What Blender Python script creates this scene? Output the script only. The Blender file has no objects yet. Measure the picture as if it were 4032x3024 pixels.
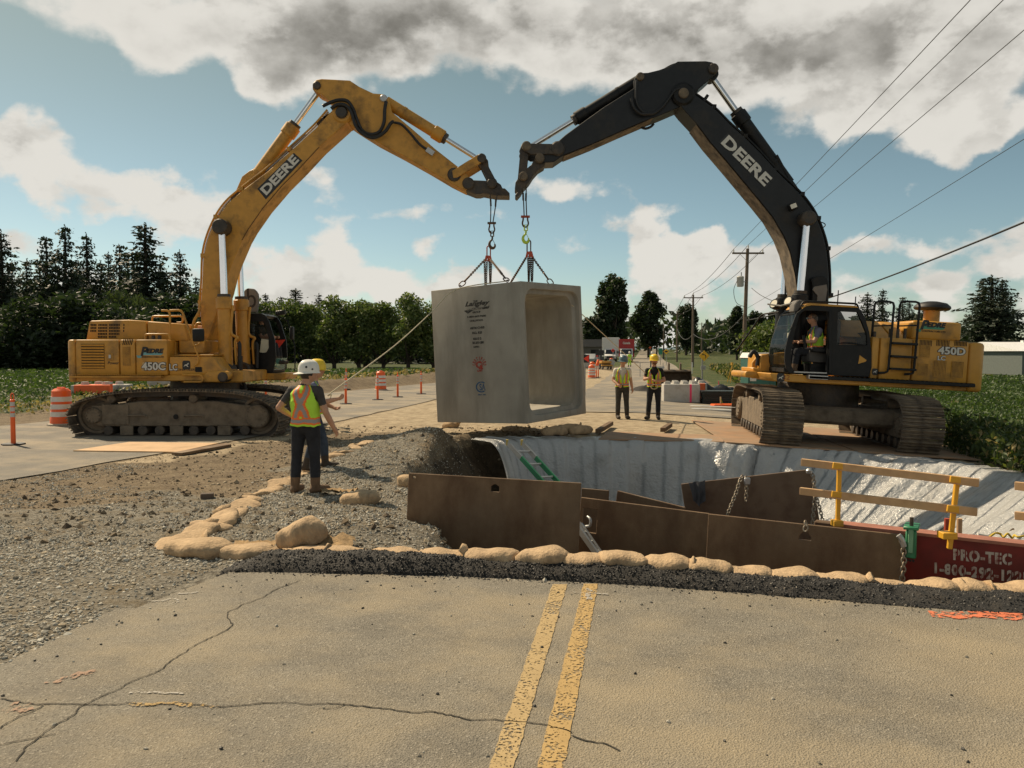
import bpy, bmesh, math, random
import numpy as np
from mathutils import Vector, Matrix
from mathutils.geometry import tessellate_polygon

SC = bpy.context.scene
COL = SC.collection
R = math.radians

# ------------------------------------------------------------------ camera
CAM_H = 1.62
FPX = 3135.0                      # focal length in pixels of the 4032 px wide photograph
TH = math.atan((1512 - 1389) / FPX)
cam_d = bpy.data.cameras.new('camera')
cam_d.sensor_width = 36.0
cam_d.lens = FPX / 4032 * 36.0
cam_d.clip_start = 0.1
cam_d.clip_end = 20000
cam = bpy.data.objects.new('camera', cam_d)
COL.objects.link(cam)
cam.location = (0, 0, CAM_H)
cam.rotation_euler = (math.pi / 2 - TH, 0, 0)
SC.camera = cam

# ------------------------------------------------------------------ light, exposure
SUN_DIR = Vector((-0.74, 0.67, 0.0)).normalized() * math.cos(R(46))
SUN_DIR.z = math.sin(R(46))       # from the scene towards the sun
SC.view_settings.view_transform = 'Standard'
SC.view_settings.look = 'None'
SC.view_settings.gamma = 1.0
SC.view_settings.exposure = 0.35
SC.view_settings.use_curve_mapping = False
SC.cycles.max_bounces = 6
SC.cycles.transparent_max_bounces = 12
SC.cycles.use_adaptive_sampling = True
sun_d = bpy.data.lights.new('sun', 'SUN')
sun_d.energy = 4.4
sun_d.angle = R(0.6)
sun_d.color = (1.0, 0.82, 0.58)
sun = bpy.data.objects.new('sun', sun_d)
COL.objects.link(sun)
sun.rotation_euler = SUN_DIR.to_track_quat('Z', 'Y').to_euler()
sun.location = (-30, 30, 40)

# ------------------------------------------------------------------ pixel helpers (photo pixels -> places in the world)
def ray(u, v):
 a, b = (u - 2016) / FPX, (1512 - v) / FPX
 return Vector((a, math.cos(TH) + b * math.sin(TH), -math.sin(TH) + b * math.cos(TH)))

def at(u, v, Y):
 d = ray(u, v)
 k = Y / d.y
 return Vector((d.x * k, Y, CAM_H + d.z * k))

def on(u, v, z):
 d = ray(u, v)
 k = (z - CAM_H) / d.z
 return Vector((d.x * k, d.y * k, z))

def zoomer(x0, y0, s):
 return lambda p: (x0 + p[0] / s, y0 + p[1] / s)

zA = zoomer(200, 1050, 2.0109); zB = zoomer(700, 250, 1.58); zC = zoomer(1600, 1050, 2.476)
zD = zoomer(1950, 180, 1.6267); zE = zoomer(2800, 1050, 1.7955); zF = zoomer(1050, 1380, 2.6756)
zG = zoomer(2200, 1150, 2.765); zH = zoomer(1500, 1650, 1.58); zI = zoomer(2600, 1650, 1.5447)
zJ = zoomer(500, 1700, 1.7015); zK = zoomer(0, 2100, 1.0972); zL = zoomer(2016, 2200, 1.0972)
zM = zoomer(0, 850, 2.212); zN = zoomer(0, 1350, 2.4578); zO = zoomer(900, 1050, 2.4578)
c2b = zoomer(1780, 560, 2.764); c2c = zoomer(2270, 1280, 4.9156); c2d = zoomer(3400, 1050, 3.5)
c2e = zoomer(2650, 850, 2.5529); c2f = zoomer(3450, 1500, 2.5515); c2g = zoomer(3000, 0, 1.843)
c3a = zoomer(3000, 1150, 4.3667); c3b = zoomer(700, 1080, 3.456); c3c = zoomer(2560, 1450, 3.5278)
c3d = zoomer(2380, 1380, 3.175)
zV = zoomer(0, 0, 2212 / 4032)

# ------------------------------------------------------------------ sky (world)
W = bpy.data.worlds.new('World')
SC.world = W
W.use_nodes = True
wn, wl = W.node_tree.nodes, W.node_tree.links
wn.clear()

def N(tree, kind, **kw):
 n = tree.nodes.new(kind)
 for k, v in kw.items():
  if k.startswith('i_'):
   n.inputs[k[2:].replace('_', ' ')].default_value = v
  else:
   setattr(n, k, v)
 return n

def wmath(op, a, b=None, clamp=False):
 n = wn.new('ShaderNodeMath'); n.operation = op; n.use_clamp = clamp
 for i, x in enumerate((a, b)):
  if x is None: continue
  if hasattr(x, 'is_linked'): wl.new(x, n.inputs[i])
  else: n.inputs[i].default_value = x
 return n.outputs[0]

def wramp(x, a, b, c=0.0, d=1.0, smooth=True):
 n = wn.new('ShaderNodeMapRange')
 n.interpolation_type = 'SMOOTHSTEP' if smooth else 'LINEAR'
 wl.new(x, n.inputs[0])
 for i, q in zip((1, 2, 3, 4), (a, b, c, d)): n.inputs[i].default_value = q
 return n.outputs[0]

def build_world():
 out = wn.new('ShaderNodeOutputWorld')
 bg = wn.new('ShaderNodeBackground')
 wl.new(bg.outputs[0], out.inputs[0])
 tc = wn.new('ShaderNodeTexCoord')
 D = tc.outputs['Generated']
 sky = wn.new('ShaderNodeTexSky')
 sky.sky_type = 'NISHITA'
 sky.sun_disc = False
 sky.sun_elevation = math.asin(SUN_DIR.z)
 sky.sun_rotation = math.atan2(SUN_DIR.x, SUN_DIR.y)
 sky.altitude = 20
 sky.air_density = 1.0
 sky.dust_density = 0.6
 sky.ozone_density = 1.6
 tint = wn.new('ShaderNodeMix'); tint.data_type = 'RGBA'; tint.blend_type = 'MULTIPLY'
 tint.inputs[0].default_value = 1.0
 wl.new(sky.outputs[0], tint.inputs[6])
 sep = wn.new('ShaderNodeSeparateXYZ'); wl.new(D, sep.inputs[0])
 zz = wmath('MAXIMUM', sep.outputs[2], 0.0)
 mp = wn.new('ShaderNodeMapping'); wl.new(D, mp.inputs[0])
 mp.inputs['Scale'].default_value = (1.0, 1.0, 1.55)
 def noise(scale, det, rough, off):
  m2 = wn.new('ShaderNodeVectorMath'); m2.operation = 'ADD'
  wl.new(mp.outputs[0], m2.inputs[0]); m2.inputs[1].default_value = off
  n = wn.new('ShaderNodeTexNoise')
  n.inputs['Scale'].default_value = scale; n.inputs['Detail'].default_value = det
  n.inputs['Roughness'].default_value = rough
  wl.new(m2.outputs[0], n.inputs['Vector'])
  return n.outputs[0]
 tg = wn.new('ShaderNodeMix'); tg.data_type = 'RGBA'
 wl.new(wramp(zz, 0.0, 0.42), tg.inputs[0])
 tg.inputs[6].default_value = (*SKY_TINT_LOW, 1); tg.inputs[7].default_value = (*SKY_TINT, 1)
 wl.new(tg.outputs[2], tint.inputs[7])
 n1 = noise(7.0, 9, 0.56, (3.1, 0.4, 1.7))
 n2 = noise(17.0, 8, 0.55, (0.2, 7.3, 2.2))
 nsh = noise(7.0, 9, 0.56, (3.1 + 0.022, 0.4 - 0.02, 1.7 - 0.045))
 nw = wn.new('ShaderNodeTexNoise'); nw.inputs['Scale'].default_value = 11
 nw.inputs['Detail'].default_value = 6
 wl.new(D, nw.inputs['Vector'])
 wv = wn.new('ShaderNodeVectorMath'); wv.operation = 'SUBTRACT'
 wl.new(nw.outputs['Color'], wv.inputs[0]); wv.inputs[1].default_value = (.5, .5, .5)
 wv2 = wn.new('ShaderNodeVectorMath'); wv2.operation = 'SCALE'
 wl.new(wv.outputs[0], wv2.inputs[0]); wv2.inputs[3].default_value = 0.11
 dw = wn.new('ShaderNodeVectorMath'); dw.operation = 'ADD'
 wl.new(D, dw.inputs[0]); wl.new(wv2.outputs[0], dw.inputs[1])
 total = None
 for (u, v, ru, rv, wgt) in CLOUDS:
  d = ray(u / 2212 * 4032, v / 2212 * 4032).normalized()
  s = wn.new('ShaderNodeVectorMath'); s.operation = 'SUBTRACT'
  wl.new(dw.outputs[0], s.inputs[0]); s.inputs[1].default_value = d
  m = wn.new('ShaderNodeVectorMath'); m.operation = 'MULTIPLY'
  wl.new(s.outputs[0], m.inputs[0])
  m.inputs[1].default_value = (1720 / ru, 1720 / ru, 1720 / rv)
  l = wn.new('ShaderNodeVectorMath'); l.operation = 'LENGTH'
  wl.new(m.outputs[0], l.inputs[0])
  w = wramp(l.outputs['Value'], 0.0, 1.5, wgt, 0.0)
  total = w if total is None else wmath('ADD', total, w)
 side = wmath('MULTIPLY', wramp(sep.outputs[1], 0.55, 0.2, 0.0, 0.42), 1.0)
 total = wmath('ADD', total, side)
 band = wramp(zz, 0.0, 0.20, 0.36, 0.0)                 # hazy cloud low down
 total = wmath('ADD', total, band)
 nn = wmath('ADD', wmath('MULTIPLY', n1, 1.2), wmath('MULTIPLY', n2, 1.0))
 dens0 = wmath('ADD', wmath('SUBTRACT', nn, 1.39), total)
 high = wramp(zz, 0.12, 0.42, 0.0, 1.0)                  # cloud seen from below is greyer
 width = wmath('ADD', wmath('MULTIPLY', high, 0.28), 0.24)
 dv = wmath('DIVIDE', dens0, width, True)
 dens = wramp(dv, 0.0, 1.0, 0.0, 1.0)
 thick = wramp(dens0, 0.10, 1.35, 0.0, 1.0)
 relief = wramp(wmath('SUBTRACT', nsh, n1), -0.07, 0.07, 0.0, 1.0)
 n3 = noise(3.2, 7, 0.5, (9.0, 2.0, 4.0)); n4 = noise(34.0, 5, 0.6, (1.0, 3.0, 6.0))
 g = wmath('MULTIPLY', thick, wmath('ADD', wmath('MULTIPLY', high, 0.62), 0.62))
 g = wmath('MULTIPLY', g, wramp(n3, 0.30, 0.66, 0.55, 1.25))
 g = wmath('ADD', g, wmath('MULTIPLY', wmath('SUBTRACT', relief, 0.5), 0.62))
 g = wmath('ADD', g, wmath('MULTIPLY', wmath('SUBTRACT', n2, 0.5), 0.40))
 g = wmath('ADD', g, wmath('MULTIPLY', wmath('SUBTRACT', n4, 0.5), 0.35))
 g = wmath('ADD', g, wmath('MULTIPLY', wmath('SUBTRACT', n3, 0.5), 0.5))
 g = wramp(g, -0.15, 1.75, 0.0, 1.0)
 cc = wn.new('ShaderNodeMix'); cc.data_type = 'RGBA'
 wl.new(g, cc.inputs[0])
 cc.inputs[6].default_value = (*CLOUD_LIT, 1)
 cc.inputs[7].default_value = (*CLOUD_DARK, 1)
 mix = wn.new('ShaderNodeMix'); mix.data_type = 'RGBA'
 wl.new(wmath('MULTIPLY', dens, 0.96), mix.inputs[0])
 wl.new(tint.outputs[2], mix.inputs[6]); wl.new(cc.outputs[2], mix.inputs[7])
 wl.new(mix.outputs[2], bg.inputs[0])
 bg.inputs[1].default_value = 0.085
 W.cycles.sampling_method = 'MANUAL'
 W.cycles.sample_map_resolution = 512

SKY_TINT = (0.78, 0.74, 0.49)
SKY_TINT_LOW = (0.84, 0.90, 0.84)
CLOUD_LIT = (7.1, 6.8, 6.2)
CLOUD_DARK = (1.75, 1.62, 1.4)
CLOUDS = [
 (150, 15, 260, 80, .55), (480, 40, 170, 110, .5), (760, 50, 300, 130, .95), (640, 120, 170, 70, .5),
 (1050, 45, 190, 80, .6), (1420, 60, 330, 120, .8), (1750, 90, 380, 130, .95), (2080, 130, 240, 150, .9),
 (1200, 130, 110, 70, .35), (330, 130, 60, 50, .35), (550, 165, 50, 60, .35), (900, 150, 40, 40, .3),
 (50, 335, 120, 60, .65), (20, 290, 60, 50, .4), (250, 410, 200, 45, .5), (400, 470, 150, 60, .45), (230, 475, 60, 25, .35),
 (690, 410, 90, 40, .5), (890, 450, 150, 40, .55), (720, 510, 90, 46, .5), (660, 585, 130, 52, .6), (780, 625, 150, 34, .5),
 (960, 530, 70, 34, .45), (1180, 400, 240, 40, .42), (1330, 430, 150, 36, .34), (1420, 470, 50, 60, .6), (1480, 545, 120, 52, .7),
 (1240, 530, 110, 30, .35), (1560, 605, 150, 46, .55), (1690, 565, 100, 36, .4), (1900, 520, 320, 36, .45),
 (1860, 280, 60, 32, .45), (2070, 300, 80, 60, .5), (2190, 280, 70, 30, .5), (2020, 595, 60, 24, .4), (2180, 560, 90, 26, .3),
 (1130, 195, 50, 20, .3), (560, 440, 60, 24, .35), (1060, 470, 60, 22, .3), (300, 370, 50, 20, .3), (1010, 600, 110, 26, .35), (1300, 480, 120, 26, .35), (1960, 420, 60, 18, .3), (1780, 470, 60, 18, .3), (40, 500, 70, 40, .3),
]
build_world()

# ------------------------------------------------------------------ object helpers
def tag(o, label=None, cat=None, group=None, kind=None):
 if label: o['label'] = label
 if cat: o['category'] = cat
 if group: o['group'] = group
 if kind: o['kind'] = kind
 return o

def thing(name, label, cat, loc=(0, 0, 0), rot=(0, 0, 0), group=None):
 o = bpy.data.objects.new(name, None)
 o.empty_display_size = 0.2
 COL.objects.link(o)
 o.location = loc
 o.rotation_euler = rot
 return tag(o, label, cat, group)

def link(name, me, parent=None, M=None):
 o = bpy.data.objects.new(name, me)
 COL.objects.link(o)
 if parent is not None: o.parent = parent
 if M is not None: o.matrix_local = M
 return o

class MB:
 """collects shapes; build() links them as one mesh object"""
 def __init__(s):
  s.v, s.f, s.m = [], [], []
  s.mi = 0

 def add(s, vs, fs):
  b = len(s.v)
  s.v += [tuple(p) for p in vs]
  s.f += [tuple(i + b for i in f) for f in fs]
  s.m += [s.mi] * len(fs)
  return s

 def box(s, c, d, M=None):
  x, y, z = d[0] / 2, d[1] / 2, d[2] / 2
  vs = [Vector(p) for p in ((-x, -y, -z), (x, -y, -z), (x, y, -z), (-x, y, -z), (-x, -y, z), (x, -y, z), (x, y, z), (-x, y, z))]
  if M is not None: vs = [M @ p for p in vs]
  c = Vector(c)
  return s.add([p + c for p in vs], [(0, 3, 2, 1), (4, 5, 6, 7), (0, 1, 5, 4), (1, 2, 6, 5), (2, 3, 7, 6), (3, 0, 4, 7)])

 def bar(s, a, b, w, h, up=(0, 0, 1)):
  """box from a to b with section w x h"""
  a, b = Vector(a), Vector(b)
  d = (b - a); L = d.length; d.normalize()
  u = Vector(up)
  if abs(u.dot(d)) > .98: u = Vector((0, 1, 0))
  sd = d.cross(u).normalized(); u = sd.cross(d)
  M = Matrix((sd, d, u)).transposed()
  return s.box((a + b) / 2, (w, L, h), M)

 def cyl(s, a, b, r, n=14, r2=None, cap=True):
  a, b = Vector(a), Vector(b)
  r2 = r if r2 is None else r2
  d = (b - a).normalized()
  u = d.orthogonal().normalized(); w = d.cross(u)
  vs = []
  for (p, q) in ((a, r), (b, r2)):
   for k in range(n):
    t = 2 * math.pi * k / n
    vs.append(p + (u * math.cos(t) + w * math.sin(t)) * q)
  fs = [(k, (k + 1) % n, n + (k + 1) % n, n + k) for k in range(n)]
  if cap: fs += [tuple(range(n - 1, -1, -1)), tuple(range(n, 2 * n))]
  return s.add(vs, fs)

 def tube(s, pts, r, n=8, closed=False, cap=True, rs=None):
  pts = [Vector(p) for p in pts]
  m = len(pts)
  vs, u = [], None
  for i, p in enumerate(pts):
   if closed: d = pts[(i + 1) % m] - pts[i - 1]
   else: d = pts[min(i + 1, m - 1)] - pts[max(i - 1, 0)]
   d.normalize()
   if u is None: u = d.orthogonal().normalized()
   else:
    u = u - d * u.dot(d)
    u = u.normalized() if u.length > 1e-6 else d.orthogonal().normalized()
   w = d.cross(u)
   q = rs[i] if rs else r
   for k in range(n):
    t = 2 * math.pi * k / n
    vs.append(p + (u * math.cos(t) + w * math.sin(t)) * q)
  fs = []
  for i in range(m if closed else m - 1):
   a, b = i * n, ((i + 1) % m) * n
   fs += [(a + k, a + (k + 1) % n, b + (k + 1) % n, b + k) for k in range(n)]
  if cap and not closed:
   fs += [tuple(range(n - 1, -1, -1)), tuple(range((m - 1) * n, m * n))]
  return s.add(vs, fs)

 def lathe(s, prof, c=(0, 0, 0), n=20, M=None):
  """prof: (radius, height) from the bottom up"""
  vs, fs = [], []
  c = Vector(c)
  for (r, z) in prof:
   for k in range(n):
    t = 2 * math.pi * k / n
    p = Vector((r * math.cos(t), r * math.sin(t), z))
    if M is not None: p = M @ p
    vs.append(p + c)
  for i in range(len(prof) - 1):
   a, b = i * n, (i + 1) * n
   fs += [(a + k, a + (k + 1) % n, b + (k + 1) % n, b + k) for k in range(n)]
  fs += [tuple(range(n - 1, -1, -1)), tuple(range((len(prof) - 1) * n, len(prof) * n))]
  return s.add(vs, fs)

 def prism(s, outer, y0, y1, holes=(), to3=None):
  """outline in a plane (a, b), extruded from y0 to y1; to3 maps (a, b, y) to 3-D (default x, y, z = a, y, b)"""
  if to3 is None: to3 = lambda a, b, y: (a, y, b)
  loops = [list(outer)] + [list(h) for h in holes]
  flat = [p for l in loops for p in l]
  tris = tessellate_polygon([[Vector((p[0], p[1], 0)) for p in l] for l in loops])
  n = len(flat)
  vs = [to3(p[0], p[1], y0) for p in flat] + [to3(p[0], p[1], y1) for p in flat]
  fs = []
  def area(l): return sum(l[i - 1][0] * l[i][1] - l[i][0] * l[i - 1][1] for i in range(len(l)))
  if not holes:
   fs += [tuple(range(n - 1, -1, -1)), tuple(range(n, 2 * n))]
  else:
   for t in tris:
    fs += [(t[0], t[1], t[2]), (t[2] + n, t[1] + n, t[0] + n)]
  b = 0
  for l in loops:
   m = len(l)
   for i in range(m):
    j = (i + 1) % m
    fs.append((b + i, b + j, n + b + j, n + b + i))
   b += m
  return s.add(vs, fs)

 def grid(s, P, closed_u=False, closed_v=False):
  """P[i][j] points"""
  nu, nv = len(P), len(P[0])
  vs = [p for row in P for p in row]
  fs = []
  for i in range(nu if closed_u else nu - 1):
   for j in range(nv if closed_v else nv - 1):
    a, b = i, (i + 1) % nu
    c, d = j, (j + 1) % nv
    fs.append((a * nv + c, b * nv + c, b * nv + d, a * nv + d))
  return s.add(vs, fs)

 def mesh(s, name, mats, smooth=None, bevel=0.0, seg=1, fix=True):
  me = bpy.data.meshes.new(name)
  me.from_pydata(s.v, [], s.f)
  if not isinstance(mats, (list, tuple)): mats = [mats]
  for m in mats: me.materials.append(m)
  if any(s.m): me.polygons.foreach_set('material_index', s.m)
  if fix or bevel:
   bm = bmesh.new(); bm.from_mesh(me)
   if fix: bmesh.ops.recalc_face_normals(bm, faces=bm.faces)
   if bevel:
    es = [e for e in bm.edges if len(e.link_faces) == 2 and e.calc_face_angle(0) > R(32)]
    bmesh.ops.bevel(bm, geom=es, offset=bevel, segments=seg, profile=.5, affect='EDGES', clamp_overlap=True)
   bm.to_mesh(me); bm.free()
  if smooth is not None:
   me.polygons.foreach_set('use_smooth', [True] * len(me.polygons))
   if smooth < 179: me.set_sharp_from_angle(angle=R(smooth))
  me.update()
  return me

 def build(s, name, mats, parent=None, smooth=35, bevel=0.0, seg=1, fix=True, M=None):
  return link(name, s.mesh(name, mats, smooth, bevel, seg, fix), parent, M)

def np_mesh(name, V, F, mats, smooth=False, mi=None):
 """V (n,3), F (m,k) arrays"""
 me = bpy.data.meshes.new(name)
 n, (m, k) = len(V), F.shape
 me.vertices.add(n); me.vertices.foreach_set('co', np.ascontiguousarray(V, dtype=np.float32).ravel())
 me.loops.add(m * k); me.loops.foreach_set('vertex_index', np.ascontiguousarray(F, dtype=np.int32).ravel())
 me.polygons.add(m)
 me.polygons.foreach_set('loop_start', np.arange(0, m * k, k, dtype=np.int32))
 me.polygons.foreach_set('loop_total', np.full(m, k, dtype=np.int32))
 if not isinstance(mats, (list, tuple)): mats = [mats]
 for x in mats: me.materials.append(x)
 if mi is not None: me.polygons.foreach_set('material_index', np.ascontiguousarray(mi, dtype=np.int32))
 me.update(calc_edges=True)
 me.polygons.foreach_set('use_smooth', np.full(m, bool(smooth)))
 return me

def attr(me, name, vals):
 a = me.attributes.new(name, 'FLOAT', 'POINT')
 a.data.foreach_set('value', np.ascontiguousarray(vals, dtype=np.float32).ravel())

def spline(pts, n=8, closed=False):
 """Catmull-Rom through pts"""
 pts = [Vector(p) for p in pts]
 m = len(pts); out = []
 for i in range(m if closed else m - 1):
  if closed: a, b, c, d = pts[i - 1], pts[i], pts[(i + 1) % m], pts[(i + 2) % m]
  else: a, b, c, d = pts[max(i - 1, 0)], pts[i], pts[i + 1], pts[min(i + 2, m - 1)]
  for k in range(n):
   t = k / n
   out.append(.5 * (2 * b + (c - a) * t + (2 * a - 5 * b + 4 * c - d) * t * t + (3 * b - a - 3 * c + d) * t ** 3))
 if not closed: out.append(pts[-1])
 return out

def resample(pts, n, closed=True):
 pts = [Vector(p) for p in pts]
 if closed: pts = pts + [pts[0]]
 L = [0]
 for i in range(1, len(pts)): L.append(L[-1] + (pts[i] - pts[i - 1]).length)
 tot = L[-1]; out = []; j = 0
 cnt = n if closed else n - 1
 for k in range(n):
  t = tot * k / cnt
  while j < len(L) - 2 and L[j + 1] < t: j += 1
  f = (t - L[j]) / max(1e-9, L[j + 1] - L[j])
  out.append(pts[j].lerp(pts[j + 1], f))
 return out, tot

# ------------------------------------------------------------------ materials
MATS = {}

def mat(name, col, rough=.6, metal=0.0, var=.12, scale=6.0, dirt=None, dirt_amt=.35, dirt_scale=3.0, bump=0.0, bump_scale=60.0,
  spec=.5, trans=0.0, alpha=1.0, emit=None, detail=6, ccoat=0.0, streak=None):
 if name in MATS: return MATS[name]
 m = bpy.data.materials.new(name); m.use_nodes = True
 t = m.node_tree; t.nodes.clear()
 out = t.nodes.new('ShaderNodeOutputMaterial'); b = t.nodes.new('ShaderNodeBsdfPrincipled')
 t.links.new(b.outputs[0], out.inputs[0])
 tc = t.nodes.new('ShaderNodeTexCoord')
 n1 = t.nodes.new('ShaderNodeTexNoise'); n1.inputs['Scale'].default_value = scale; n1.inputs['Detail'].default_value = detail
 t.links.new(tc.outputs['Object'], n1.inputs['Vector'])
 mr = t.nodes.new('ShaderNodeMapRange'); t.links.new(n1.outputs[0], mr.inputs[0])
 mr.inputs[1].default_value = .3; mr.inputs[2].default_value = .7
 mr.inputs[3].default_value = 1 - var; mr.inputs[4].default_value = 1 + var
 mx = t.nodes.new('ShaderNodeMix'); mx.data_type = 'RGBA'; mx.blend_type = 'MULTIPLY'; mx.inputs[0].default_value = 1
 mx.inputs[6].default_value = (*col, 1); t.links.new(mr.outputs[0], mx.inputs[7])
 c = mx.outputs[2]
 if dirt:
  n2 = t.nodes.new('ShaderNodeTexNoise'); n2.inputs['Scale'].default_value = dirt_scale; n2.inputs['Detail'].default_value = 9
  n2.inputs['Roughness'].default_value = .65
  if streak:
   mp = t.nodes.new('ShaderNodeMapping'); mp.inputs['Scale'].default_value = streak
   t.links.new(tc.outputs['Object'], mp.inputs[0]); t.links.new(mp.outputs[0], n2.inputs['Vector'])
  else:
   t.links.new(tc.outputs['Object'], n2.inputs['Vector'])
  r2 = t.nodes.new('ShaderNodeMapRange'); t.links.new(n2.outputs[0], r2.inputs[0])
  r2.inputs[1].default_value = .62 - dirt_amt * .5; r2.inputs[2].default_value = .78 - dirt_amt * .35
  r2.inputs[3].default_value = 0; r2.inputs[4].default_value = .9
  m2 = t.nodes.new('ShaderNodeMix'); m2.data_type = 'RGBA'
  t.links.new(r2.outputs[0], m2.inputs[0]); t.links.new(c, m2.inputs[6]); m2.inputs[7].default_value = (*dirt, 1)
  c = m2.outputs[2]
  r3 = t.nodes.new('ShaderNodeMapRange'); t.links.new(r2.outputs[0], r3.inputs[0])
  r3.inputs[3].default_value = rough; r3.inputs[4].default_value = min(1, rough + .35)
  t.links.new(r3.outputs[0], b.inputs['Roughness'])
 else:
  b.inputs['Roughness'].default_value = rough
 t.links.new(c, b.inputs['Base Color'])
 b.inputs['Metallic'].default_value = metal
 b.inputs['Specular IOR Level'].default_value = spec
 b.inputs['Transmission Weight'].default_value = trans
 b.inputs['Alpha'].default_value = alpha
 b.inputs['Coat Weight'].default_value = ccoat
 if emit:
  b.inputs['Emission Color'].default_value = (*emit[:3], 1); b.inputs['Emission Strength'].default_value = emit[3]
 if bump:
  n3 = t.nodes.new('ShaderNodeTexNoise'); n3.inputs['Scale'].default_value = bump_scale; n3.inputs['Detail'].default_value = 5
  t.links.new(tc.outputs['Object'], n3.inputs['Vector'])
  bp = t.nodes.new('ShaderNodeBump'); bp.inputs['Strength'].default_value = 1; bp.inputs['Distance'].default_value = bump
  t.links.new(n3.outputs[0], bp.inputs['Height']); t.links.new(bp.outputs[0], b.inputs['Normal'])
 MATS[name] = m
 return m

MUD = (.17, .125, .08)
YEL = mat('yellow_paint', (.55, .27, .035), .42, dirt=(.20, .125, .055), dirt_amt=.22, dirt_scale=1.6, var=.07)
YEL_D = mat('yellow_paint_worn', (.55, .275, .04), .5, dirt=(.19, .11, .045), dirt_amt=.26, dirt_scale=2.2, var=.1)
BLK = mat('black_paint', (.009, .0095, .010), .5, dirt=(.035, .03, .024), dirt_amt=.18, var=.25, spec=.3)
BLK_B = mat('black_boom_paint', (.010, .011, .0125), .42, spec=.35, dirt=(.045, .04, .035), dirt_amt=.14, dirt_scale=1.2, var=.25)
RUB = mat('black_rubber', (.012, .012, .013), .55)
STEEL_D = mat('dirty_track_steel', (.085, .066, .048), .75, dirt=(.20, .155, .105), dirt_amt=.45, dirt_scale=5, var=.25, bump=.004, bump_scale=40)
MUDDY = mat('mud_caked_steel', (.12, .095, .068), .9, dirt=(.20, .16, .115), dirt_amt=.55, dirt_scale=3, var=.25, bump=.02, bump_scale=14)
GREASY = mat('greasy_steel', (.035, .028, .022), .5, dirt=(.11, .085, .06), dirt_amt=.35, dirt_scale=5, var=.3, bump=.004, bump_scale=30)
CHROME = mat('chrome_rod', (.75, .76, .78), .12, metal=1.0, var=.03)
DARKIN = mat('dark_recess', (.012, .011, .010), .8)
GLASS = mat('cab_glass', (.02, .03, .028), .03, alpha=.30, spec=.6, var=.0)
TEALG = mat('teal_glass', (.12, .33, .29), .08, alpha=.55, var=.05)
WHITE_P = mat('white_paint', (.72, .71, .67), .5, var=.05)
DECAL_W = mat('white_decal', (.62, .60, .54), .5, var=.06)
DECAL_K = mat('black_decal', (.015, .016, .018), .5)
DECAL_T = mat('teal_decal', (.16, .38, .42), .5)
DECAL_G = mat('green_decal', (.06, .26, .16), .5)
CONC = mat('culvert_concrete', (.345, .322, .272), .9, var=.1, scale=2.0, dirt=(.255, .235, .195), dirt_amt=.34, dirt_scale=1.3, bump=.0015, bump_scale=120, streak=(1.6, 1.6, .35))
BLOCKC = mat('block_concrete', (.50, .48, .44), .9, var=.1, scale=3, dirt=(.36, .33, .28), dirt_amt=.3, dirt_scale=3, bump=.002, bump_scale=80)
RUSTP = mat('rusty_plate_steel', (.215, .138, .074), .6, var=.40, scale=1.2, dirt=(.115, .066, .036), dirt_amt=.52, dirt_scale=2.1, bump=.002, bump_scale=60, streak=(1, 1, .55))
RUSTO = mat('orange_rust_plate', (.34, .20, .11), .75, var=.18, scale=2.0, dirt=(.30, .22, .15), dirt_amt=.45, dirt_scale=1.5, bump=.001, bump_scale=60)
PLY = mat('plywood', (.56, .36, .19), .7, var=.12, scale=4, dirt=(.40, .27, .16), dirt_amt=.25, dirt_scale=2)
LUMBER = mat('pine_lumber', (.56, .36, .19), .7, var=.14, scale=9, dirt=(.42, .25, .12), dirt_amt=.25, dirt_scale=4)
BURLAP = mat('tan_burlap', (.50, .355, .21), .95, var=.14, scale=14, dirt=(.27, .19, .115), dirt_amt=.34, dirt_scale=6, bump=.012, bump_scale=42)
BURLAP2 = mat('frayed_burlap', (.30, .20, .10), .95, var=.3, scale=20, bump=.006, bump_scale=90)
ORANGE = mat('safety_orange', (.86, .13, .02), .45, var=.06, dirt=(.45, .16, .06), dirt_amt=.15)
REFL = mat('grey_reflective_band', (.50, .50, .48), .4, var=.08)
REDST = mat('red_shield_paint', (.19, .012, .010), .5, var=.15, dirt=(.07, .02, .012), dirt_amt=.34, dirt_scale=1.4)
GUARDY = mat('guard_post_yellow', (.72, .38, .03), .45, var=.08, dirt=(.35, .19, .05), dirt_amt=.2)
GREENP = mat('green_paint', (.03, .22, .10), .45, var=.12, dirt=(.03, .08, .04), dirt_amt=.25)
ALU = mat('dull_aluminium', (.45, .45, .44), .4, metal=.6, var=.08)
CHAIN_M = mat('chain_steel', (.10, .075, .055), .5, metal=.6, var=.3, dirt=(.16, .08, .04), dirt_amt=.35)
CHAIN_G = mat('galvanised_chain', (.34, .30, .24), .45, metal=.6, var=.2, dirt=(.2, .13, .07), dirt_amt=.3)
REDMET = mat('red_hoist_paint', (.48, .07, .03), .45, dirt=(.12, .04, .02), dirt_amt=.35)
LIME = mat('lime_hook_paint', (.50, .68, .06), .4)
ROPE_M = mat('tan_rope', (.60, .52, .36), .9, var=.15, scale=30)
SKIN = mat('skin', (.50, .27, .17), .55, var=.08, scale=14)
HAIR = mat('dark_hair', (.03, .022, .016), .6, var=.3, scale=40)
HAIR_G = mat('grey_hair', (.16, .14, .12), .6, var=.3, scale=40)
DENIM = mat('dark_denim', (.016, .018, .024), .9, var=.3, scale=9, bump=.02, bump_scale=11)
DENIM_B = mat('blue_denim', (.035, .05, .075), .9, var=.3, scale=9, bump=.02, bump_scale=11)
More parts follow.
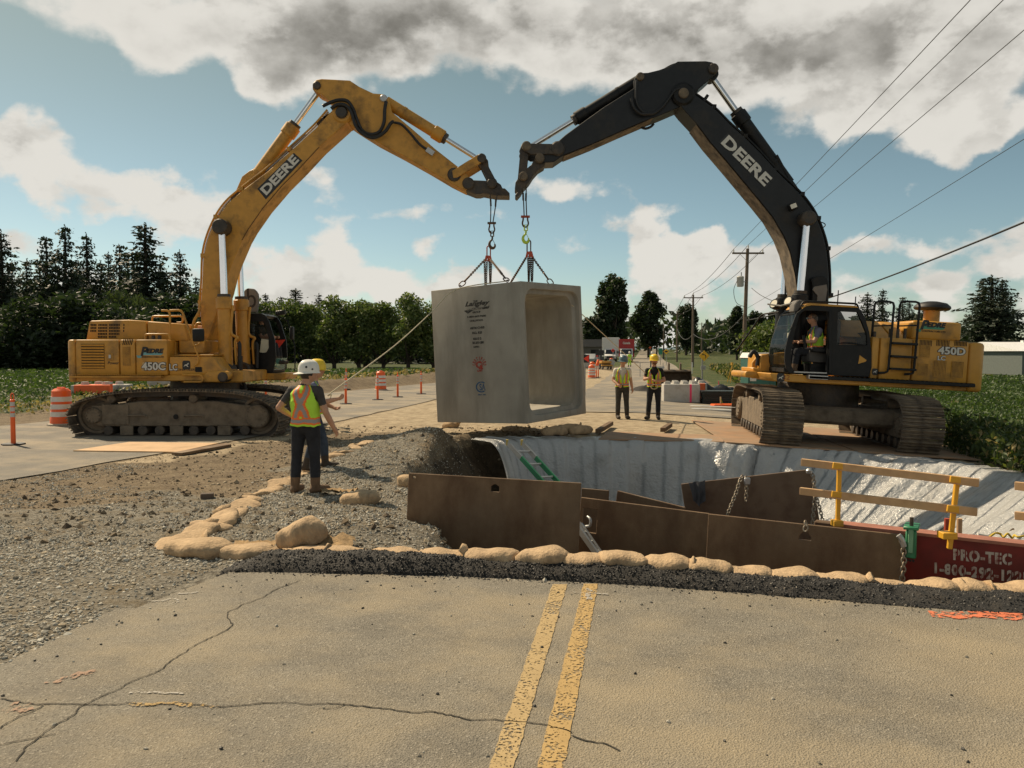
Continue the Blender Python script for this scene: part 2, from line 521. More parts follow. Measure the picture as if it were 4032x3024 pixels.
TROUSER = mat('dusty_dark_trousers', (.045, .046, .042), .9, var=.3, scale=9, dirt=(.10, .09, .07), dirt_amt=.25, bump=.02, bump_scale=11)
TSHIRT_D = mat('charcoal_shirt', (.055, .05, .047), .9, var=.2, scale=9, bump=.02, bump_scale=11)
TSHIRT_W = mat('white_shirt', (.70, .66, .58), .9, var=.1, scale=9, bump=.02, bump_scale=11)
TSHIRT_B = mat('black_shirt', (.012, .012, .013), .9)
TSHIRT_BL = mat('blue_grey_shirt', (.17, .18, .25), .9, bump=.02, bump_scale=11)
BOOT_T = mat('tan_work_boots', (.15, .09, .05), .8, var=.2, scale=14)
BOOT_D = mat('dark_work_boots', (.05, .038, .028), .8, var=.2, scale=14)
HAT_W = mat('white_hat', (.78, .76, .69), .35, var=.04)
HAT_Y = mat('yellow_hat', (.80, .56, .03), .35, var=.05)
HAT_B = mat('grey_blue_hat', (.09, .15, .18), .4, var=.25, scale=9)
GLASSES = mat('dark_glasses', (.006, .006, .006), .15)
LIMEV = mat('lime_vest', (.46, .78, .06), .85, var=.06)
POLE_M = mat('weathered_pole_wood', (.17, .13, .095), .9, var=.2, scale=3, dirt=(.09, .07, .05), dirt_amt=.3)
WIRE_M = mat('dark_wire', (.03, .03, .03), .6)
SIGN_Y = mat('yellow_sign', (.80, .46, .02), .5)
SIGN_G = mat('green_sign', (.02, .22, .13), .5)
GREYM = mat('galvanised_steel', (.34, .34, .33), .45, metal=.5)
PINK = mat('pink_marking_paint', (.85, .06, .16), .7)
ORANGE_S = mat('orange_spray_paint', (.85, .16, .05), .8)
WHITE_S = mat('white_spray_paint', (.62, .60, .55), .8)
BLKPL = mat('black_plastic_sheet', (.012, .012, .013), .28, bump=.03, bump_scale=5)
BUCKETM = mat('dirty_bucket_steel', (.075, .055, .038), .85, dirt=(.14, .10, .065), dirt_amt=.5, dirt_scale=3, bump=.006, bump_scale=30)

def text_mesh(s, size, m, bold=0.0, depth=.004, sx=1.0, shear=0.0, align='CENTER', space=1.0):
 cu = bpy.data.curves.new('lettering', 'FONT')
 cu.body = s; cu.size = size; cu.offset = bold; cu.extrude = depth; cu.shear = shear
 cu.align_x = align; cu.align_y = 'CENTER'; cu.space_character = space; cu.resolution_u = 3
 o = bpy.data.objects.new('lettering', cu); COL.objects.link(o)
 dg = bpy.context.evaluated_depsgraph_get()
 me = bpy.data.meshes.new_from_object(o.evaluated_get(dg))
 bpy.data.objects.remove(o); bpy.data.curves.remove(cu)
 me.transform(Matrix.Diagonal((sx, 1, 1, 1)))
 me.materials.clear(); me.materials.append(m)
 me.name = 'lettering'
 return me

def place_text(name, me, origin, xdir, ydir, parent=None):
 """origin etc. in the parent's coordinates"""
 x = Vector(xdir).normalized(); y = Vector(ydir); y = (y - x * y.dot(x)).normalized()
 z = x.cross(y)
 M = Matrix((x, y, z)).transposed().to_4x4(); M.translation = Vector(origin)
 return link(name, me, parent, M)

# ------------------------------------------------------------------ terrain
def sm(x): x = np.clip(x, 0, 1); return x * x * (3 - 2 * x)

RS, RT = (.168, .986), (.986, -.168)

def to_xy(t, s): return (t * RT[0] + s * RS[0], t * RT[1] + s * RS[1])

_rng = np.random.default_rng(5)

def lattice(n=64):
 return _rng.random((n, n))

_LAT = [lattice() for _ in range(6)]

def vnoise(x, y, k=0):
 L = _LAT[k]; n = L.shape[0]
 xi, yi = np.floor(x).astype(int), np.floor(y).astype(int)
 fx, fy = x - xi, y - yi
 fx, fy = fx * fx * (3 - 2 * fx), fy * fy * (3 - 2 * fy)
 g = lambda a, b: L[a % n, b % n]
 return (g(xi, yi) * (1 - fx) + g(xi + 1, yi) * fx) * (1 - fy) + (g(xi, yi + 1) * (1 - fx) + g(xi + 1, yi + 1) * fx) * fy - .5

def fbm(x, y, o=4, k=0):
 a, r = 1.0, 0
 for i in range(o):
  r = r + a * vnoise(x * 2 ** i + 13.7 * i, y * 2 ** i + 5.1 * i, (k + i) % 6); a *= .5
 return r

def poly_x(pts, y):
 ys = [p[1] for p in pts]; xs = [p[0] for p in pts]
 return np.interp(y, ys, xs)

ROAD_L = [(-17.5, 2), (-15.8, 12), (-13.6, 20.8), (-10.8, 31), (-7.9, 42), (-4.6, 52), (3.0, 75)]
ROAD_R = [(-8.8, 2), (-7.75, 12), (-7.1, 14.2), (-5.1, 21.4), (-3.2, 32.9), (0.2, 48), (7.5, 75)]

def base_z(x, y):
 x = np.asarray(x, float); y = np.asarray(y, float)
 s = x * RS[0] + y * RS[1]
 z = -.33 * sm((s - 5.2) / 6)
 z = z - np.clip(x - 4.2, 0, 6.2) * .0526 * sm((s - 12) / 4) * (1 - sm((y - 34) / 30))
 z = z - .75 * sm((x - 10.6) / 3.2) * sm((s - 4) / 4) * (1 - sm((y - 40) / 60))
 z = z + .35 * sm((y - 40) / 90) * (x > -400)
 z = z + 3.2 * sm((y - 150) / 240)
 return z

def pit_mask(x, y):
 s = x * RS[0] + y * RS[1]
 wob = .25 * fbm(x * .9, y * .9, 3, 2)
 xr = np.interp(s, [6, 7.2, 8.2, 10, 12, 14, 17, 18], [-.55, -.75, -.95, -1.35, -1.7, -1.7, -1.3, -1.0])
 A = np.clip((x - xr + wob * .8) / 1.55, 0, 1)
 B = np.clip((s - 6.08) / .15, 0, 1)
 C = np.clip((17.98 - s) / .2, 0, 1)
 tr = x - 8.75 + .12 * np.clip(13 - y, 0, 9)
 D = np.clip((-tr + .1) / 3.6, 0, 1)
 return A * B * C * D

def hgt(x, y, detail=True):
 x = np.asarray(x, float); y = np.asarray(y, float)
 z = base_z(x, y)
 s = x * RS[0] + y * RS[1]
 rid = np.exp(-((x + 2.45) / .85) ** 2) * sm((s - 6) / 1.2) * (1 - sm((s - 16) / 2))
 z = z + .10 * rid
 for (px, py, h, r) in ((-1.35, 7.2, .20, .6), (-1.55, 16.2, .36, .8), (-.6, 17.7, .16, .7), (-2.2, 13.5, .10, 1.2), (-1.3, 9.9, .16, .5), (-2.6, 17.3, .10, .9), (1.2, 18.6, .10, .6)):
  z = z + h * np.exp(-((x - px) ** 2 + (y - py) ** 2) / r ** 2)
 xl = poly_x(ROAD_L, y)
 bk = sm((xl - .5 - x) / 1.3) * sm((y - 24) / 8) * (1 - sm((y - 58) / 15))
 z = z + .50 * bk
 z = z + .12 * sm((xl - .3 - x) / 2.5) * (1 - sm((y - 24) / 8)) * sm((y - 3) / 5)
 if detail:
  off = np.clip((poly_x(ROAD_R, y) + .3 - x) * -1, 0, 1) + np.clip((xl - x) * 1.0, 0, 1)
  off = np.clip(off, 0, 1) * sm((s - 5.6) / .8)
  deck = sm((x - 1.2) / 1.0) * sm((s - 17.2) / .8)
  near = (1 - sm((y - 60) / 40))
  z = z + (fbm(x * 1.3, y * 1.3, 4) * .07 + fbm(x * 5, y * 5, 2, 3) * .03) * off * near * (1 - .8 * deck)
 P = pit_mask(x, y)
 fl = -2.7 + .15 * fbm(x, y, 3, 1)
 z = z * (1 - P) + fl * P
 if detail: z = z + P * (1 - P) * 4 * .18 * fbm(x * 2.5, y * 2.5, 4, 4)
 t = x * RT[0] + y * RT[1]
 front = (1 - sm((s - 5.3) / .3)) * sm((t + 3.35) / .2)
 z = z - .03 * front - .13 * sm((t + .6) / 2.6) * sm((s - 5.35) / .15) * (1 - sm((s - 8) / 2))
 return z

def gz(x, y): return float(hgt(np.array([x]), np.array([y]))[0])

def axis(a0, a1, step, lo, hi, grow=1.13):
 c = list(np.arange(a0, a1 + 1e-6, step))
 st = step; p = a1
 while p < hi: st *= grow; p += st; c.append(p)
 st = step; p = a0
 while p > lo: st *= grow; p -= st; c.insert(0, p)
 return np.array(c)

def node_mix(t, fac, a, b, blend='MIX'):
 m = t.nodes.new('ShaderNodeMix'); m.data_type = 'RGBA'; m.blend_type = blend
 for i, x in ((0, fac), (6, a), (7, b)):
  if hasattr(x, 'is_linked'): t.links.new(x, m.inputs[i])
  elif isinstance(x, tuple): m.inputs[i].default_value = (*x, 1)
  else: m.inputs[i].default_value = x
 return m.outputs[2]

def node_noise(t, vec, scale, detail=6, rough=.55):
 n = t.nodes.new('ShaderNodeTexNoise'); n.inputs['Scale'].default_value = scale
 n.inputs['Detail'].default_value = detail; n.inputs['Roughness'].default_value = rough
 t.links.new(vec, n.inputs['Vector']); return n.outputs[0]

def node_range(t, x, a, b, c=0., d=1., smooth=True):
 n = t.nodes.new('ShaderNodeMapRange'); n.interpolation_type = 'SMOOTHSTEP' if smooth else 'LINEAR'
 t.links.new(x, n.inputs[0])
 for i, q in zip((1, 2, 3, 4), (a, b, c, d)): n.inputs[i].default_value = q
 return n.outputs[0]

def node_math(t, op, a, b=0., clamp=False):
 n = t.nodes.new('ShaderNodeMath'); n.operation = op; n.use_clamp = clamp
 for i, x in enumerate((a, b)):
  if hasattr(x, 'is_linked'): t.links.new(x, n.inputs[i])
  else: n.inputs[i].default_value = x
 return n.outputs[0]

def node_attr(t, name):
 a = t.nodes.new('ShaderNodeAttribute'); a.attribute_name = name; return a.outputs['Fac']

def new_mat(name, rough=.9):
 m = bpy.data.materials.new(name); m.use_nodes = True
 t = m.node_tree; t.nodes.clear()
 out = t.nodes.new('ShaderNodeOutputMaterial'); b = t.nodes.new('ShaderNodeBsdfPrincipled')
 t.links.new(b.outputs[0], out.inputs[0]); b.inputs['Roughness'].default_value = rough
 tc = t.nodes.new('ShaderNodeTexCoord')
 MATS[name] = m
 return m, t, b, tc.outputs['Object']

def set_bump(t, b, h, dist):
 bp = t.nodes.new('ShaderNodeBump'); bp.inputs['Distance'].default_value = dist
 t.links.new(h, bp.inputs['Height']); t.links.new(bp.outputs[0], b.inputs['Normal'])

def ground_material():
 m, t, b, P = new_mat('ground_soil')
 g, gr, tn, dk = node_attr(t, 'w_gravel'), node_attr(t, 'w_green'), node_attr(t, 'w_tan'), node_attr(t, 'w_dark')
 big = node_noise(t, P, .55, 6); mid = node_noise(t, P, 3.2, 7, .6); fine = node_noise(t, P, 26, 6, .65)
 soil = node_mix(t, node_range(t, mid, .3, .7), (.215, .165, .105), (.135, .10, .064))
 soil = node_mix(t, node_range(t, fine, .50, .72), soil, (.33, .27, .185))
 grav = node_mix(t, node_range(t, fine, .35, .65), (.12, .105, .08), (.30, .275, .225))
 grav = node_mix(t, node_range(t, mid, .48, .72), grav, (.19, .15, .095))
 tan = node_mix(t, node_range(t, mid, .35, .68), (.46, .375, .255), (.30, .235, .155))
 st = t.nodes.new('ShaderNodeMapping'); st.inputs['Scale'].default_value = (.7, 5.5, 1); st.inputs['Rotation'].default_value = (0, 0, R(5))
 t.links.new(P, st.inputs[0])
 strk = node_noise(t, st.outputs[0], 1.3, 7, .6)
 tan = node_mix(t, node_range(t, strk, .56, .74), tan, (.17, .13, .085))
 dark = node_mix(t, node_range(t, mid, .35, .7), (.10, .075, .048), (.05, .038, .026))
 green = node_mix(t, node_range(t, mid, .35, .68), (.035, .06, .018), (.085, .095, .032))
 green = node_mix(t, node_range(t, big, .52, .72), green, (.16, .13, .06))
 def edge(w): return node_range(t, node_math(t, 'ADD', w, node_math(t, 'MULTIPLY', node_math(t, 'SUBTRACT', mid, .5), .9)), .38, .62)
 c = node_mix(t, edge(g), soil, grav)
 c = node_mix(t, edge(tn), c, tan)
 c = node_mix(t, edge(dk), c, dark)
 c = node_mix(t, edge(gr), c, green)
 t.links.new(c, b.inputs['Base Color'])
 set_bump(t, b, node_math(t, 'ADD', fine, node_math(t, 'MULTIPLY', mid, 1.6)), .035)
 b.inputs['Specular IOR Level'].default_value = .2
 return m

def build_ground():
 X = axis(-9, 11, .14, -2500, 2500, 1.10)
 Y = axis(4.2, 21, .12, -40, 4200, 1.075)
 GX, GY = np.meshgrid(X, Y, indexing='ij')
 x, y = GX.ravel(), GY.ravel()
 z = hgt(x, y)
 nx, ny = len(X), len(Y)
 idx = np.arange(nx * ny).reshape(nx, ny)
 F = np.stack([idx[:-1, :-1], idx[1:, :-1], idx[1:, 1:], idx[:-1, 1:]], -1).reshape(-1, 4)
 me = np_mesh('ground', np.stack([x, y, z], 1), F, ground_material(), smooth=True)
 s = x * RS[0] + y * RS[1]; t = x * RT[0] + y * RT[1]
 n = fbm(x * .6, y * .6, 4, 2)
 grav = sm((13.5 + 7 * n - y) / 3) * (x < .5) * 1.0
 grav = np.maximum(grav, np.exp(-((x + 2.5) / 1.0) ** 2) * (s < 15.5) * (y > 6))
 grav = grav * (1 - .9 * sm((-4.6 + n * 3 - x) / .8) * sm((y - 7.5) / 1.5) * (n > -.05))
 P = pit_mask(x, y)
 grav = grav * (1 - sm((P - .25) / .3))
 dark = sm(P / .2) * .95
 tan = sm((x - 1.0 - .2 * n) / .8) * sm((s - 16.9) / .6) * (1 - sm((x - 9.5) / .5)) * (1 - sm((y - 70) / 30))
 tan = np.maximum(tan, .75 * sm((s - 17.5) / 1.5) * sm((x - poly_x(ROAD_R, y) - .3) / .6) * (1 - sm((x - 10.3) / .6)) * (1 - sm((y - 60) / 20)))
 tan = np.maximum(tan, .75 * sm((x - poly_x(ROAD_R, y) + .1) / .3) * sm((poly_x(ROAD_R, y) + 1.4 + n - x) / .6) * (y > 14) * (y < 60))
 xl = poly_x(ROAD_L, y)
 green = sm((xl - 2.6 + n * 2 - x) / 1.2)
 green = np.maximum(green, sm((y - 85) / 25) * (np.abs(x - (3.4 + .17 * y)) > 5.5))
 green = np.maximum(green, sm((x - 10.4 - .11 * np.clip(y - 20, 0, 60) + n) / .8) * sm((y - 3) / 2))
 green = np.where(y < 2, 1.0 * (np.abs(t) > 6), green)
 xp = 15.2 + .02 * (y - 20)
 path = np.exp(-((x - xp) / .8) ** 4) * (y > 8) * (y < 60)
 tan = np.maximum(tan, path); green = green * (1 - path)
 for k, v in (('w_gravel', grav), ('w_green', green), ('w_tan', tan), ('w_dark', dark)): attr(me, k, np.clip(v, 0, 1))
 tag(link('ground', me), kind='structure')

build_ground()

def asphalt(name, c1, c2, c3, dust, dust_amt, speck=1.0):
 m, t, b, P = new_mat(name, .85)
 big = node_noise(t, P, .38, 6, .6); mid = node_noise(t, P, 2.1, 7, .6)
 vor = t.nodes.new('ShaderNodeTexVoronoi'); vor.inputs['Scale'].default_value = 120; t.links.new(P, vor.inputs['Vector'])
 fine = node_noise(t, P, 75, 5, .7)
 c = node_mix(t, node_range(t, mid, .32, .68), c1, c2)
 rnd = node_math(t, 'ADD', vor.outputs['Color'], 0) if False else None
 sepc = t.nodes.new('ShaderNodeSeparateColor'); t.links.new(vor.outputs['Color'], sepc.inputs[0])
 c = node_mix(t, node_math(t, 'MULTIPLY', node_range(t, sepc.outputs[0], .84, .99), .6 * speck), c, c3)
 c = node_mix(t, node_math(t, 'MULTIPLY', node_range(t, sepc.outputs[1], .82, .95), .7 * speck), c, tuple(q * .38 for q in c1))
 st = t.nodes.new('ShaderNodeMapping'); st.inputs['Scale'].default_value = (.8, 1.1, 1); st.inputs['Rotation'].default_value = (0, 0, R(35))
 t.links.new(P, st.inputs[0])
 strk = node_noise(t, st.outputs[0], 1.1, 8, .62)
 d = node_math(t, 'MULTIPLY', node_range(t, node_math(t, 'ADD', node_math(t, 'MULTIPLY', strk, .6), node_math(t, 'MULTIPLY', big, .6)), .60 - dust_amt * .22, .78 - dust_amt * .1), node_range(t, fine, .25, .6, .55, 1))
 if speck > .5:      # drifted dust on the right-hand lane
  sx = t.nodes.new('ShaderNodeSeparateXYZ'); t.links.new(P, sx.inputs[0])
  far = node_math(t, 'ADD', node_range(t, sx.outputs[0], .9, 2.6, 0, .42), node_math(t, 'MULTIPLY', node_math(t, 'SUBTRACT', strk, .5), 1.5), True)
  far = node_math(t, 'MULTIPLY', far, node_range(t, sx.outputs[1], 5.2, 4.3, 0, 1.5), True)
  d = node_math(t, 'MAXIMUM', d, far)
 c = node_mix(t, node_math(t, 'MULTIPLY', d, .85), c, dust)
 t.links.new(c, b.inputs['Base Color'])
 b.inputs['Specular IOR Level'].default_value = .35
 set_bump(t, b, node_math(t, 'ADD', fine, node_math(t, 'MULTIPLY', vor.outputs['Distance'], .8)), .006)
 return m

ASPH_N = asphalt('worn_asphalt', (.235, .213, .172), (.18, .164, .135), (.44, .40, .33), (.365, .30, .20), .40)
ASPH_L = asphalt('smooth_asphalt', (.22, .20, .17), (.18, .165, .142), (.3, .28, .25), (.38, .315, .225), .42, .35)

def strip(name, left, right, zfun, m, kind='structure', nv=6, dz=.004, sub=1, thick=0.0):
 """sheet between two polylines (x, y lists of equal length)"""
 L = spline([(p[0], p[1], 0) for p in left], sub) if sub > 1 else [Vector((p[0], p[1], 0)) for p in left]
 Rr = spline([(p[0], p[1], 0) for p in right], sub) if sub > 1 else [Vector((p[0], p[1], 0)) for p in right]
 rows = []
 for a, c in zip(L, Rr):
  rows.append([a.lerp(c, j / nv) for j in range(nv + 1)])
 xs = np.array([[p.x for p in r] for r in rows]); ys = np.array([[p.y for p in r] for r in rows])
 zs = zfun(xs.ravel(), ys.ravel()).reshape(xs.shape) + dz
 mb = MB()
 mb.grid([[(xs[i, j], ys[i, j], zs[i, j]) for j in range(nv + 1)] for i in range(len(rows))])
 me = mb.mesh(name, m, 179, fix=False)
 if me.polygons[0].normal.z < 0: me.flip_normals()
 o = link(name, me)
 return tag(o, kind=kind) if kind else o

_bf = [on(u / 2212 * 4032, v / 1659 * 3024, 0) for u, v in ((300, 1320), (400, 1262), (440, 1238), (600, 1237), (900, 1243), (1200, 1256), (1300, 1262), (1500, 1274), (1800, 1298), (2000, 1315), (2212, 1332), (2500, 1356))]
_bt = [p.x * RT[0] + p.y * RT[1] for p in _bf]; _bs = [p.x * RS[0] + p.y * RS[1] for p in _bf]

def berm_front(t): return np.interp(t, _bt, _bs)

def zero(x, y): return np.zeros_like(x)

def build_roads():
 rng = random.Random(3)
 n = 90
 top, bot = [], []
 for i in range(n + 1):
  t = -3.3 + 11.3 * i / n
  e = berm_front(t) + .05 + rng.uniform(-.02, .02)
  top.append(to_xy(t, e)); bot.append(to_xy(t, -14))
 ragged = [(p[0] + (rng.uniform(-.02, .02)), p[1]) for p in top]
 strip('road', ragged, bot, zero, ASPH_N, nv=40, dz=0)
 ys = np.concatenate([np.arange(2, 75.1, 1.0)])
 lx, rx = poly_x(ROAD_L, ys), poly_x(ROAD_R, ys)
 jl = np.array([rng.uniform(-.07, .07) for _ in ys])
 zsm = lambda x, y: hgt(x, y, False) + .012
 strip('detour_road', list(zip(lx + jl, ys)), list(zip(rx + np.roll(jl, 3), ys)), zsm, ASPH_L, nv=10)
 ss = np.concatenate([np.arange(26, 80, 2.0), np.arange(80, 420, 10.0)])
 L = [to_xy(-3.1 + .1 * math.sin(q), q) for q in ss]; Rr = [to_xy(3.4 + .1 * math.sin(q * .7), q) for q in ss]
 strip('far_road', L, Rr, zsm, ASPH_L, nv=8, dz=.012)

build_roads()

# ------------------------------------------------------------------ excavators
class Machine:
 def __init__(s, root):
  s.root = root
  bpy.context.view_layer.update()
  s.Wm = root.matrix_world.copy(); s.Wi = s.Wm.inverted()

 def p(s, uv, Y):
  return s.Wi @ at(uv[0], uv[1], Y)

 def prof(s, zf, pts, Y):
  """photo outline on the plane world y = Y -> list of local (x, z)"""
  r = []
  for q in pts:
   v = s.p(zf(q), Y); r.append((v.x, v.z))
  return r

 def ly(s, Y): return Y - s.root.location.y

def shoe_mesh(w, L):
 """track shoe with three grousers, profile extruded across the track; local x along the chain, z outwards"""
 h, g = .022, .045
 pr = [(-L / 2, 0), (L / 2 - .004, 0), (L / 2 - .004, h), (L * .40, h), (L * .36, h + g), (L * .27, h + g), (L * .22, h),
   (L * .06, h), (L * .03, h + g * .8), (-L * .05, h + g * .8), (-L * .09, h), (-L * .26, h), (-L * .30, h + g * .8), (-L * .38, h + g * .8), (-L * .42, h), (-L / 2, h)]
 return MB().prism(pr, -w / 2, w / 2).mesh('track_shoe', STEEL_D, 30)

def build_track(mc, pts2, c, w, axis, side, n_shoe, sag_roll, frame_h, step=True):
 """pts2: closed path [(a, z)] of the shoe's inner line, a along `axis`; c: lateral centre; side: +1 / -1 which lateral side faces the camera"""
 root = mc.root
 to3 = (lambda a, z, l: (a, l, z)) if axis == 'x' else (lambda a, z, l: (l, a, z))
 path = spline([(a, 0, z) for a, z in pts2], 6, closed=True)
 P, tot = resample(path, n_shoe)
 cen = sum(P, Vector()) / len(P)
 inner = []
 for i, p in enumerate(P):
  d = (P[(i + 1) % len(P)] - P[i - 1]).normalized()
  nrm = Vector((-d.z, 0, d.x))
  if nrm.dot(p - cen) < 0: nrm = -nrm
  inner.append((p, nrm, d))
 mb = MB()
 G = []
 for (p, nrm, d) in inner:
  q = p - nrm * .115; e = p - nrm * .004
  G.append([to3(e.x, e.z, c - .13), to3(e.x, e.z, c + .13), to3(q.x, q.z, c + .13), to3(q.x, q.z, c - .13)])
 mb.grid(G, closed_u=True, closed_v=True)
 chain = mb.build('track_chain', GREASY, root, 30)
 sh = shoe_mesh(w, tot / n_shoe * .985)
 for (p, nrm, d) in inner:
  X = Vector(to3(d.x, d.z, 0)); Z = Vector(to3(nrm.x, nrm.z, 0)); Yv = Z.cross(X)
  M = Matrix((X, Yv, Z)).transposed().to_4x4(); M.translation = Vector(to3(p.x, p.z, c))
  link('track_shoe', sh, chain, M)
 a0 = min(p.x for p in P); a1 = max(p.x for p in P); z0 = min(p.z for p in P); z1 = max(p.z for p in P)
 H = z1 - z0
 fw = w * .30
 fr = [(a0 + .62, z0 + .30), (a1 - .62, z0 + .30), (a1 - .50, z0 + .36), (a1 - .50, z0 + H * .70), (a1 - .9, z0 + H * .72), (a1 - 1.5, z0 + H * .80),
   (a0 + 1.6, z0 + H * .80), (a0 + .95, z0 + H * .72), (a0 + .42, z0 + H * .70), (a0 + .42, z0 + .36)]
 frame = MB().prism(fr, c - fw, c + fw, to3=lambda a, z, l: to3(a, z, l)).build('track_frame', MUDDY, root, 30, bevel=.02)
 face = c + side * fw
 rmat = GREASY
 k = 9
 for i in range(k):
  a = a0 + .82 + (a1 - a0 - 1.64) * i / (k - 1)
  MB().cyl(to3(a, z0 + .20, c - fw * 1.05), to3(a, z0 + .20, c + fw * 1.05), .115, 14).build('roller', rmat, frame, 40, bevel=.012)
 for a in sag_roll:
  MB().cyl(to3(a, z1 - .17, c - fw * 1.2), to3(a, z1 - .17, c + fw * 1.2), .10, 14).build('carrier_roller', STEEL_D, frame, 40, bevel=.012)
 r = H * .5 - .12
 def wheel(nm, a, zc, hub):
  M = Matrix.Rotation(R(90), 4, 'X') if axis == 'x' else Matrix.Rotation(R(90), 4, 'Y')
  m2 = MB()
  m2.lathe([(r, -.16), (r, .16), (r * .86, .165), (r * .84, .10), (hub, .10), (hub * .96, .30), (hub * .86, .335), (.05, .335)], to3(a, zc, c), 28,
     Matrix.Rotation(R(180) if ((axis == 'x' and side > 0) or (axis == 'y' and side < 0)) else 0, 4, 'Z') @ M)
  w_ = m2.build(nm, MUDDY, frame, 30)
  b = MB()
  for q in range(12):
   t = 2 * math.pi * q / 12
   a_, z_ = a + hub * .78 * math.cos(t), zc + hub * .78 * math.sin(t)
   l = c + side * .325
   b.cyl(to3(a_, z_, l), to3(a_, z_, l + side * .03), .018, 6)
  o = b.build('bolt_ring', STEEL_D, frame, None); o['kind'] = 'stuff'
 wheel('idler', a0 + .50, z0 + H * .5, r * .45)
 wheel('sprocket', a1 - .52, z0 + H * .48, r * .66)
 if step:
  for a in (a0 + 1.25, a0 + (a1 - a0) * .5, a1 - 1.3):
   MB().box(to3(a, z0 + .20, face), (.30, .05, .22) if axis == 'x' else (.05, .30, .22)).build('roller_guard', MUDDY, frame, 30, bevel=.01)
  for a in (a0 + 1.5, a1 - 2.0):
   q = face + side * .05
   MB().tube([to3(a - .22, z0 + H * .48, face), to3(a - .2, z0 + H * .5, q), to3(a + .2, z0 + H * .5, q), to3(a + .24, z0 + H * .46, face)], .02, 6).build('step', MUDDY, frame, 60)
  MB().box(to3(a0 + 1.0, z0 + H * .52, face + side * .012), (.62, .03, .46) if axis == 'x' else (.03, .62, .46)).build('cover_plate', MUDDY, frame, 30, bevel=.008)
  MB().cyl(to3(a0 + 2.4, z0 + H * .47, face), to3(a0 + 2.4, z0 + H * .47, face + side * .02), .06, 12).build('tow_hole', DARKIN, frame, 60)
 return chain, frame

def hydraulic(mc, nm, a, b, split, r0, r1, m, collar=True, rod_m=CHROME):
 """barrel from a to split, rod from split to b (local points)"""
 a, b = Vector(a), Vector(b)
 q = a.lerp(b, split); d = (b - a).normalized()
 mb = MB()
 mb.cyl(a, q, r0, 16)
 o = mb.build(nm, m, mc.root, 40)
 if collar:
  MB().cyl(q - d * .30, q - d * .02, r0 * 1.2, 16).build('cylinder_head', m, o, 40, bevel=.015)
  MB().cyl(q - d * .02, q + d * .07, r0 * .95, 12).build('rod_seal', GREASY, o, 40)
  MB().cyl(a.lerp(q, .3) - d * .03, a.lerp(q, .3) + d * .03, r0 * 1.08, 16).build('cylinder_band', m, o, 40)
 MB().cyl(q + d * .05, b, r1, 14).build('piston_rod', rod_m, o, 60)
 ax = Vector((0, r0 * 1.05, 0))
 MB().cyl(b - ax, b + ax, r1 * 1.9, 14).build('rod_eye', m if rod_m is CHROME else rod_m, o, 40)
 return o

def pin(mc, p, y0, y1, r, m=GREASY, nm='pivot_pin'):
 mb = MB().cyl((p[0], y0, p[1]), (p[0], y1, p[1]), r, 16)
 return mb.build(nm, m, mc.root, 40, bevel=r * .18)

def hose(mc, pts, r, m=RUB, nm='hydraulic_hose'):
 return MB().tube(spline(pts, 6), r, 6).build(nm, m, mc.root, 80)

def handrail(mc, pts, r, m, nm='handrail'):
 """tube with lightly rounded corners"""
 pts = [Vector(p) for p in pts]; out = [pts[0]]
 for i in range(1, len(pts) - 1):
  a, b, c = pts[i - 1], pts[i], pts[i + 1]
  k = min(.09, (a - b).length * .4, (c - b).length * .4)
  p, q = b + (a - b).normalized() * k, b + (c - b).normalized() * k
  out += [p, (p + q) / 4 + b / 2, q]
 out.append(pts[-1])
 return MB().tube(out, r, 8).build(nm, m, mc.root, 60)

def grille(mc, x0, x1, z0, z1, y, n, nm='louvre_grille', horiz=True, slat_m=None, side=-1):
 """dark recess with slats standing in it (local coordinates, facing local y * side)"""
 g = MB().box(((x0 + x1) / 2, y + .006 * side, (z0 + z1) / 2), (abs(x1 - x0), .012, abs(z1 - z0))).build(nm, DARKIN, mc.root, None)
 me = None
 for i in range(n):
  if horiz:
   z = z0 + (z1 - z0) * (i + .5) / n
   if me is None: me = MB().box((0, 0, 0), (abs(x1 - x0), .02, abs(z1 - z0) / n * .62)).mesh('slat', slat_m or YEL_D, None)
   M = Matrix.Rotation(R(25) * -side, 4, 'X'); M.translation = ((x0 + x1) / 2, y + .018 * side, z)
  else:
   x = x0 + (x1 - x0) * (i + .5) / n
   if me is None: me = MB().box((0, 0, 0), (abs(x1 - x0) / n * .5, .015, abs(z1 - z0))).mesh('slat', slat_m or YEL_D, None)
   M = Matrix.Translation((x, y + .015 * side, (z0 + z1) / 2))
  link('slat', me, g, M)
 return g

def mesh_grille(mc, x0, x1, z0, z1, y, nx, nz, side=-1, m=None):
 g = MB().box(((x0 + x1) / 2, y + .004 * side, (z0 + z1) / 2), (abs(x1 - x0), .008, abs(z1 - z0))).build('mesh_grille', DARKIN, mc.root, None)
 mb = MB()
 for i in range(nx + 1):
  mb.box((x0 + (x1 - x0) * i / nx, y + .010 * side, (z0 + z1) / 2), (.010, .004, abs(z1 - z0)))
 for i in range(nz + 1):
  mb.box(((x0 + x1) / 2, y + .014 * side, z0 + (z1 - z0) * i / nz), (abs(x1 - x0), .004, .010))
 o = mb.build('wire_mesh', m or YEL_D, g, None); o['kind'] = 'stuff'
 return g

def slots(mc, cells, y, w, h, side=-1, shear=0.0):
 mb = MB()
 for (x, z) in cells:
  mb.prism([(x - w / 2 - shear, z - h / 2), (x + w / 2 - shear, z - h / 2), (x + w / 2 + shear, z + h / 2), (x - w / 2 + shear, z + h / 2)], y, y + .006 * side)
 o = mb.build('vent_slots', DARKIN, mc.root, None); o['kind'] = 'stuff'
 return o

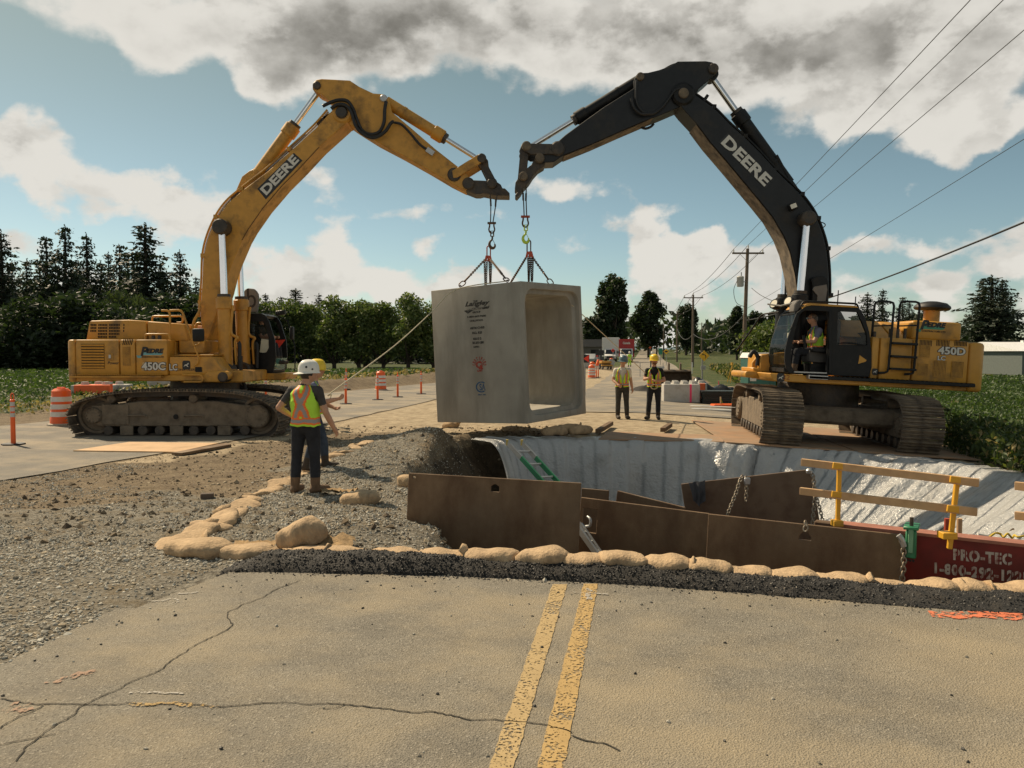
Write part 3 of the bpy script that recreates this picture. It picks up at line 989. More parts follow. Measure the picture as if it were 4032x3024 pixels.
DEER = [(-.42, -.30), (-.20, -.12), (-.02, -.06), (.10, -.22), (.30, -.34), (.36, -.28), (.20, -.14), (.16, .02), (.30, .16), (.44, .14), (.46, .20), (.34, .28), (.40, .42), (.30, .36),
  (.22, .28), (.06, .12), (-.14, .10), (-.30, .02), (-.44, -.12), (-.34, -.08), (-.28, -.12), (-.46, -.26)]

def emblem(mc, x, z, y, s, side=-1, mirror=1):
 """leaping deer on a black rounded square"""
 pr = []
 for k in range(16):
  t = 2 * math.pi * (k + .5) / 16
  c_, s_ = math.cos(t), math.sin(t)
  pr.append((x + s * .5 * math.copysign(abs(c_) ** .45, c_), z + s * .56 * math.copysign(abs(s_) ** .45, s_)))
 o = MB().prism(pr, y, y + .004 * side).build('emblem_badge', DECAL_K, mc.root, None)
 MB().prism([(x + mirror * a * s * .72, z + b * s * .72) for a, b in DEER], y + .004 * side, y + .007 * side).build('emblem_deer', DECAL_W, o, None)

def local_text(mc, s, org, xd, yd, size, m, parent=None, **kw):
 return place_text('lettering', text_mesh(s, size, m, **kw), org, xd, yd, parent or mc.root)

def company_logo(mc, x, z, y, L, colr, side=-1, small=True):
 """slanted block name on a two-tone speed bar"""
 h = L * .30
 o = MB().prism([(x - L * .5, z - h * .62), (x - L * .36, z - h * .62), (x - L * .34, z - h * .25), (x + L * .42, z - h * .25), (x + L * .5, z - h * .02), (x + L * .46, z + h * .12),
     (x - L * .34, z + h * .12), (x - L * .40, z - h * .30), (x - L * .55, z - h * .30)], y, y + .003 * side).build('logo_bar', colr, mc.root, None)
 place_text('lettering', text_mesh('P', h * 1.55, DECAL_K, bold=.012, shear=.25), (x - L * .27, y + .006 * side, z + h * .18), (1, 0, 0), (0, 0, 1), mc.root)
 place_text('lettering', text_mesh('EDRE', h * .78, DECAL_K, bold=.008, shear=.25, sx=1.15), (x + L * .16, y + .006 * side, z + h * .26), (1, 0, 0), (0, 0, 1), mc.root)
 if small:
  place_text('lettering', text_mesh('CONTRACTORS LTD', h * .3, DECAL_K), (x + L * .1, y + .004 * side, z - h * .5), (1, 0, 0), (0, 0, 1), mc.root)

def fit_text(s, m, w, h, bold=.02, depth=.004, **kw):
 me = text_mesh(s, .5, m, bold=bold, depth=depth, **kw)
 co = np.array([v.co[:] for v in me.vertices]); lo, hi = co.min(0), co.max(0)
 me.transform(Matrix.Diagonal((w / (hi[0] - lo[0]), h / (hi[1] - lo[1]), 1, 1)) @ Matrix.Translation((-(lo[0] + hi[0]) / 2, -(lo[1] + hi[1]) / 2, 0)))
 return me

def outlined(mc, s, org, w, h, parent=None):
 """white letters on a black outline, standing on a side panel that faces the camera"""
 for (m, b, dy, g) in ((DECAL_K, .045, .004, 1.12), (DECAL_W, .016, .009, 1.0)):
  place_text('lettering', fit_text(s, m, w * (1 + (g - 1) * .4), h * g, b), (org[0], org[1] - dy, org[2]), (1, 0, 0), (0, 0, 1), parent or mc.root)

# ------------------------------------------------------------------ the yellow excavator on the left
def left_machine():
 root = thing('excavator', 'yellow tracked excavator with a yellow boom, standing side-on on the left detour road', 'excavator', (-7.75, 20.15, -.38), (0, 0, 0), 'excavators lifting the culvert together')
 mc = Machine(root); P = mc.p; ly = mc.ly
 # ---- tracks
 tp = [(290, 1368), (205, 1326), (156, 1260), (136, 1190), (152, 1130), (205, 1084), (300, 1052), (450, 1018), (650, 998), (900, 992), (1150, 993), (1400, 1006), (1560, 1031),
   (1676, 1070), (1762, 1132), (1797, 1200), (1797, 1255), (1768, 1308), (1716, 1350), (1640, 1368), (1300, 1370), (960, 1370), (620, 1370)]
 pr = mc.prof(zA, tp, 18.3)
 for c, sd in ((ly(18.75), -1), (ly(21.5), 1)):
  xs = [p[0] for p in pr]
  build_track(mc, pr, c, .90, 'x', sd, 50, (-1.55, .35), .5, step=(sd < 0))
 # ---- undercarriage centre and slew ring
 MB().box((-.25, 0, .62), (2.6, 2.2, .42)).build('undercarriage', MUDDY, root, 30, bevel=.05)
 for x in (-1.35, .85):
  MB().box((x, 0, .62), (.55, 2.6, .36)).build('cross_beam', MUDDY, root, 30, bevel=.05)
 q0, q1 = P(zM((1520, 1460)), 20.15), P(zM((2090, 1515)), 20.15)
 MB().cyl(((q0.x + q1.x) / 2, 0, .75), ((q0.x + q1.x) / 2, 0, 1.40), .86, 32).build('slew_ring', GREASY, root, 40, bevel=.02)
 # ---- upper structure, near side plane
 YN = 18.72; yn = ly(YN); yf = ly(21.55)
 def X(px, Y=YN): return P(zM((px, 1200)), Y).x
 def Z(py, Y=YN): return P(zM((1200, py)), Y).z
 z0, z1 = Z(1448), Z(1078)
 cw = []
 for k in range(11):
  t = math.pi / 2 * k / 10
  cw.append((X(655) - .02 - (.55) * 1.0 - .62 * math.sin(t) * 0 + 0, 0))
 xa, xb = X(562), X(653)
 arc = [(xb, yn), (xa + .18, yn), (xa + .06, yn + .05), (xa, yn + .17)]
 tail = []
 for k in range(9):
  f = k / 8; yy = yn + .17 + (yf - yn - .34) * f
  tail.append((xa - .42 * math.sin(math.pi * f), yy))
 arc += tail[1:-1] + [(xa, yf - .17), (xa + .06, yf - .05), (xa + .18, yf), (xb, yf)]
 MB().prism(arc, z0, z1, to3=lambda a, b, h: (a, b, h)).build('counterweight', YEL, root, 40, bevel=.07, seg=3)
 def door(a, b, nm='side_door', m=YEL):
  return MB().box(((X(a) + X(b)) / 2, yn + .25, (Z(1388) + z1) / 2), (X(b) - X(a), .5, z1 - Z(1388))).build(nm, m, root, 40, bevel=.035, seg=2)
 door(657, 1036); door(1042, 1176); door(1182, 1455)
 MB().box(((X(657) + X(1455)) / 2, (yn + .5 + yf) / 2, (Z(1388) + z1) / 2 - .01), (X(1455) - X(657) - .02, yf - yn - .5, z1 - Z(1388) - .03)).build('engine_housing', YEL, root, 40, bevel=.04)
 MB().prism([(X(600), z0 + .02), (X(1795), z0 + .02), (X(1870), Z(1385) - .005), (X(640), Z(1385) - .005)], yn + .05, yf - .05).build('main_frame', YEL_D, root, 40, bevel=.02)
 MB().box(((X(632) + X(1420)) / 2, yn - .06, (Z(1388) + Z(1412)) / 2), (X(1420) - X(632), .16, .035)).build('step_rail', YEL_D, root, None)
 mb = MB()
 for i in range(40):
  mb.box((X(640) + (X(1412) - X(640)) * i / 39, yn - .07, Z(1386) + .005), (.035, .12, .015))
 o = mb.build('rail_teeth', YEL, root, None); o['kind'] = 'stuff'
 yt = yn + .06
 MB().prism([(X(1460), Z(1388)), (X(1930), Z(1388)), (X(1928), Z(1345)), (X(1870), Z(1262)), (X(1852), Z(1226)), (X(1462), Z(1226))], yt, yt + 1.0).build('fuel_tank', YEL, root, 40, bevel=.03, seg=2)
 MB().prism([(X(1470), Z(1218)), (X(1840), Z(1222)), (X(1850), Z(1206)), (X(1560), Z(1206))], yt + .03, yt + .95).build('tank_lid', YEL_D, root, 40, bevel=.01)
 MB().prism([(X(1750), Z(1448)), (X(1935), Z(1448)), (X(1978), Z(1425)), (X(1992), Z(1390)), (X(1975), Z(1358)), (X(1940), Z(1348)), (X(1800), Z(1352)), (X(1770), Z(1385))], yn + .02, yn + .75).build('front_step_box', YEL_D, root, 40, bevel=.03, seg=2)
 handrail(mc, [(X(1590), yn - .02, Z(1385)), (X(1765), yn - .05, Z(1385)), (X(1772), yn - .05, Z(1445)), (X(1600), yn - .02, Z(1446))], .022, YEL, 'step_loop')
 pin(mc, (X(1935), Z(1405)), yn - .02, yn + .6, .12, GREASY, 'tow_pin')
 MB().box((.55, .1, Z(1405)), (1.5, 2.4, .28)).build('boom_deck', YEL_D, root, 30, bevel=.03)
 MB().box((X(1452) + .36, yn + 1.25, (Z(1200) + z1) / 2), (.62, 1.4, z1 - Z(1200))).build('pump_housing', YEL, root, 40, bevel=.03)
 # ---- hood above
 yh = ly(19.25)
 Xh = lambda px: P(zM((px, 1000)), 19.25).x
 Zh = lambda py: P(zM((1000, py)), 19.25).z
 MB().prism([(Xh(742), Zh(1090)), (Xh(776), Zh(912)), (Xh(1115), Zh(904)), (Xh(1272), Zh(914)), (Xh(1280), Zh(1090))], yh, yh + 2.0).build('engine_hood', YEL, root, 40, bevel=.05, seg=2)
 MB().prism([(Xh(1286), Zh(1090)), (Xh(1277), Zh(916)), (Xh(1600), Zh(940)), (Xh(1640), Zh(1092))], yh + .01, yh + 1.9).build('engine_hood', YEL, root, 40, bevel=.05, seg=2)
 cells = []
 for i in range(5):
  z = 950 + i * 26
  for j in list(range(4)) + [5, 6, 7, 8, 9, 10] + [12, 13, 14, 15, 16, 17, 18] + [21]:
   if (j < 4 and i > 2) or (j == 21 and i > 2) or (j in (17, 18) and i > 3): continue
   cells.append((Xh(795 + j * 13.6 - i * 1.5), Zh(z)))
 slots(mc, cells, yh - .001, .024, .048)
 grille(mc, X(711), X(909), Z(1331), Z(1115), yn - .002, 9)
 mesh_grille(mc, X(1070), X(1135), Z(1304), Z(1142), yn - .002, 8, 22)
 slots(mc, [(X(1078 + 15 * k), Z(1096)) for k in range(6)], yn - .002, .018, .15, shear=.02)
 MB().box((X(957), yn - .005, Z(1228)), (.16, .02, .17)).build('latch', YEL_D, root, None, bevel=.01)
 MB().box((X(960), yn - .02, Z(1225)), (.05, .02, .08)).build('latch_handle', ALU, root, None)
 local_text(mc, 'Power', (X(984), yn - .004, Z(1282)), (1, 0, 0), (0, 0, 1), .10, DECAL_K, shear=.2)
 company_logo(mc, X(1310), Z(1196), yn - .002, .60, DECAL_T)
 MB().prism([(X(1232), Z(1347)), (X(1446), Z(1343)), (X(1448), Z(1272)), (X(1240), Z(1276))], yn - .001, yn - .003).build('worn_decal_film', mat('worn_film', (.50, .33, .14), .6, var=.3, scale=8), root, None)
 outlined(mc, '450C', (X(1338), yn - .003, Z(1310)), .56, .19)
 outlined(mc, 'LC', (X(1500), yt - .002, Z(1318)), .19, .155)
 emblem(mc, X(1613), Z(1300), yt - .002, .19)
 local_text(mc, 'JOHN DEERE', (X(1613), yt - .004, Z(1341)), (1, 0, 0), (0, 0, 1), .075, DECAL_K, sx=1.1)
 slots(mc, [(X(1720), Z(1322 + 11 * k)) for k in range(4)], yt - .002, .16, .03, shear=-.015)
 yr = yn + .15
 handrail(mc, [(X(1240), yr, Z(1072)), (X(1243), yr, Z(1030)), (X(1452), yr, Z(1030)), (X(1457), yr, Z(1072))], .024, YEL)
 yr = yn + .35
 Xr = lambda px: P(zM((px, 900)), 19.07).x
 Zr = lambda py: P(zM((900, py)), 19.07).z
 handrail(mc, [(Xr(1480), yr, Zr(1072)), (Xr(1480), yr, Zr(824)), (Xr(1408), yr, Zr(824))], .026, YEL)
 handrail(mc, [(Xr(1480), yr, Zr(824)), (Xr(1585), yr, Zr(820)), (Xr(1612), yr, Zr(900)), (Xr(1668), yr, Zr(1080))], .026, YEL)
 yr2 = yn + 1.1
 Xq = lambda px: P(zM((px, 900)), 19.82).x
 Zq = lambda py: P(zM((900, py)), 19.82).z
 handrail(mc, [(Xq(1325), yr2, Zq(925)), (Xq(1325), yr2, Zq(874)), (Xq(1592), yr2, Zq(872)), (Xq(1592), yr2, Zq(930)), (Xq(1540), yr2, Zq(930))], .024, YEL)
 for px in (1305, 1360):
  MB().cyl((X(px), yn + .2, Z(1074)), (X(px), yn + .2, Z(1022)), .045, 10).build('filler_cap', GREASY, root, 40)
 MB().box((X(1738), yn - .05, Z(1038)), (.28, .10, .31)).build('mirror', BLK, root, 40, bevel=.05, seg=2)
 handrail(mc, [(X(1672), yn + .02, Z(985)), (X(1688), yn - .02, Z(1140)), (X(1782), yn - .04, Z(1090)), (X(1782), yn - .04, Z(1030))], .018, YEL, 'mirror_bracket')
 handrail(mc, [(X(1692), yn + .02, Z(1140)), (X(1728), yn - .0, Z(1225)), (X(1722), yn, Z(1285)), (X(1690), yn, Z(1305))], .02, YEL, 'grab_bar')
 # ---- boom
 Yb = 19.80; yb = ly(Yb); bw = .74
 def B(pts, zf, Y=Yb): return mc.prof(zf, pts, Y)
 ident = lambda p: p
 boom = [(800, 1340), (789, 1239), (791, 1199), (796, 1100), (801, 1009), (820, 934), (855, 858), (896, 801), (953, 750), (1054, 674), (1143, 595), (1244, 503), (1310, 432),
   (1323, 422), (1347, 415), (1371, 432), (1378, 455), (1358, 488), (1257, 579), (1181, 661), (1111, 731), (1035, 820), (978, 902), (953, 946), (915, 1035), (896, 1092), (882, 1149), (863, 1207), (811, 1358)]
 bp = B(boom, ident)
 bo = MB().prism(bp, yb, yb + bw).build('boom', YEL_D, root, 28, bevel=.015)
 for k, seg in enumerate((boom[18:24],)):
  pts = [(x, yb - .004, z) for x, z in B(seg, ident)]
  MB().tube(pts, .012, 5).build('weld_seam', mat('dark_weld', (.14, .07, .02), .8), bo, 60)
 A0 = mc.p((1347, 445), Yb)
 pin(mc, (A0.x, A0.z), yb - .10, yb + bw + .10, .15)
 pin(mc, (A0.x, A0.z), yb - .04, yb + bw + .04, .26, YEL_D, 'pivot_boss')
 MB().prism([(P(zM(q), 19.6).x, P(zM(q), 19.6).z) for q in ((1680, 1210), (1705, 1110), (1740, 1095), (1775, 1110), (1800, 1210))], ly(19.6), ly(19.7)).build('boom_foot_plate', YEL_D, root, 30, bevel=.01)
 MB().prism([(P(zM(q), 20.6).x, P(zM(q), 20.6).z) for q in ((1680, 1210), (1705, 1110), (1740, 1095), (1775, 1110), (1800, 1210))], ly(20.58), ly(20.68)).build('boom_foot_plate', YEL_D, root, 30, bevel=.01)
 q = P(zM((1735, 1150)), 19.6); pin(mc, (q.x, q.z), ly(19.5), ly(20.7), .13)
 def pan(c, zf, Y): return [mc.p(zf(k), Y) for k in c]
 c4 = pan(((548, 846), (776, 604), (722, 556), (494, 780)), zB, Yb)
 MB().prism([(p.x, p.z) for p in c4], yb - .004, yb - .001).build('name_panel', DECAL_K, root, None)
 mid = (c4[0] + c4[1] + c4[2] + c4[3]) / 4
 xd = (c4[1] - c4[0]); yd = c4[3] - c4[0]
 me = text_mesh('DEERE', .60, DECAL_W, bold=.022, sx=1.0)
 wdt = max(v.co.x for v in me.vertices) - min(v.co.x for v in me.vertices)
 hgt_ = max(v.co.y for v in me.vertices) - min(v.co.y for v in me.vertices)
 me.transform(Matrix.Diagonal((xd.length * .90 / wdt, yd.length * .68 / hgt_, 1, 1)))
 place_text('lettering', me, (mid.x, yb - .009, mid.z), (xd.x, 0, xd.z), (yd.x, 0, yd.z), root)
 # ---- arm
 Ya = Yb + .06; ya = ly(Ya)
 arm = [(838, 140), (845, 116), (862, 100), (895, 95), (1070, 105), (1130, 145), (1215, 185), (1275, 190), (1310, 215), (1330, 300), (1450, 400), (1600, 530), (1740, 640), (1800, 690), (1830, 735), (1820, 775), (1790, 790),
   (1700, 745), (1560, 662), (1400, 572), (1235, 485), (1100, 400), (1030, 350), (1000, 300), (950, 240), (900, 195), (865, 180), (845, 165)]
 MB().prism(B(arm, zB, Ya), ya, ya + .62).build('arm', YEL_D, root, 28, bevel=.015)
 for (c, r, m) in (((866, 138), .10, GREASY), ((1281, 218), .09, ALU), ((1720, 692), .17, GREASY), ((1808, 747), .15, GREASY)):
  q = P(zB(c), Ya); pin(mc, (q.x, q.z), ya - .05, ya + .67, r, m)
 cen = ya + .31
 def q3(c, y, zf=zB, Y=Ya): v = P(zf(c), Y); return Vector((v.x, y, v.z))
 hydraulic(mc, 'arm_cylinder', q3((385, 800), cen), q3((866, 138), cen), .66, .165, .075, YEL_D)
 MB().prism(B([(352, 800), (395, 700), (440, 665), (500, 640), (545, 660), (470, 740), (400, 795)], zB, Yb + .2), cen - .12, cen + .12).build('cylinder_bracket', YEL_D, root, 30, bevel=.01)
 hydraulic(mc, 'bucket_cylinder', q3((1285, 215), cen), q3((1890, 592), cen), .60, .145, .062, YEL_D)
 for y in (ya - .06, ya + .62):
  MB().prism(B([(1708, 670), (1868, 570), (1905, 570), (1905, 605), (1885, 622), (1740, 712), (1715, 715)], zB, Ya), y, y + .06).build('link_bar', YEL_D, root, 30, bevel=.008)
 for y in (ya + .06, ya + .48):
  MB().prism(B([(1870, 600), (1880, 570), (1905, 568), (1930, 600), (1935, 640), (1985, 735), (1975, 770), (1945, 770), (1925, 720), (1885, 640)], zB, Ya), y, y + .08).build('bucket_link', GREASY, root, 30, bevel=.008)
 q = P(zB((1890, 592)), Ya); pin(mc, (q.x, q.z), ya - .07, ya + .69, .12)
 cp = MB().prism(B([(1780, 740), (1800, 722), (1920, 728), (1985, 735), (2010, 752), (2020, 775), (2035, 775), (2065, 805), (2064, 822), (1975, 820), (1900, 806), (1880, 812), (1850, 812), (1790, 788)], zB, Ya), ya + .02, ya + .60).build('bucket_coupler', GREASY, root, 30, bevel=.012)
 q = P(zB((1955, 745)), Ya); pin(mc, (q.x, q.z), ya - .06, ya + .68, .13)
 # ---- boom cylinders
 for (Y, foot, head, top, sp) in ((19.62, (660, 1310), (645, 310), (275, 1020), None), (20.78, (905, 1300), (885, 340), None, None)):
  y = ly(Y)
  a = P(c3b(foot), Y); b = P(c3b(head), Y); a.y = b.y = y
  if top: t_ = P(zB(top), Y)
  else:
   v = P(zB((275, 1020)), 19.62); t_ = Vector((v.x, y, v.z))
  t_ = Vector((t_.x, y, t_.z))
  L = (t_ - a).length
  hydraulic(mc, 'boom_cylinder', a, t_, (b - a).length / L, .165, .085, YEL)
  MB().cyl((t_.x, y - .2, t_.z), (t_.x, y + .2, t_.z), .19, 18).build('pivot_pin', GREASY, root, 40, bevel=.03)
  pin(mc, (a.x, a.z), y - .22, y + .22, .21)
  hose(mc, [a + Vector((.26, -.02, .15)), a + Vector((.24, -.03, .7)), a.lerp(b, .45) + Vector((.30, -.03, 0)), a.lerp(b, .5) + Vector((.14, -.03, 0.05)), b + Vector((.19, -.02, -.2))], .035, YEL, 'steel_pipe')
  hose(mc, [a + Vector((.34, -.05, .05)), a + Vector((.36, -.06, .6)), a.lerp(b, .38) + Vector((.33, -.06, 0))], .05)
 off = [(782, 1250), (785, 1190), (791, 1100), (795, 1005), (812, 930), (846, 852), (888, 792), (946, 741), (1046, 664), (1135, 584), (1235, 492), (1290, 430)]
 for k, dy in enumerate((.10, .30)):
  pts = [(p[0], yb + dy, p[1]) for p in B([(u - 5 - 3 * k, v - 3 - 2 * k) for u, v in off], ident)]
  hose(mc, pts, .028, YEL_D if k == 0 else GREYM, 'steel_pipe')
 for (u, v) in off[1:-1:2]:
  q = P((u, v), Yb); MB().box((q.x, yb + .2, q.z), (.10, .34, .10)).build('pipe_clamp', YEL_D, root, None)
 yk = yb - .06
 H = lambda pts, y=yk, zf=zB: [(P(zf(c), Yb).x, y, P(zf(c), Yb).z) for c in pts]
 hose(mc, H([(905, 270), (960, 245), (1010, 232), (1060, 240), (1095, 290), (1120, 360), (1150, 420), (1200, 445), (1255, 430), (1285, 370), (1290, 290), (1300, 240)]), .042)
 hose(mc, H([(960, 290), (1000, 265), (1050, 270), (1085, 310), (1110, 390), (1150, 440), (1220, 470), (1290, 435), (1330, 380), (1350, 370)], yk - .05), .042)
 hose(mc, H([(1350, 372), (1395, 385), (1450, 440), (1510, 510), (1570, 550)], yk), .032)
 MB().box(H([(1572, 552)])[0], (.20, .08, .12), Matrix.Rotation(R(35), 3, 'Y')).build('hose_fitting', ALU, root, None)
 for c in ((880, 330), (925, 300), (950, 290)):
  a_, b_ = H([c, (c[0] + 30, c[1] + 55)], yb + .2)
  MB().bar(a_, b_, .06, .30).build('pipe_bracket', GREASY, root, None)
 hose(mc, H([(410, 700), (350, 770), (310, 850), (260, 930), (225, 990)], yb + .3), .04)
 hose(mc, H([(425, 690), (365, 755), (322, 840), (285, 900), (240, 975)], yb + .38), .04)
 q = H([(345, 825)], yb + .3)[0]; MB().cyl((q[0], q[1] - .1, q[2]), (q[0], q[1] + .1, q[2]), .14, 14).build('swivel_block', GREASY, root, 40)
 hose(mc, [(P(c3b(k), 19.6).x, ly(19.6), P(c3b(k), 19.6).z) for k in ((300, 400), (295, 500), (225, 630), (200, 740), (200, 850), (225, 960))], .035, YEL, 'steel_pipe')
 hose(mc, [(P(c3b(k), 19.6).x, ly(19.6) + .1, P(c3b(k), 19.6).z) for k in ((292, 665), (240, 672), (225, 740), (230, 830))], .032, YEL, 'steel_pipe')
 for dx in (0, .13):
  v = P(c3b((770, 1110)), 20.0)
  hose(mc, [(v.x + dx, ly(20.1), v.z), (v.x + dx, ly(20.1), v.z - .4), (v.x + .08 + dx, ly(20.1), v.z - .75), (v.x + .25, ly(20.1), v.z - .85)], .05)
 # ---- cab on the far side
 Yc = 20.95; yc = ly(Yc); cwid = 1.12
 side = [(735, 525), (1130, 530), (1190, 560), (1240, 640), (1320, 900), (1335, 1130), (1290, 1345), (735, 1345)]
 win = [(948, 640), (1150, 640), (1190, 700), (1232, 860), (1236, 1000), (1205, 1060), (1100, 1080), (948, 1060)]
 so = mc.prof(c3b, side, Yc); wo = mc.prof(c3b, win, Yc)
 cab = MB().prism(so, yc, yc + .07, [wo]).build('cab', BLK, root, 30, bevel=.008)
 bigwin = mc.prof(c3b, [(790, 600), (1130, 600), (1180, 640), (1240, 860), (1255, 1100), (1230, 1250), (790, 1250)], Yc)
 MB().prism(so, yc + cwid - .07, yc + cwid, [bigwin]).build('cab_door_frame', BLK, cab, 30)
 xs0, zs0 = so[0]; xs1 = so[5][0]
 MB().prism([so[0], so[1], so[2], (so[2][0] - .1, so[2][1] - .06), (so[1][0] - .05, so[1][1] - .07), (so[0][0], so[0][1] - .07)], yc + .07, yc + cwid - .07).build('cab_roof', BLK, cab, 30)
 MB().prism([so[7], (so[6][0], so[6][1]), (so[6][0] + .02, so[6][1] + .08), (so[7][0], so[7][1] + .08)], yc + .07, yc + cwid - .07).build('cab_floor', BLK, cab, 30)
 MB().box((xs0 + .03, yc + cwid / 2, (zs0 + so[7][1]) / 2), (.06, cwid - .14, zs0 - so[7][1] - .16)).build('cab_back', BLK, cab, 30)
 MB().prism(wo, yc + .03, yc + .04).build('side_window', GLASS, cab, None)
 for zz in (700, 790, 880):
  a_, b_ = P(c3b((950, zz)), Yc), P(c3b((1225, zz + 10)), Yc)
  MB().bar((a_.x, yc + .1, a_.z), (b_.x, yc + .1, b_.z), .02, .02).build('window_bar', BLK, cab, None)
 lg = mc.prof(c3b, [(1335, 1140), (1290, 1330)], Yc)
 MB().add([(lg[0][0], yc + .08, lg[0][1]), (lg[0][0], yc + cwid - .08, lg[0][1]), (lg[1][0], yc + cwid - .08, lg[1][1]), (lg[1][0], yc + .08, lg[1][1])], [(0, 1, 2, 3)]).build('lower_windscreen', TEALG, cab, None)
 fx, fz = so[3]
 MB().tube([(so[1][0] + .05, yc + cwid, so[1][1] + .03), (so[2][0] + .25, yc + cwid + .05, so[2][1] - .1), (so[3][0] + .35, yc + cwid + .05, so[3][1] - .6), (so[4][0] + .22, yc + cwid, so[4][1] - .9), (so[5][0] + .15, yc + cwid, so[5][1] - .6)], .018, 6).build('mirror_arm', BLK, cab, 60)
 MB().box((so[3][0] + .27, yc + cwid + .08, so[3][1] - .28), (.10, .20, .36)).build('cab_mirror', BLK, cab, 40, bevel=.03)
 for dx in (.0, .16, .34):
  MB().box((so[1][0] + .2 + dx * .6, yc + cwid - .2 - dx, so[1][1] + .05), (.16, .14, .12)).build('work_light', BLK, cab, 40, bevel=.02)
 MB().prism(mc.prof(c3b, [(985, 1352), (1485, 1345), (1470, 1400), (1430, 1440), (985, 1440)], Yc), yc - .02, yc + cwid + .02).build('cab_base', YEL_D, root, 40, bevel=.02)
 q = P(c3b((1105, 1402)), Yc); MB().box((q.x, yc - .025, q.z), (.26, .01, .12)).build('base_slot', DARKIN, root, None)
 q = P(c3b((1350, 955)), Yc + .3)
 MB().add([(q.x - .13, yc + .5, q.z + .12), (q.x + .17, yc + .5, q.z + .13), (q.x - .08, yc + .5, q.z - .18)], [(0, 1, 2)]).build('warning_pennant', mat('red_pennant', (.8, .05, .02), .6), cab, None)
 q = P(c3b((1200, 980)), Yc)
 MB().box((q.x, yc + .02, q.z), (.30, .004, .36), Matrix.Rotation(R(8), 3, 'Y')).build('paper_sheet', mat('paper', (.6, .58, .45), .8), cab, None)
 MB().box((xs0 + .55, yc + .55, so[7][1] + .55), (.5, .5, .14)).build('seat', BLK, cab, 40, bevel=.05, seg=2)
 MB().box((xs0 + .30, yc + .55, so[7][1] + .95), (.14, .5, .75)).build('seat_back', BLK, cab, 40, bevel=.05, seg=2)
 mc.cab = (xs0 + .55, yc + .55, so[7][1] + .62)
 pr = mc.prof(c3b, [(908, 520), (905, 240), (925, 205), (965, 190), (1045, 200), (1075, 230), (1100, 270), (1108, 350), (1088, 520)], 21.7)
 gp = MB().prism(pr, ly(21.65), ly(21.75)).build('roof_panel', mat('grey_panel', (.17, .16, .145), .7, var=.08), root, 30, bevel=.02)
 q = P(c3b((1000, 340)), 21.65)
 place_text('lettering', text_mesh('b', .75, DECAL_K, sx=.8), (q.x, ly(21.65) - .004, q.z), (1, 0, 0), (0, 0, 1), gp)
 return mc

LEFT = left_machine()

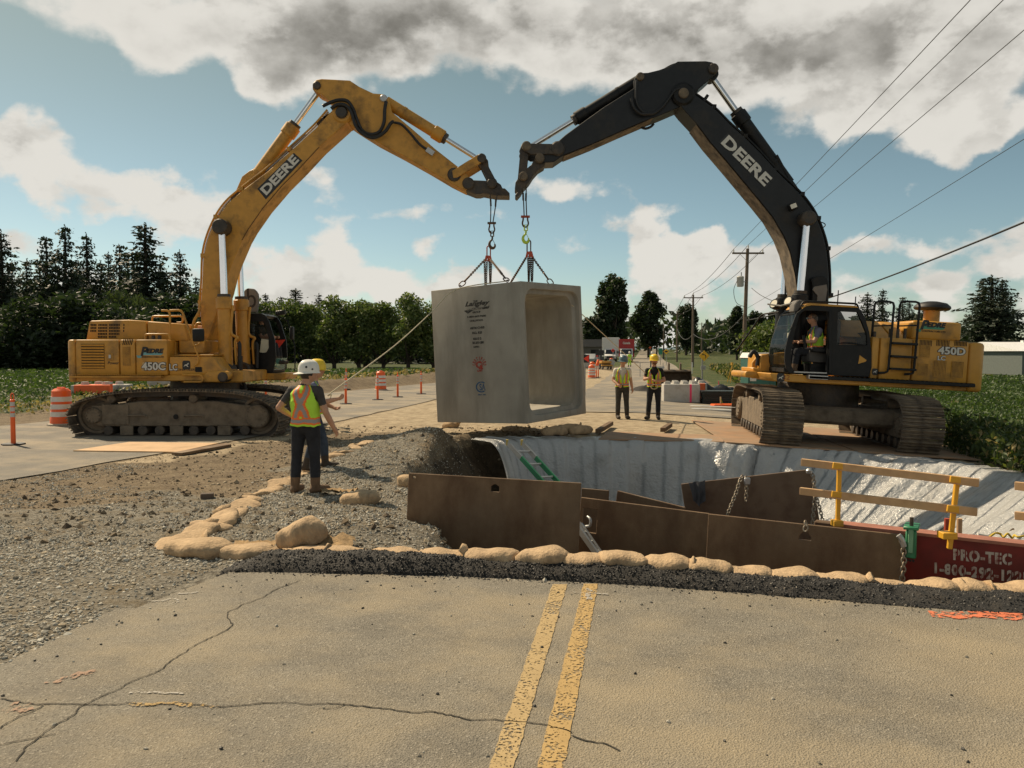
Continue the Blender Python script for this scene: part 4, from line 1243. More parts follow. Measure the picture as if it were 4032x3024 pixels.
# ------------------------------------------------------------------ the excavator with the black boom on the right
def right_machine():
 root = thing('excavator', 'yellow tracked excavator with a black boom and an open cab, standing tail-right beside the pit', 'excavator', (7.27, 18.9, -.46), (0, R(3), 0), 'excavators lifting the culvert together')
 mc = Machine(root); P = mc.p; ly = mc.ly
 # ---- tracks run away from the camera
 H = 1.16
 a0, a1 = ly(16.62), ly(21.55)
 r = H / 2
 pr = [(a0 + .50, 0), (a0 + .26, .08), (a0 + .08, .28), (a0, .56), (a0 + .07, .82), (a0 + .25, 1.02), (a0 + .55, 1.12), (a0 + 1.3, 1.15), (a0 + 2.6, 1.14), (a1 - 1.3, 1.16), (a1 - .6, 1.13),
   (a1 - .24, 1.0), (a1 - .06, .80), (a1, .56), (a1 - .07, .28), (a1 - .26, .08), (a1 - .5, 0), (a1 - 1.8, -.003), (a0 + 2.6, -.003), (a0 + 1.5, -.003)]
 turn = []
 for c in (-1.40, 1.40):
  turn += build_track(mc, pr, c, .84, 'y', -1, 46, (-.9, 1.0), .5, step=False)
 turn.append(MB().box((0, .2, .66), (2.5, 2.6, .40)).build('undercarriage', MUDDY, root, 30, bevel=.05))
 for y in (-.95, 1.35):
  turn.append(MB().box((0, y, .66), (2.4, .55, .34)).build('cross_beam', MUDDY, root, 30, bevel=.05))
 for o in turn: o.rotation_euler.z = R(-8); o.location.x = .15
 MB().cyl((0, .2, .8), (0, .2, 1.36), .92, 32).build('slew_ring', GREASY, root, 40, bevel=.02)
 # ---- upper structure: near side plane
 YN = 17.45; yn = ly(YN); yf = ly(20.4)
 def XZ(px, py, Y=YN): v = P(zE((px, py)), Y); return (v.x, v.z)
 def X(px, Y=YN): return P(zE((px, 660)), Y).x
 def Zm(px, py, Y=YN): return P(zE((px, py)), Y).z
 z1 = Zm(1480, 512); z0 = Zm(1480, 868); zd0 = Zm(1480, 812)
 xa, xb = X(1957), X(1826)
 arc = [(xb, yn), (xa - .20, yn), (xa - .07, yn + .05), (xa, yn + .18)]
 tail = [(xa + .40 * math.sin(math.pi * k / 8), yn + .18 + (yf - yn - .36) * k / 8) for k in range(9)]
 arc += tail[1:-1] + [(xa, yf - .18), (xa - .07, yf - .05), (xa - .20, yf), (xb, yf)]
 MB().prism(arc, z0, z1 - .01, to3=lambda a, b, h: (a, b, h)).build('counterweight', YEL, root, 40, bevel=.08, seg=3)
 def door(pa, pb):
  a, b = X(pa), X(pb)
  return MB().box(((a + b) / 2, yn + .25, (zd0 + z1) / 2), (b - a, .5, z1 - zd0)).build('side_door', YEL, root, 40, bevel=.05, seg=2)
 door(1130, 1186); door(1191, 1421); door(1426, 1821)
 MB().box(((X(1060) + X(1821)) / 2, (yn + .5 + yf) / 2, (zd0 + z1) / 2 - .01), (X(1821) - X(1060) - .02, yf - yn - .5, z1 - zd0 - .03)).build('engine_housing', YEL, root, 40, bevel=.04)
 MB().box(((X(700) + X(1830)) / 2, (yn + yf) / 2, (z0 + zd0) / 2), (X(1830) - X(700), yf - yn - .1, zd0 - z0 - .02)).build('main_frame', YEL_D, root, 40, bevel=.02)
 MB().box(((X(680) + X(1850)) / 2, yn - .08, zd0 - .03), (X(1850) - X(680), .20, .07)).build('step_rail', BLK, root, None, bevel=.01)
 mb = MB()
 for i in range(34):
  mb.box((X(690) + (X(1840) - X(690)) * i / 33, yn - .10, zd0 + .012), (.04, .12, .018))
 o = mb.build('rail_teeth', BLK, root, None); o['kind'] = 'stuff'
 zt = Zm(1450, 375)
 MB().prism([(X(1436), z1 - .02), (X(1436), zt), (X(1792), zt), (X(1792), z1 - .02)], yn + .18, yn + 1.9).build('engine_hood', YEL, root, 40, bevel=.07, seg=3)
 for (pa, pb) in ((940, 1312), (1318, 1432)):
  zz = zt - .02
  MB().add([(X(pa), yn + .22, z1 - .02), (X(pb), yn + .22, z1 - .02), (X(pb), yn + 1.0, zz), (X(pa), yn + 1.0, zz), (X(pa), yn + 2.3, z1 - .02), (X(pb), yn + 2.3, z1 - .02), (X(pb), yn + 2.3, zz), (X(pa), yn + 2.3, zz)],
     [(0, 1, 2, 3), (0, 3, 7, 4), (1, 5, 6, 2), (3, 2, 6, 7), (4, 7, 6, 5), (0, 4, 5, 1)]).build('engine_hood', YEL, root, 40, bevel=.05, seg=2)
 sx = X(1552, 18.2); sz = zt
 st = MB().cyl((sx, yn + .85, sz - .05), (sx, yn + .85, sz + .33), .17, 20).build('exhaust_stack', YEL, root, 40)
 MB().lathe([(.20, .28), (.36, .30), (.39, .34), (.38, .38), (.30, .45), (.12, .49), (0.02, .49)], (sx, yn + .85, sz), 24).build('stack_cap', RUB, st, 50)
 for (x0, x1, y0, y1) in ((1470, 1541, 556, 640), (1461, 1536, 686, 770), (1576, 1664, 666, 778), (1704, 1786, 672, 784)):
  c = ((x0 + x1) / 2)
  mesh_grille(mc, X(x0), X(x1), Zm(c, y1), Zm(c, y0), yn - .002, 9, 14)
 for (x0, x1) in ((1468, 1548), (1586, 1672), (1714, 1796)):
  cells = [(X(x0 + (x1 - x0) * k / 8), Zm(x0, 528) - .03) for k in range(9)]
  slots(mc, cells, yn - .002, .013, .13)
 for (s, px, py, w_, h_) in (('450D', 1700, 596, .60, .17), ('LC', 1627, 647, .17, .095)):
  v = XZ(px, py)
  outlined(mc, s, (v[0], yn, v[1]), w_, h_)
 v = P(zE((1555, 428)), YN + .18); company_logo(mc, v.x, v.z, yn + .178, .62, DECAL_G)
 v = XZ(1158, 743); emblem(mc, v[0], v[1], yn - .002, .13)
 yl = yn - .10
 for px in (1248, 1428):
  x = X(px)
  lx = x - .30
  handrail(mc, [(x - .22, yl, zd0 + .14), (x - .02, yl, zd0 + .16), (x, yl, z1 + .2), (x + .01, yl, Zm(px, 250)), (lx, yl + .25, Zm(px, 245)), (lx, yl + .28, z1)], .026, BLK, 'ladder_rail')
  MB().bar((x, yl, Zm(px, 415)), (lx, yl + .27, Zm(px, 422)), .03, .03).build('rail_brace', BLK, root, None)
 for py in (545, 637, 725):
  za = Zm(1340, py)
  MB().box(((X(1248) + X(1428)) / 2, yl - .01, za), (X(1428) - X(1248), .16, .05)).build('ladder_step', BLK, root, None, bevel=.008)
 for (px, h) in ((1160, .12), (1272, .2), (1325, .2), (1376, .22)):
  MB().cyl((X(px), yn + .12, z1 - .02), (X(px), yn + .12, z1 + h), .035, 8).build('hood_latch', GREASY, root, 40)
 # ---- cab
 Yc = 17.42; yc = ly(Yc); cw = 1.10
 side = [(690, 290), (600, 360), (525, 560), (445, 800), (402, 1000), (396, 1200), (425, 1340), (480, 1400), (1840, 1460), (1888, 1300), (1890, 1050), (1850, 700), (1780, 450), (1700, 300), (1640, 265), (850, 225), (760, 240)]
 door_h = [(650, 390), (730, 315), (1130, 330), (1150, 600), (1105, 1385), (560, 1372), (502, 1250), (498, 1040), (560, 700)]
 rear_h = [(1310, 330), (1640, 345), (1720, 520), (1800, 720), (1812, 915), (1290, 905)]
 low_h = [(1560, 1060), (1700, 1060), (1760, 1120), (1740, 1240), (1560, 1260)]
 so = mc.prof(c3a, side, Yc); dh = mc.prof(c3a, door_h, Yc); rh = mc.prof(c3a, rear_h, Yc)
 cab = MB().prism(so, yc, yc + .06, [dh, rh]).build('cab', BLK, root, 30, bevel=.006)
 MB().prism(so, yc + cw - .06, yc + cw, [mc.prof(c3a, [(620, 420), (730, 330), (1600, 345), (1760, 700), (1790, 900), (480, 900)], Yc), mc.prof(c3a, [(470, 980), (1200, 980), (1200, 1250), (470, 1250)], Yc)]).build('cab_far_side', BLK, cab, 30)
 MB().prism(rh, yc + .03, yc + .04).build('rear_side_window', GLASS, cab, None)
 roof = mc.prof(c3a, [(690, 288), (755, 212), (830, 190), (1600, 236), (1655, 264), (1640, 272), (850, 228), (762, 244)], Yc)
 MB().prism(roof, yc - .02, yc + cw + .02).build('cab_roof', YEL, cab, 30, bevel=.006)
 fl = mc.prof(c3a, [(480, 1400), (1840, 1460), (1845, 1410), (475, 1352)], Yc)
 MB().prism(fl, yc + .061, yc + cw - .061).build('cab_floor', BLK, cab, 30)
 bk = mc.prof(c3a, [(1888, 1300), (1890, 1050), (1850, 700), (1790, 690), (1835, 1050), (1840, 1300)], Yc)
 MB().prism(bk, yc + .061, yc + cw - .061).build('cab_back', BLK, cab, 30)
 f = mc.prof(c3a, [(690, 290), (600, 360), (525, 560), (445, 800), (402, 1000), (396, 1200), (425, 1340)], Yc)
 MB().grid([[(x, yc + .06, z) for x, z in f[1:]], [(x, yc + cw - .06, z) for x, z in f[1:]]]).build('windscreen', GLASS, cab, 179)
 for (i, w) in ((0, .05), (1, .035), (6, .09)):
  MB().bar((f[i][0], yc + .05, f[i][1]), (f[i][0], yc + cw - .05, f[i][1]), w, w).build('windscreen_frame', BLK, cab, None)
 for fz_ in (.30, .52):
  i = 2 if fz_ < .4 else 3
  MB().bar((f[i][0] + .02, yc + .05, f[i][1]), (f[i][0] + .02, yc + cw - .05, f[i][1]), .02, .02).build('windscreen_bar', BLK, cab, None)
 for py in (545, 705):
  a_, b_ = P(c3a((500, py)), Yc + cw), P(c3a((1140, py + 25)), Yc + cw)
  MB().bar((a_.x, yc + cw - .09, a_.z), (b_.x, yc + cw - .09, b_.z), .02, .02).build('window_bar', BLK, cab, None)
 a_, b_ = P(c3a((1150, 330)), Yc), P(c3a((1115, 1400)), Yc)
 MB().bar((a_.x + .02, yc - .03, a_.z), (b_.x + .06, yc - .03, b_.z), .06, .05).build('door_jamb', BLK, cab, None, bevel=.01)
 a_, b_ = P(c3a((545, 1372)), Yc), P(c3a((1105, 1392)), Yc)
 MB().bar((a_.x, yc - .01, a_.z), (b_.x, yc - .01, b_.z), .06, .025).build('door_sill', ALU, cab, None)
 q = P(c3a((1330, 880)), Yc); MB().tube([(q.x, yc - .03, q.z), (q.x + .2, yc - .05, q.z + .02), (q.x + .55, yc - .03, q.z - .01)], .015, 6).build('door_grab_bar', BLK, cab, 60)
 q = P(c3a((930, 1090)), Yc + .5)
 MB().box((q.x + .02, yc + .52, q.z - .02), (.55, .52, .30)).build('seat', mat('seat_fabric', (.08, .075, .07), .9, var=.2), cab, 40, bevel=.08, seg=2)
 MB().box((q.x + .36, yc + .52, q.z + .42), (.16, .5, .80)).build('seat_back', MATS['seat_fabric'], cab, 40, bevel=.06, seg=2)
 MB().box((q.x, yc + .18, q.z + .12), (.5, .12, .12)).build('armrest', BLK, cab, 40, bevel=.03)
 MB().box((q.x + .02, yc + .52, q.z - .36), (.40, .44, .36)).build('seat_base', BLK, cab, None)
 MB().cyl((q.x - .36, yc + .2, q.z + .15), (q.x - .42, yc + .2, q.z + .42), .035, 8).build('joystick', BLK, cab, 40)
 MB().box((q.x - .62, yc + .75, q.z + .38), (.06, .18, .2)).build('monitor', BLK, cab, None, bevel=.01)
 MB().box((q.x - .64, yc + .55, q.z + .40), (.01, .1, .15)).build('paper_sheet', MATS['paper'], cab, None)
 mc.seat = (q.x, yc + .52, q.z + .13)
 q0, q1 = mc.prof(c3a, [(1570, 1080), (1740, 1240)], Yc)
 MB().prism([(q0[0] + .12, q1[1]), (q0[0] + .28, q1[1] + .06), (q0[0] + .30, q0[1] - .1), (q0[0] + .14, q0[1])], yc - .004, yc - .002).build('panel_recess', YEL_D, cab, None)
 MB().prism([XZ(418, 752), XZ(690, 770), XZ(1130, 800), XZ(1130, 842), XZ(690, 822), XZ(436, 810)], yn - .01, yn + 1.2).build('cab_base', YEL, root, 40, bevel=.02)
 v = XZ(491, 784); emblem(mc, v[0], v[1], yn - .012, .17)
 v = XZ(530, 784); local_text(mc, '32', (v[0], yn - .015, v[1]), (1, 0, 0), (0, 0, 1), .16, mat('faded_red', (.35, .12, .03), .7))
 a_, b_ = P(c3a((770, 1440)), Yc), P(c3a((1100, 1460)), Yc)
 MB().box(((a_.x + b_.x) / 2, yn - .09, (a_.z + b_.z) / 2 - .02), (b_.x - a_.x, .18, .09)).build('sill_plate', ALU, root, None, bevel=.01)
 a_, b_, c_ = (P(c3a(k), Yc) for k in ((725, 155), (1640, 200), (1668, 285)))
 handrail(mc, [(a_.x - .05, yc + .02, a_.z - .10), (a_.x, yc + .02, a_.z), (b_.x, yc + .02, b_.z), (c_.x, yc + .02, c_.z)], .022, BLK, 'roof_rail')
 for (px, py, dy) in ((228, 215, cw), (468, 168, cw * .8)):
  q = P(c3a((px, py)), Yc + dy)
  M = Matrix.Rotation(R(-65), 4, 'Y') @ Matrix.Rotation(R(25), 4, 'X')
  wl_ = MB().lathe([(.06, -.12), (.115, -.06), (.125, .05), (.11, .06), (.10, .045), (.02, .045)], (q.x, yc + dy, q.z), 16, M).build('work_light', RUB, cab, 40)
  MB().lathe([(.095, .046), (.095, .052), (.02, .053)], (q.x, yc + dy, q.z), 16, M).build('lens', mat('lamp_lens', (.75, .70, .58), .15), wl_, 40)
 MB().prism(mc.prof(c3a, [(548, 340), (560, 220), (605, 150), (640, 125), (715, 145), (690, 240), (600, 355)], Yc + .1), yc + .1, yc + .42).build('wiper_housing', mat('grey_plastic', (.12, .11, .10), .7), cab, 30, bevel=.02)
 q = P(c3a((350, 235)), Yc + .5); MB().tube([(q.x - .2, yc + .9, q.z + .05), (q.x, yc + .6, q.z + .0), (q.x + .3, yc + .2, q.z + .1)], .02, 6).build('light_cable', GREYM, cab, 60)
 for (px, h) in ((1605, .16), (1300, .3)):
  q = P(c3a((px, 200)), Yc + .5); MB().cyl((q.x, yc + .5, q.z - .05), (q.x, yc + .5, q.z + h), .012, 6).build('aerial', BLK, cab, 40)
 fp = [P(zE(k), 17.6) for k in ((478, 322), (398, 330), (345, 465), (288, 592))]
 handrail(mc, [(p.x, ly(17.6) + .4 * i, p.z) for i, p in enumerate(fp)], .02, BLK, 'mirror_frame')
 # ---- nose: boom foot frame, lit from the left
 for (yy, w) in ((18.75, .08), (19.55, .08)):
  MB().prism([(P(zE(q), yy).x, P(zE(q), yy).z) for q in ((290, 790), (290, 680), (335, 622), (440, 612), (560, 600), (560, 790))], ly(yy), ly(yy) + w).build('boom_foot_plate', YEL_D, root, 30, bevel=.01)
 MB().prism([(P(zE(q), 18.4).x, P(zE(q), 18.4).z) for q in ((244, 745), (256, 738), (420, 748), (420, 800), (246, 782), (240, 765))], ly(18.4), ly(19.6)).build('nose_bumper', YEL, root, 40, bevel=.03, seg=2)
 MB().prism([(P(zE(q), 18.5).x, P(zE(q), 18.5).z) for q in ((345, 720), (352, 622), (405, 616), (440, 700), (420, 748), (300, 742), (300, 712))], ly(18.5), ly(19.5)).build('nose_box', YEL, root, 40, bevel=.02)
 hose(mc, [(P(zE(k), 18.6).x, ly(18.6), P(zE(k), 18.6).z) for k in ((270, 640), (300, 600), (330, 640), (325, 700))], .05)
 # ---- boom
 Yb = 18.66; yb = ly(Yb); bw = .74
 def B(pts, Y=Yb, zf=zD): return mc.prof(zf, pts, Y)
 boom = [(1165, 300), (1180, 268), (1205, 260), (1240, 275), (1262, 300), (1400, 400), (1500, 500), (1600, 590), (1700, 690), (1800, 800), (1880, 880), (1960, 960), (2020, 1040), (2060, 1110), (2095, 1200), (2120, 1300), (2135, 1450),
   (2137, 1600), (2130, 1800), (2080, 1950), (1990, 1950), (1950, 1750), (1945, 1600), (1920, 1450), (1890, 1320), (1850, 1220), (1780, 1100), (1700, 1000), (1600, 880), (1500, 760), (1380, 620), (1290, 500), (1215, 420), (1172, 365)]
 bo = MB().prism(B(boom), yb, yb + bw).build('boom', BLK_B, root, 28, bevel=.012)
 und = [(1290, 500), (1380, 620), (1500, 760), (1600, 880), (1700, 1000), (1780, 1100), (1850, 1220), (1890, 1320), (1920, 1450), (1945, 1600)]
 up = B(und)
 G = [[(x - .012, yb + .01, z - .012), (x - .012, yb + bw - .01, z - .012)] for x, z in up]
 MB().grid(G).build('boom_underside_dirt', mat('dried_mud_film', (.19, .15, .105), .9, var=.25, scale=5, dirt=(.06, .05, .04), dirt_amt=.35, dirt_scale=4), bo, 60)
 A0 = P(zD((1203, 310)), Yb)
 pin(mc, (A0.x, A0.z), yb - .10, yb + bw + .10, .12, STEEL_D)
 pin(mc, (A0.x, A0.z), yb - .05, yb + bw + .05, .27, BLK, 'pivot_boss')
 c4 = [P(zD(k), Yb) for k in ((1437, 622), (1722, 906), (1768, 858), (1490, 566))]
 xd = c4[1] - c4[0]; yd = c4[3] - c4[0]
 mid = (c4[0] + c4[1] + c4[2] + c4[3]) / 4
 for (m, bold, dep, e) in ((DECAL_K, .05, .004, 1.0), (DECAL_W, .022, .009, 1.0)):
  me = text_mesh('DEERE', .60, m, bold=bold)
  if m is DECAL_K: pass
  wdt = max(v.co.x for v in me.vertices) - min(v.co.x for v in me.vertices); hh = max(v.co.y for v in me.vertices) - min(v.co.y for v in me.vertices)
  sc_ = 1.05 if m is DECAL_K else .98
  me.transform(Matrix.Diagonal((xd.length * sc_ / wdt, yd.length * (1.08 if m is DECAL_K else .98) / hh, 1, 1)))
  place_text('lettering', me, (mid.x, yb - dep, mid.z), (xd.x, 0, xd.z), (yd.x, 0, yd.z), root)
 # ---- arm
 Ya = Yb + .06; ya = ly(Ya)
 arm = [(1415, 125), (1425, 160), (1400, 192), (1370, 220), (1310, 270), (1262, 310), (1200, 385), (1130, 415), (1060, 445), (940, 490), (800, 550), (620, 630), (440, 700), (375, 745), (300, 750), (262, 735), (258, 700), (280, 675), (380, 632), (450, 570), (560, 490),
   (700, 390), (860, 290), (890, 270), (890, 220), (900, 190), (920, 175), (980, 172), (1050, 155), (1120, 130), (1170, 100), (1350, 98), (1390, 105)]
 MB().prism(B(arm, Ya), ya, ya + .62).build('arm', BLK_B, root, 28, bevel=.012)
 gp = B([(1045, 445), (940, 490), (800, 550), (620, 630), (440, 702)], Ya)
 MB().grid([[(x, ya + .01, z - .014), (x, ya + .61, z - .014)] for x, z in gp]).build('arm_underside_dirt', MATS['dried_mud_film'], root, 60)
 for (c, r, m) in (((1395, 150), .12, GREASY), ((928, 200), .09, STEEL_D), ((400, 660), .17, GREASY), ((285, 722), .11, STEEL_D)):
  q = P(zD(c), Ya); pin(mc, (q.x, q.z), ya - .075, ya + .695, r, m)
 cen = ya + .31
 def q3(c, y, zf=zD, Y=Ya): v = P(zf(c), Y); return Vector((v.x, y, v.z))
 hydraulic(mc, 'arm_cylinder', q3((1905, 868), cen), q3((1402, 165), cen), .66, .16, .075, BLK)
 hydraulic(mc, 'bucket_cylinder', q3((925, 200), cen), q3((205, 640), cen), .56, .135, .062, BLK)
 MB().prism(B([(1860, 900), (1840, 850), (1880, 800), (1930, 850), (1950, 910)], Yb), cen - .12, cen + .12).build('cylinder_bracket', BLK, root, 30)
 MB().cyl(q3((1815, 690), cen - .12), q3((1905, 860), cen - .12), .05, 8).build('accumulator', BLK, root, 40)
 b2 = lambda pts, Y=Ya: mc.prof(c2b, pts, Y)
 for y in (ya - .06, ya + .62):
  MB().prism(b2([(775, 30), (800, 5), (850, 20), (1150, 25), (1200, 60), (1195, 110), (1150, 135), (860, 138), (790, 100)]), y, y + .06).build('link_bar', GREASY, root, 30, bevel=.01)
 for y in (ya + .05, ya + .49):
  MB().prism(b2([(760, 10), (815, 8), (850, 50), (835, 110), (812, 330), (770, 440), (715, 440), (715, 390), (740, 120), (730, 90)]), y, y + .08).build('bucket_link', GREASY, root, 30, bevel=.01)
 MB().prism(b2([(915, 145), (1000, 130), (1010, 250), (940, 292), (885, 355), (845, 420), (810, 462), (772, 500), (748, 545), (707, 592), (683, 572), (716, 530), (682, 502), (690, 432), (722, 378), (800, 290), (862, 238)]), ya + .06, ya + .56).build('bucket_coupler', GREASY, root, 30, bevel=.012)
 for (c, r) in (((810, 45), .11), ((955, 175), .11), ((775, 372), .10)):
  q = P(c2b(c), Ya); pin(mc, (q.x, q.z), ya - .08, ya + .70, r, STEEL_D)
 # ---- boom cylinders
 for (Y, top, low) in ((18.5, (1995, 1110), (1955, 1590)), (19.65, (1995, 1110), (1955, 1590))):
  v0 = P(zD(top), 18.5); v1 = P(zD(low), 18.5); y = ly(Y)
  t_ = Vector((v0.x, y, v0.z)); h_ = Vector((v1.x, y, v1.z)); d = (h_ - t_).normalized()
  foot = h_ + d * 1.75
  hydraulic(mc, 'boom_cylinder', foot, t_, 1.75 / (t_ - foot).length, .155, .085, BLK)
  MB().cyl((t_.x, y - .2, t_.z), (t_.x, y + .2, t_.z), .17, 18).build('pivot_pin', GREASY, root, 40, bevel=.03)
 back = [(1262, 290), (1400, 388), (1500, 488), (1600, 578), (1700, 678), (1800, 788), (1885, 868), (1968, 950), (2030, 1030), (2072, 1105), (2108, 1198), (2134, 1300), (2148, 1450), (2150, 1600)]
 for k in range(2):
  hose(mc, [(x + .03 + .03 * k, yb + .12 + .2 * k, z + .03 + .02 * k) for x, z in B(back)], .028, BLK, 'steel_pipe')
 for c in back[1::2]:
  q = P(zD(c), Yb); MB().box((q.x + .03, yb + .22, q.z + .02), (.09, .34, .09)).build('pipe_clamp', BLK, root, None)
 Hh = lambda pts, y: [(P(zD(c), Yb).x, y, P(zD(c), Yb).z) for c in pts]
 hose(mc, Hh([(905, 225), (900, 300), (905, 370), (940, 425), (1000, 440), (1060, 405), (1105, 350), (1150, 290), (1200, 275)], yb - .05), .03)
 hose(mc, Hh([(870, 340), (885, 400), (930, 440), (985, 440)], yb - .06), .035)
 hose(mc, Hh([(1030, 175), (1090, 125), (1160, 88), (1215, 85), (1255, 95), (1265, 82), (1310, 80), (1315, 98)], yb + .3), .016)
 hose(mc, Hh([(950, 480), (985, 492), (1020, 480), (1040, 460)], yb + .5), .03)
 hose(mc, Hh([(1920, 850), (1955, 900), (1985, 980), (2010, 1040)], yb + .3), .05)
 hose(mc, Hh([(2075, 1115), (2130, 1120), (2145, 1140), (2100, 1170)], yb + .3), .012)
 for c in ((1280, 300), (1350, 335)):
  q = P(zD(c), Yb); MB().box((q.x, yb + .2, q.z), (.07, .3, .22), Matrix.Rotation(R(30), 3, 'Y')).build('pipe_bracket', BLK, root, None)
 q = P(zD((1900, 1035)), Yb)
 wl_ = MB().box((q.x, yb - .10, q.z), (.20, .14, .16), Matrix.Rotation(R(-25), 3, 'Y')).build('boom_light', BLK, root, 40, bevel=.03)
 MB().box((q.x - .02, yb - .175, q.z + .0), (.14, .01, .10), Matrix.Rotation(R(-25), 3, 'Y')).build('lens', MATS['lamp_lens'], wl_, None)
 pr = mc.prof(c2e, [(1385, 860), (1400, 730), (1385, 640), (1420, 612), (1510, 602), (1548, 625), (1562, 680), (1555, 860)], 18.55)
 MB().prism(pr, ly(18.5), ly(18.58)).build('boom_guard', BLK, root, 30, bevel=.02)
 pr = mc.prof(c2e, [(1445, 855), (1450, 800), (1400, 740), (1420, 712), (1540, 690), (1548, 740), (1530, 855)], 18.49)
 MB().prism(pr, ly(18.47), ly(18.498)).build('guard_plate', MATS['grey_panel'], root, 30)
 return mc

RIGHT = right_machine()

# ------------------------------------------------------------------ the concrete box culvert and its slings
def plane_frame(o, x, y):
 x = Vector(x).normalized(); y = Vector(y); y = (y - x * y.dot(x)).normalized(); z = x.cross(y)
 M = Matrix((x, y, z)).transposed().to_4x4(); M.translation = o
 return M

def build_culvert():
 kk = 1.035
 near = Vector((.24 * kk, 16.9 * kk)); left = Vector((-1.78 * kk, 18.2 * kk)); right = Vector((1.68 * kk, 18.75 * kk))
 e1 = (left - near); e2 = (right - near)
 a = .5 * (math.atan2(e1.y, e1.x) - R(90) + math.atan2(e2.y, e2.x))
 ux = Vector((math.cos(a), math.sin(a))); uy = Vector((-ux.y, ux.x))
 Lx = 2.50 * kk; Ly = 2.52 * kk; Hc = 3.03 * kk
 cx = near + ux * Lx / 2 + uy * Ly / 2
 zb = at(1140 / 2212 * 4032, 917 / 1659 * 3024, near.y).z
 root = thing('box_culvert', 'large grey concrete box culvert with stencilled lettering hanging from two excavators', 'box culvert', (cx.x + .09, cx.y, zb))
 root.rotation_euler = (Matrix.Rotation(R(-2.6), 3, 'Y') @ Matrix.Rotation(a, 3, 'Z')).to_euler()
 hx, hy = Lx / 2, Ly / 2
 wt, ht = .24, .25

 def rr(w0, w1, z0_, z1_, c):
  """opening outline with cut corners and small arcs"""
  out = []
  for (x, z, dx, dz) in ((w0, z0_, 1, 1), (w1, z0_, -1, 1), (w1, z1_, -1, -1), (w0, z1_, 1, -1)):
   pts = []
   for k in range(6):
    t = math.pi / 2 * k / 5
    pts.append((x + dx * c * (1 - math.sin(t)), z + dz * c * (1 - math.cos(t))))
   if (dx, dz) in ((1, 1), (-1, -1)): pts = pts[::-1]
   out += pts
  return out
 y0, y1 = -hy, hy
 outer = [(-hx, 0), (hx, 0), (hx, Hc), (-hx, Hc)]
 inner = rr(-hx + wt, hx - wt, ht, Hc - ht, .30)
 socket = rr(-hx + .13, hx - .13, .15, Hc - .15, .32)
 mb = MB()
 n = len(inner)
 rings = []
 def ring(pr, y): return [(x, y, z) for x, z in pr]
 seq = [ring(socket, y0), ring(socket, y0 + .12), ring(inner, y0 + .15), ring(inner, y1 - .12), ring(inner, y1)]
 mb.grid(seq, closed_v=True)
 for (pr, y) in ((socket, y0), (inner, y1)):
  fl = [Vector((p[0], p[1], 0)) for p in outer]; hl = [Vector((p[0], p[1], 0)) for p in pr]
  tr = tessellate_polygon([fl, hl]); al = outer + pr
  mb.add([(p[0], y, p[1]) for p in al], [tuple(t) for t in tr])
 mb.add([(-hx, y0, 0), (hx, y0, 0), (hx, y0, Hc), (-hx, y0, Hc), (-hx, y1, 0), (hx, y1, 0), (hx, y1, Hc), (-hx, y1, Hc)], [(0, 4, 7, 3), (1, 2, 6, 5), (3, 7, 6, 2), (0, 1, 5, 4)])
 me = mb.mesh('culvert_body', CONC, 30)
 bm = bmesh.new(); bm.from_mesh(me); bmesh.ops.remove_doubles(bm, verts=bm.verts, dist=.0005)
 bmesh.ops.recalc_face_normals(bm, faces=bm.faces)
 es = [e for e in bm.edges if len(e.link_faces) == 2 and e.calc_face_angle(0) > R(60)]
 bmesh.ops.bevel(bm, geom=es, offset=.014, segments=2, profile=.5, affect='EDGES', clamp_overlap=True)
 bm.to_mesh(me); bm.free()
 body = link('concrete_shell', me, root)
 ink = mat('black_stencil', (.035, .034, .032), .9, var=.3, scale=40, dirt=(.2, .185, .155), dirt_amt=.28, dirt_scale=22)
 redk = mat('red_stencil', (.33, .045, .03), .9, var=.3, scale=40, dirt=(.22, .18, .15), dirt_amt=.3, dirt_scale=22)
 bluk = mat('blue_stencil', (.02, .085, .19), .9, var=.3, scale=40, dirt=(.2, .19, .17), dirt_amt=.25, dirt_scale=22)
 bpy.context.view_layer.update()
 Wi = root.matrix_world.inverted()
 cam_l = Wi @ Vector((0, 0, CAM_H))

 def spot(u, v):
  d = (Wi.to_3x3() @ ray(u, v)); k = (-hx - cam_l.x) / d.x
  return cam_l + d * k
 XD = Vector((0, -1, 0))
 def zc(p): return spot(*zC(p))
 def st(s, p, p0, p1, m, h=None, bold=.02, shear=0, hpx=None, **kw):
  """s centred on photo crop point p, spanning crop x p0..p1, hpx tall"""
  c = zc(p); w = (zc((p1, p[1])) - zc((p0, p[1]))).length
  hh = (zc((p[0], p[1] + hpx / 2)) - zc((p[0], p[1] - hpx / 2))).length
  me_ = fit_text(s, m, w, hh, bold, .002, shear=shear, **kw)
  z = Vector((-1, 0, 0)); M = Matrix((XD, Vector((0, 0, 1)), z)).transposed().to_4x4(); M.translation = c + z * .002
  return link('lettering', me_, body, M)
 st('THE', (674, 337), 654, 698, ink, hpx=19)
 st('Langley', (692, 363), 572, 812, ink, hpx=62, bold=.018, shear=.35)
 st('GROUP', (682, 443), 642, 722, ink, hpx=20)
 def poly(p, m, nm='stencil_mark', lift=.002):
  v = [zc(q) for q in p]
  vs = [Vector((-hx - lift, q.y, q.z)) for q in v]
  return MB().add(vs, [tuple(range(len(vs)))]).build(nm, m, body, None)
 poly([(560, 430), (592, 424), (642, 404), (700, 395), (752, 393), (800, 385), (806, 372), (812, 390), (800, 408), (750, 414), (700, 416), (650, 426), (600, 460)], ink)
 st('CONCRETE', (664, 412), 588, 742, CONC, hpx=18, bold=.012).location.x -= .003
 st('1-800-667-9600', (686, 484), 594, 776, ink, hpx=20, bold=.03)
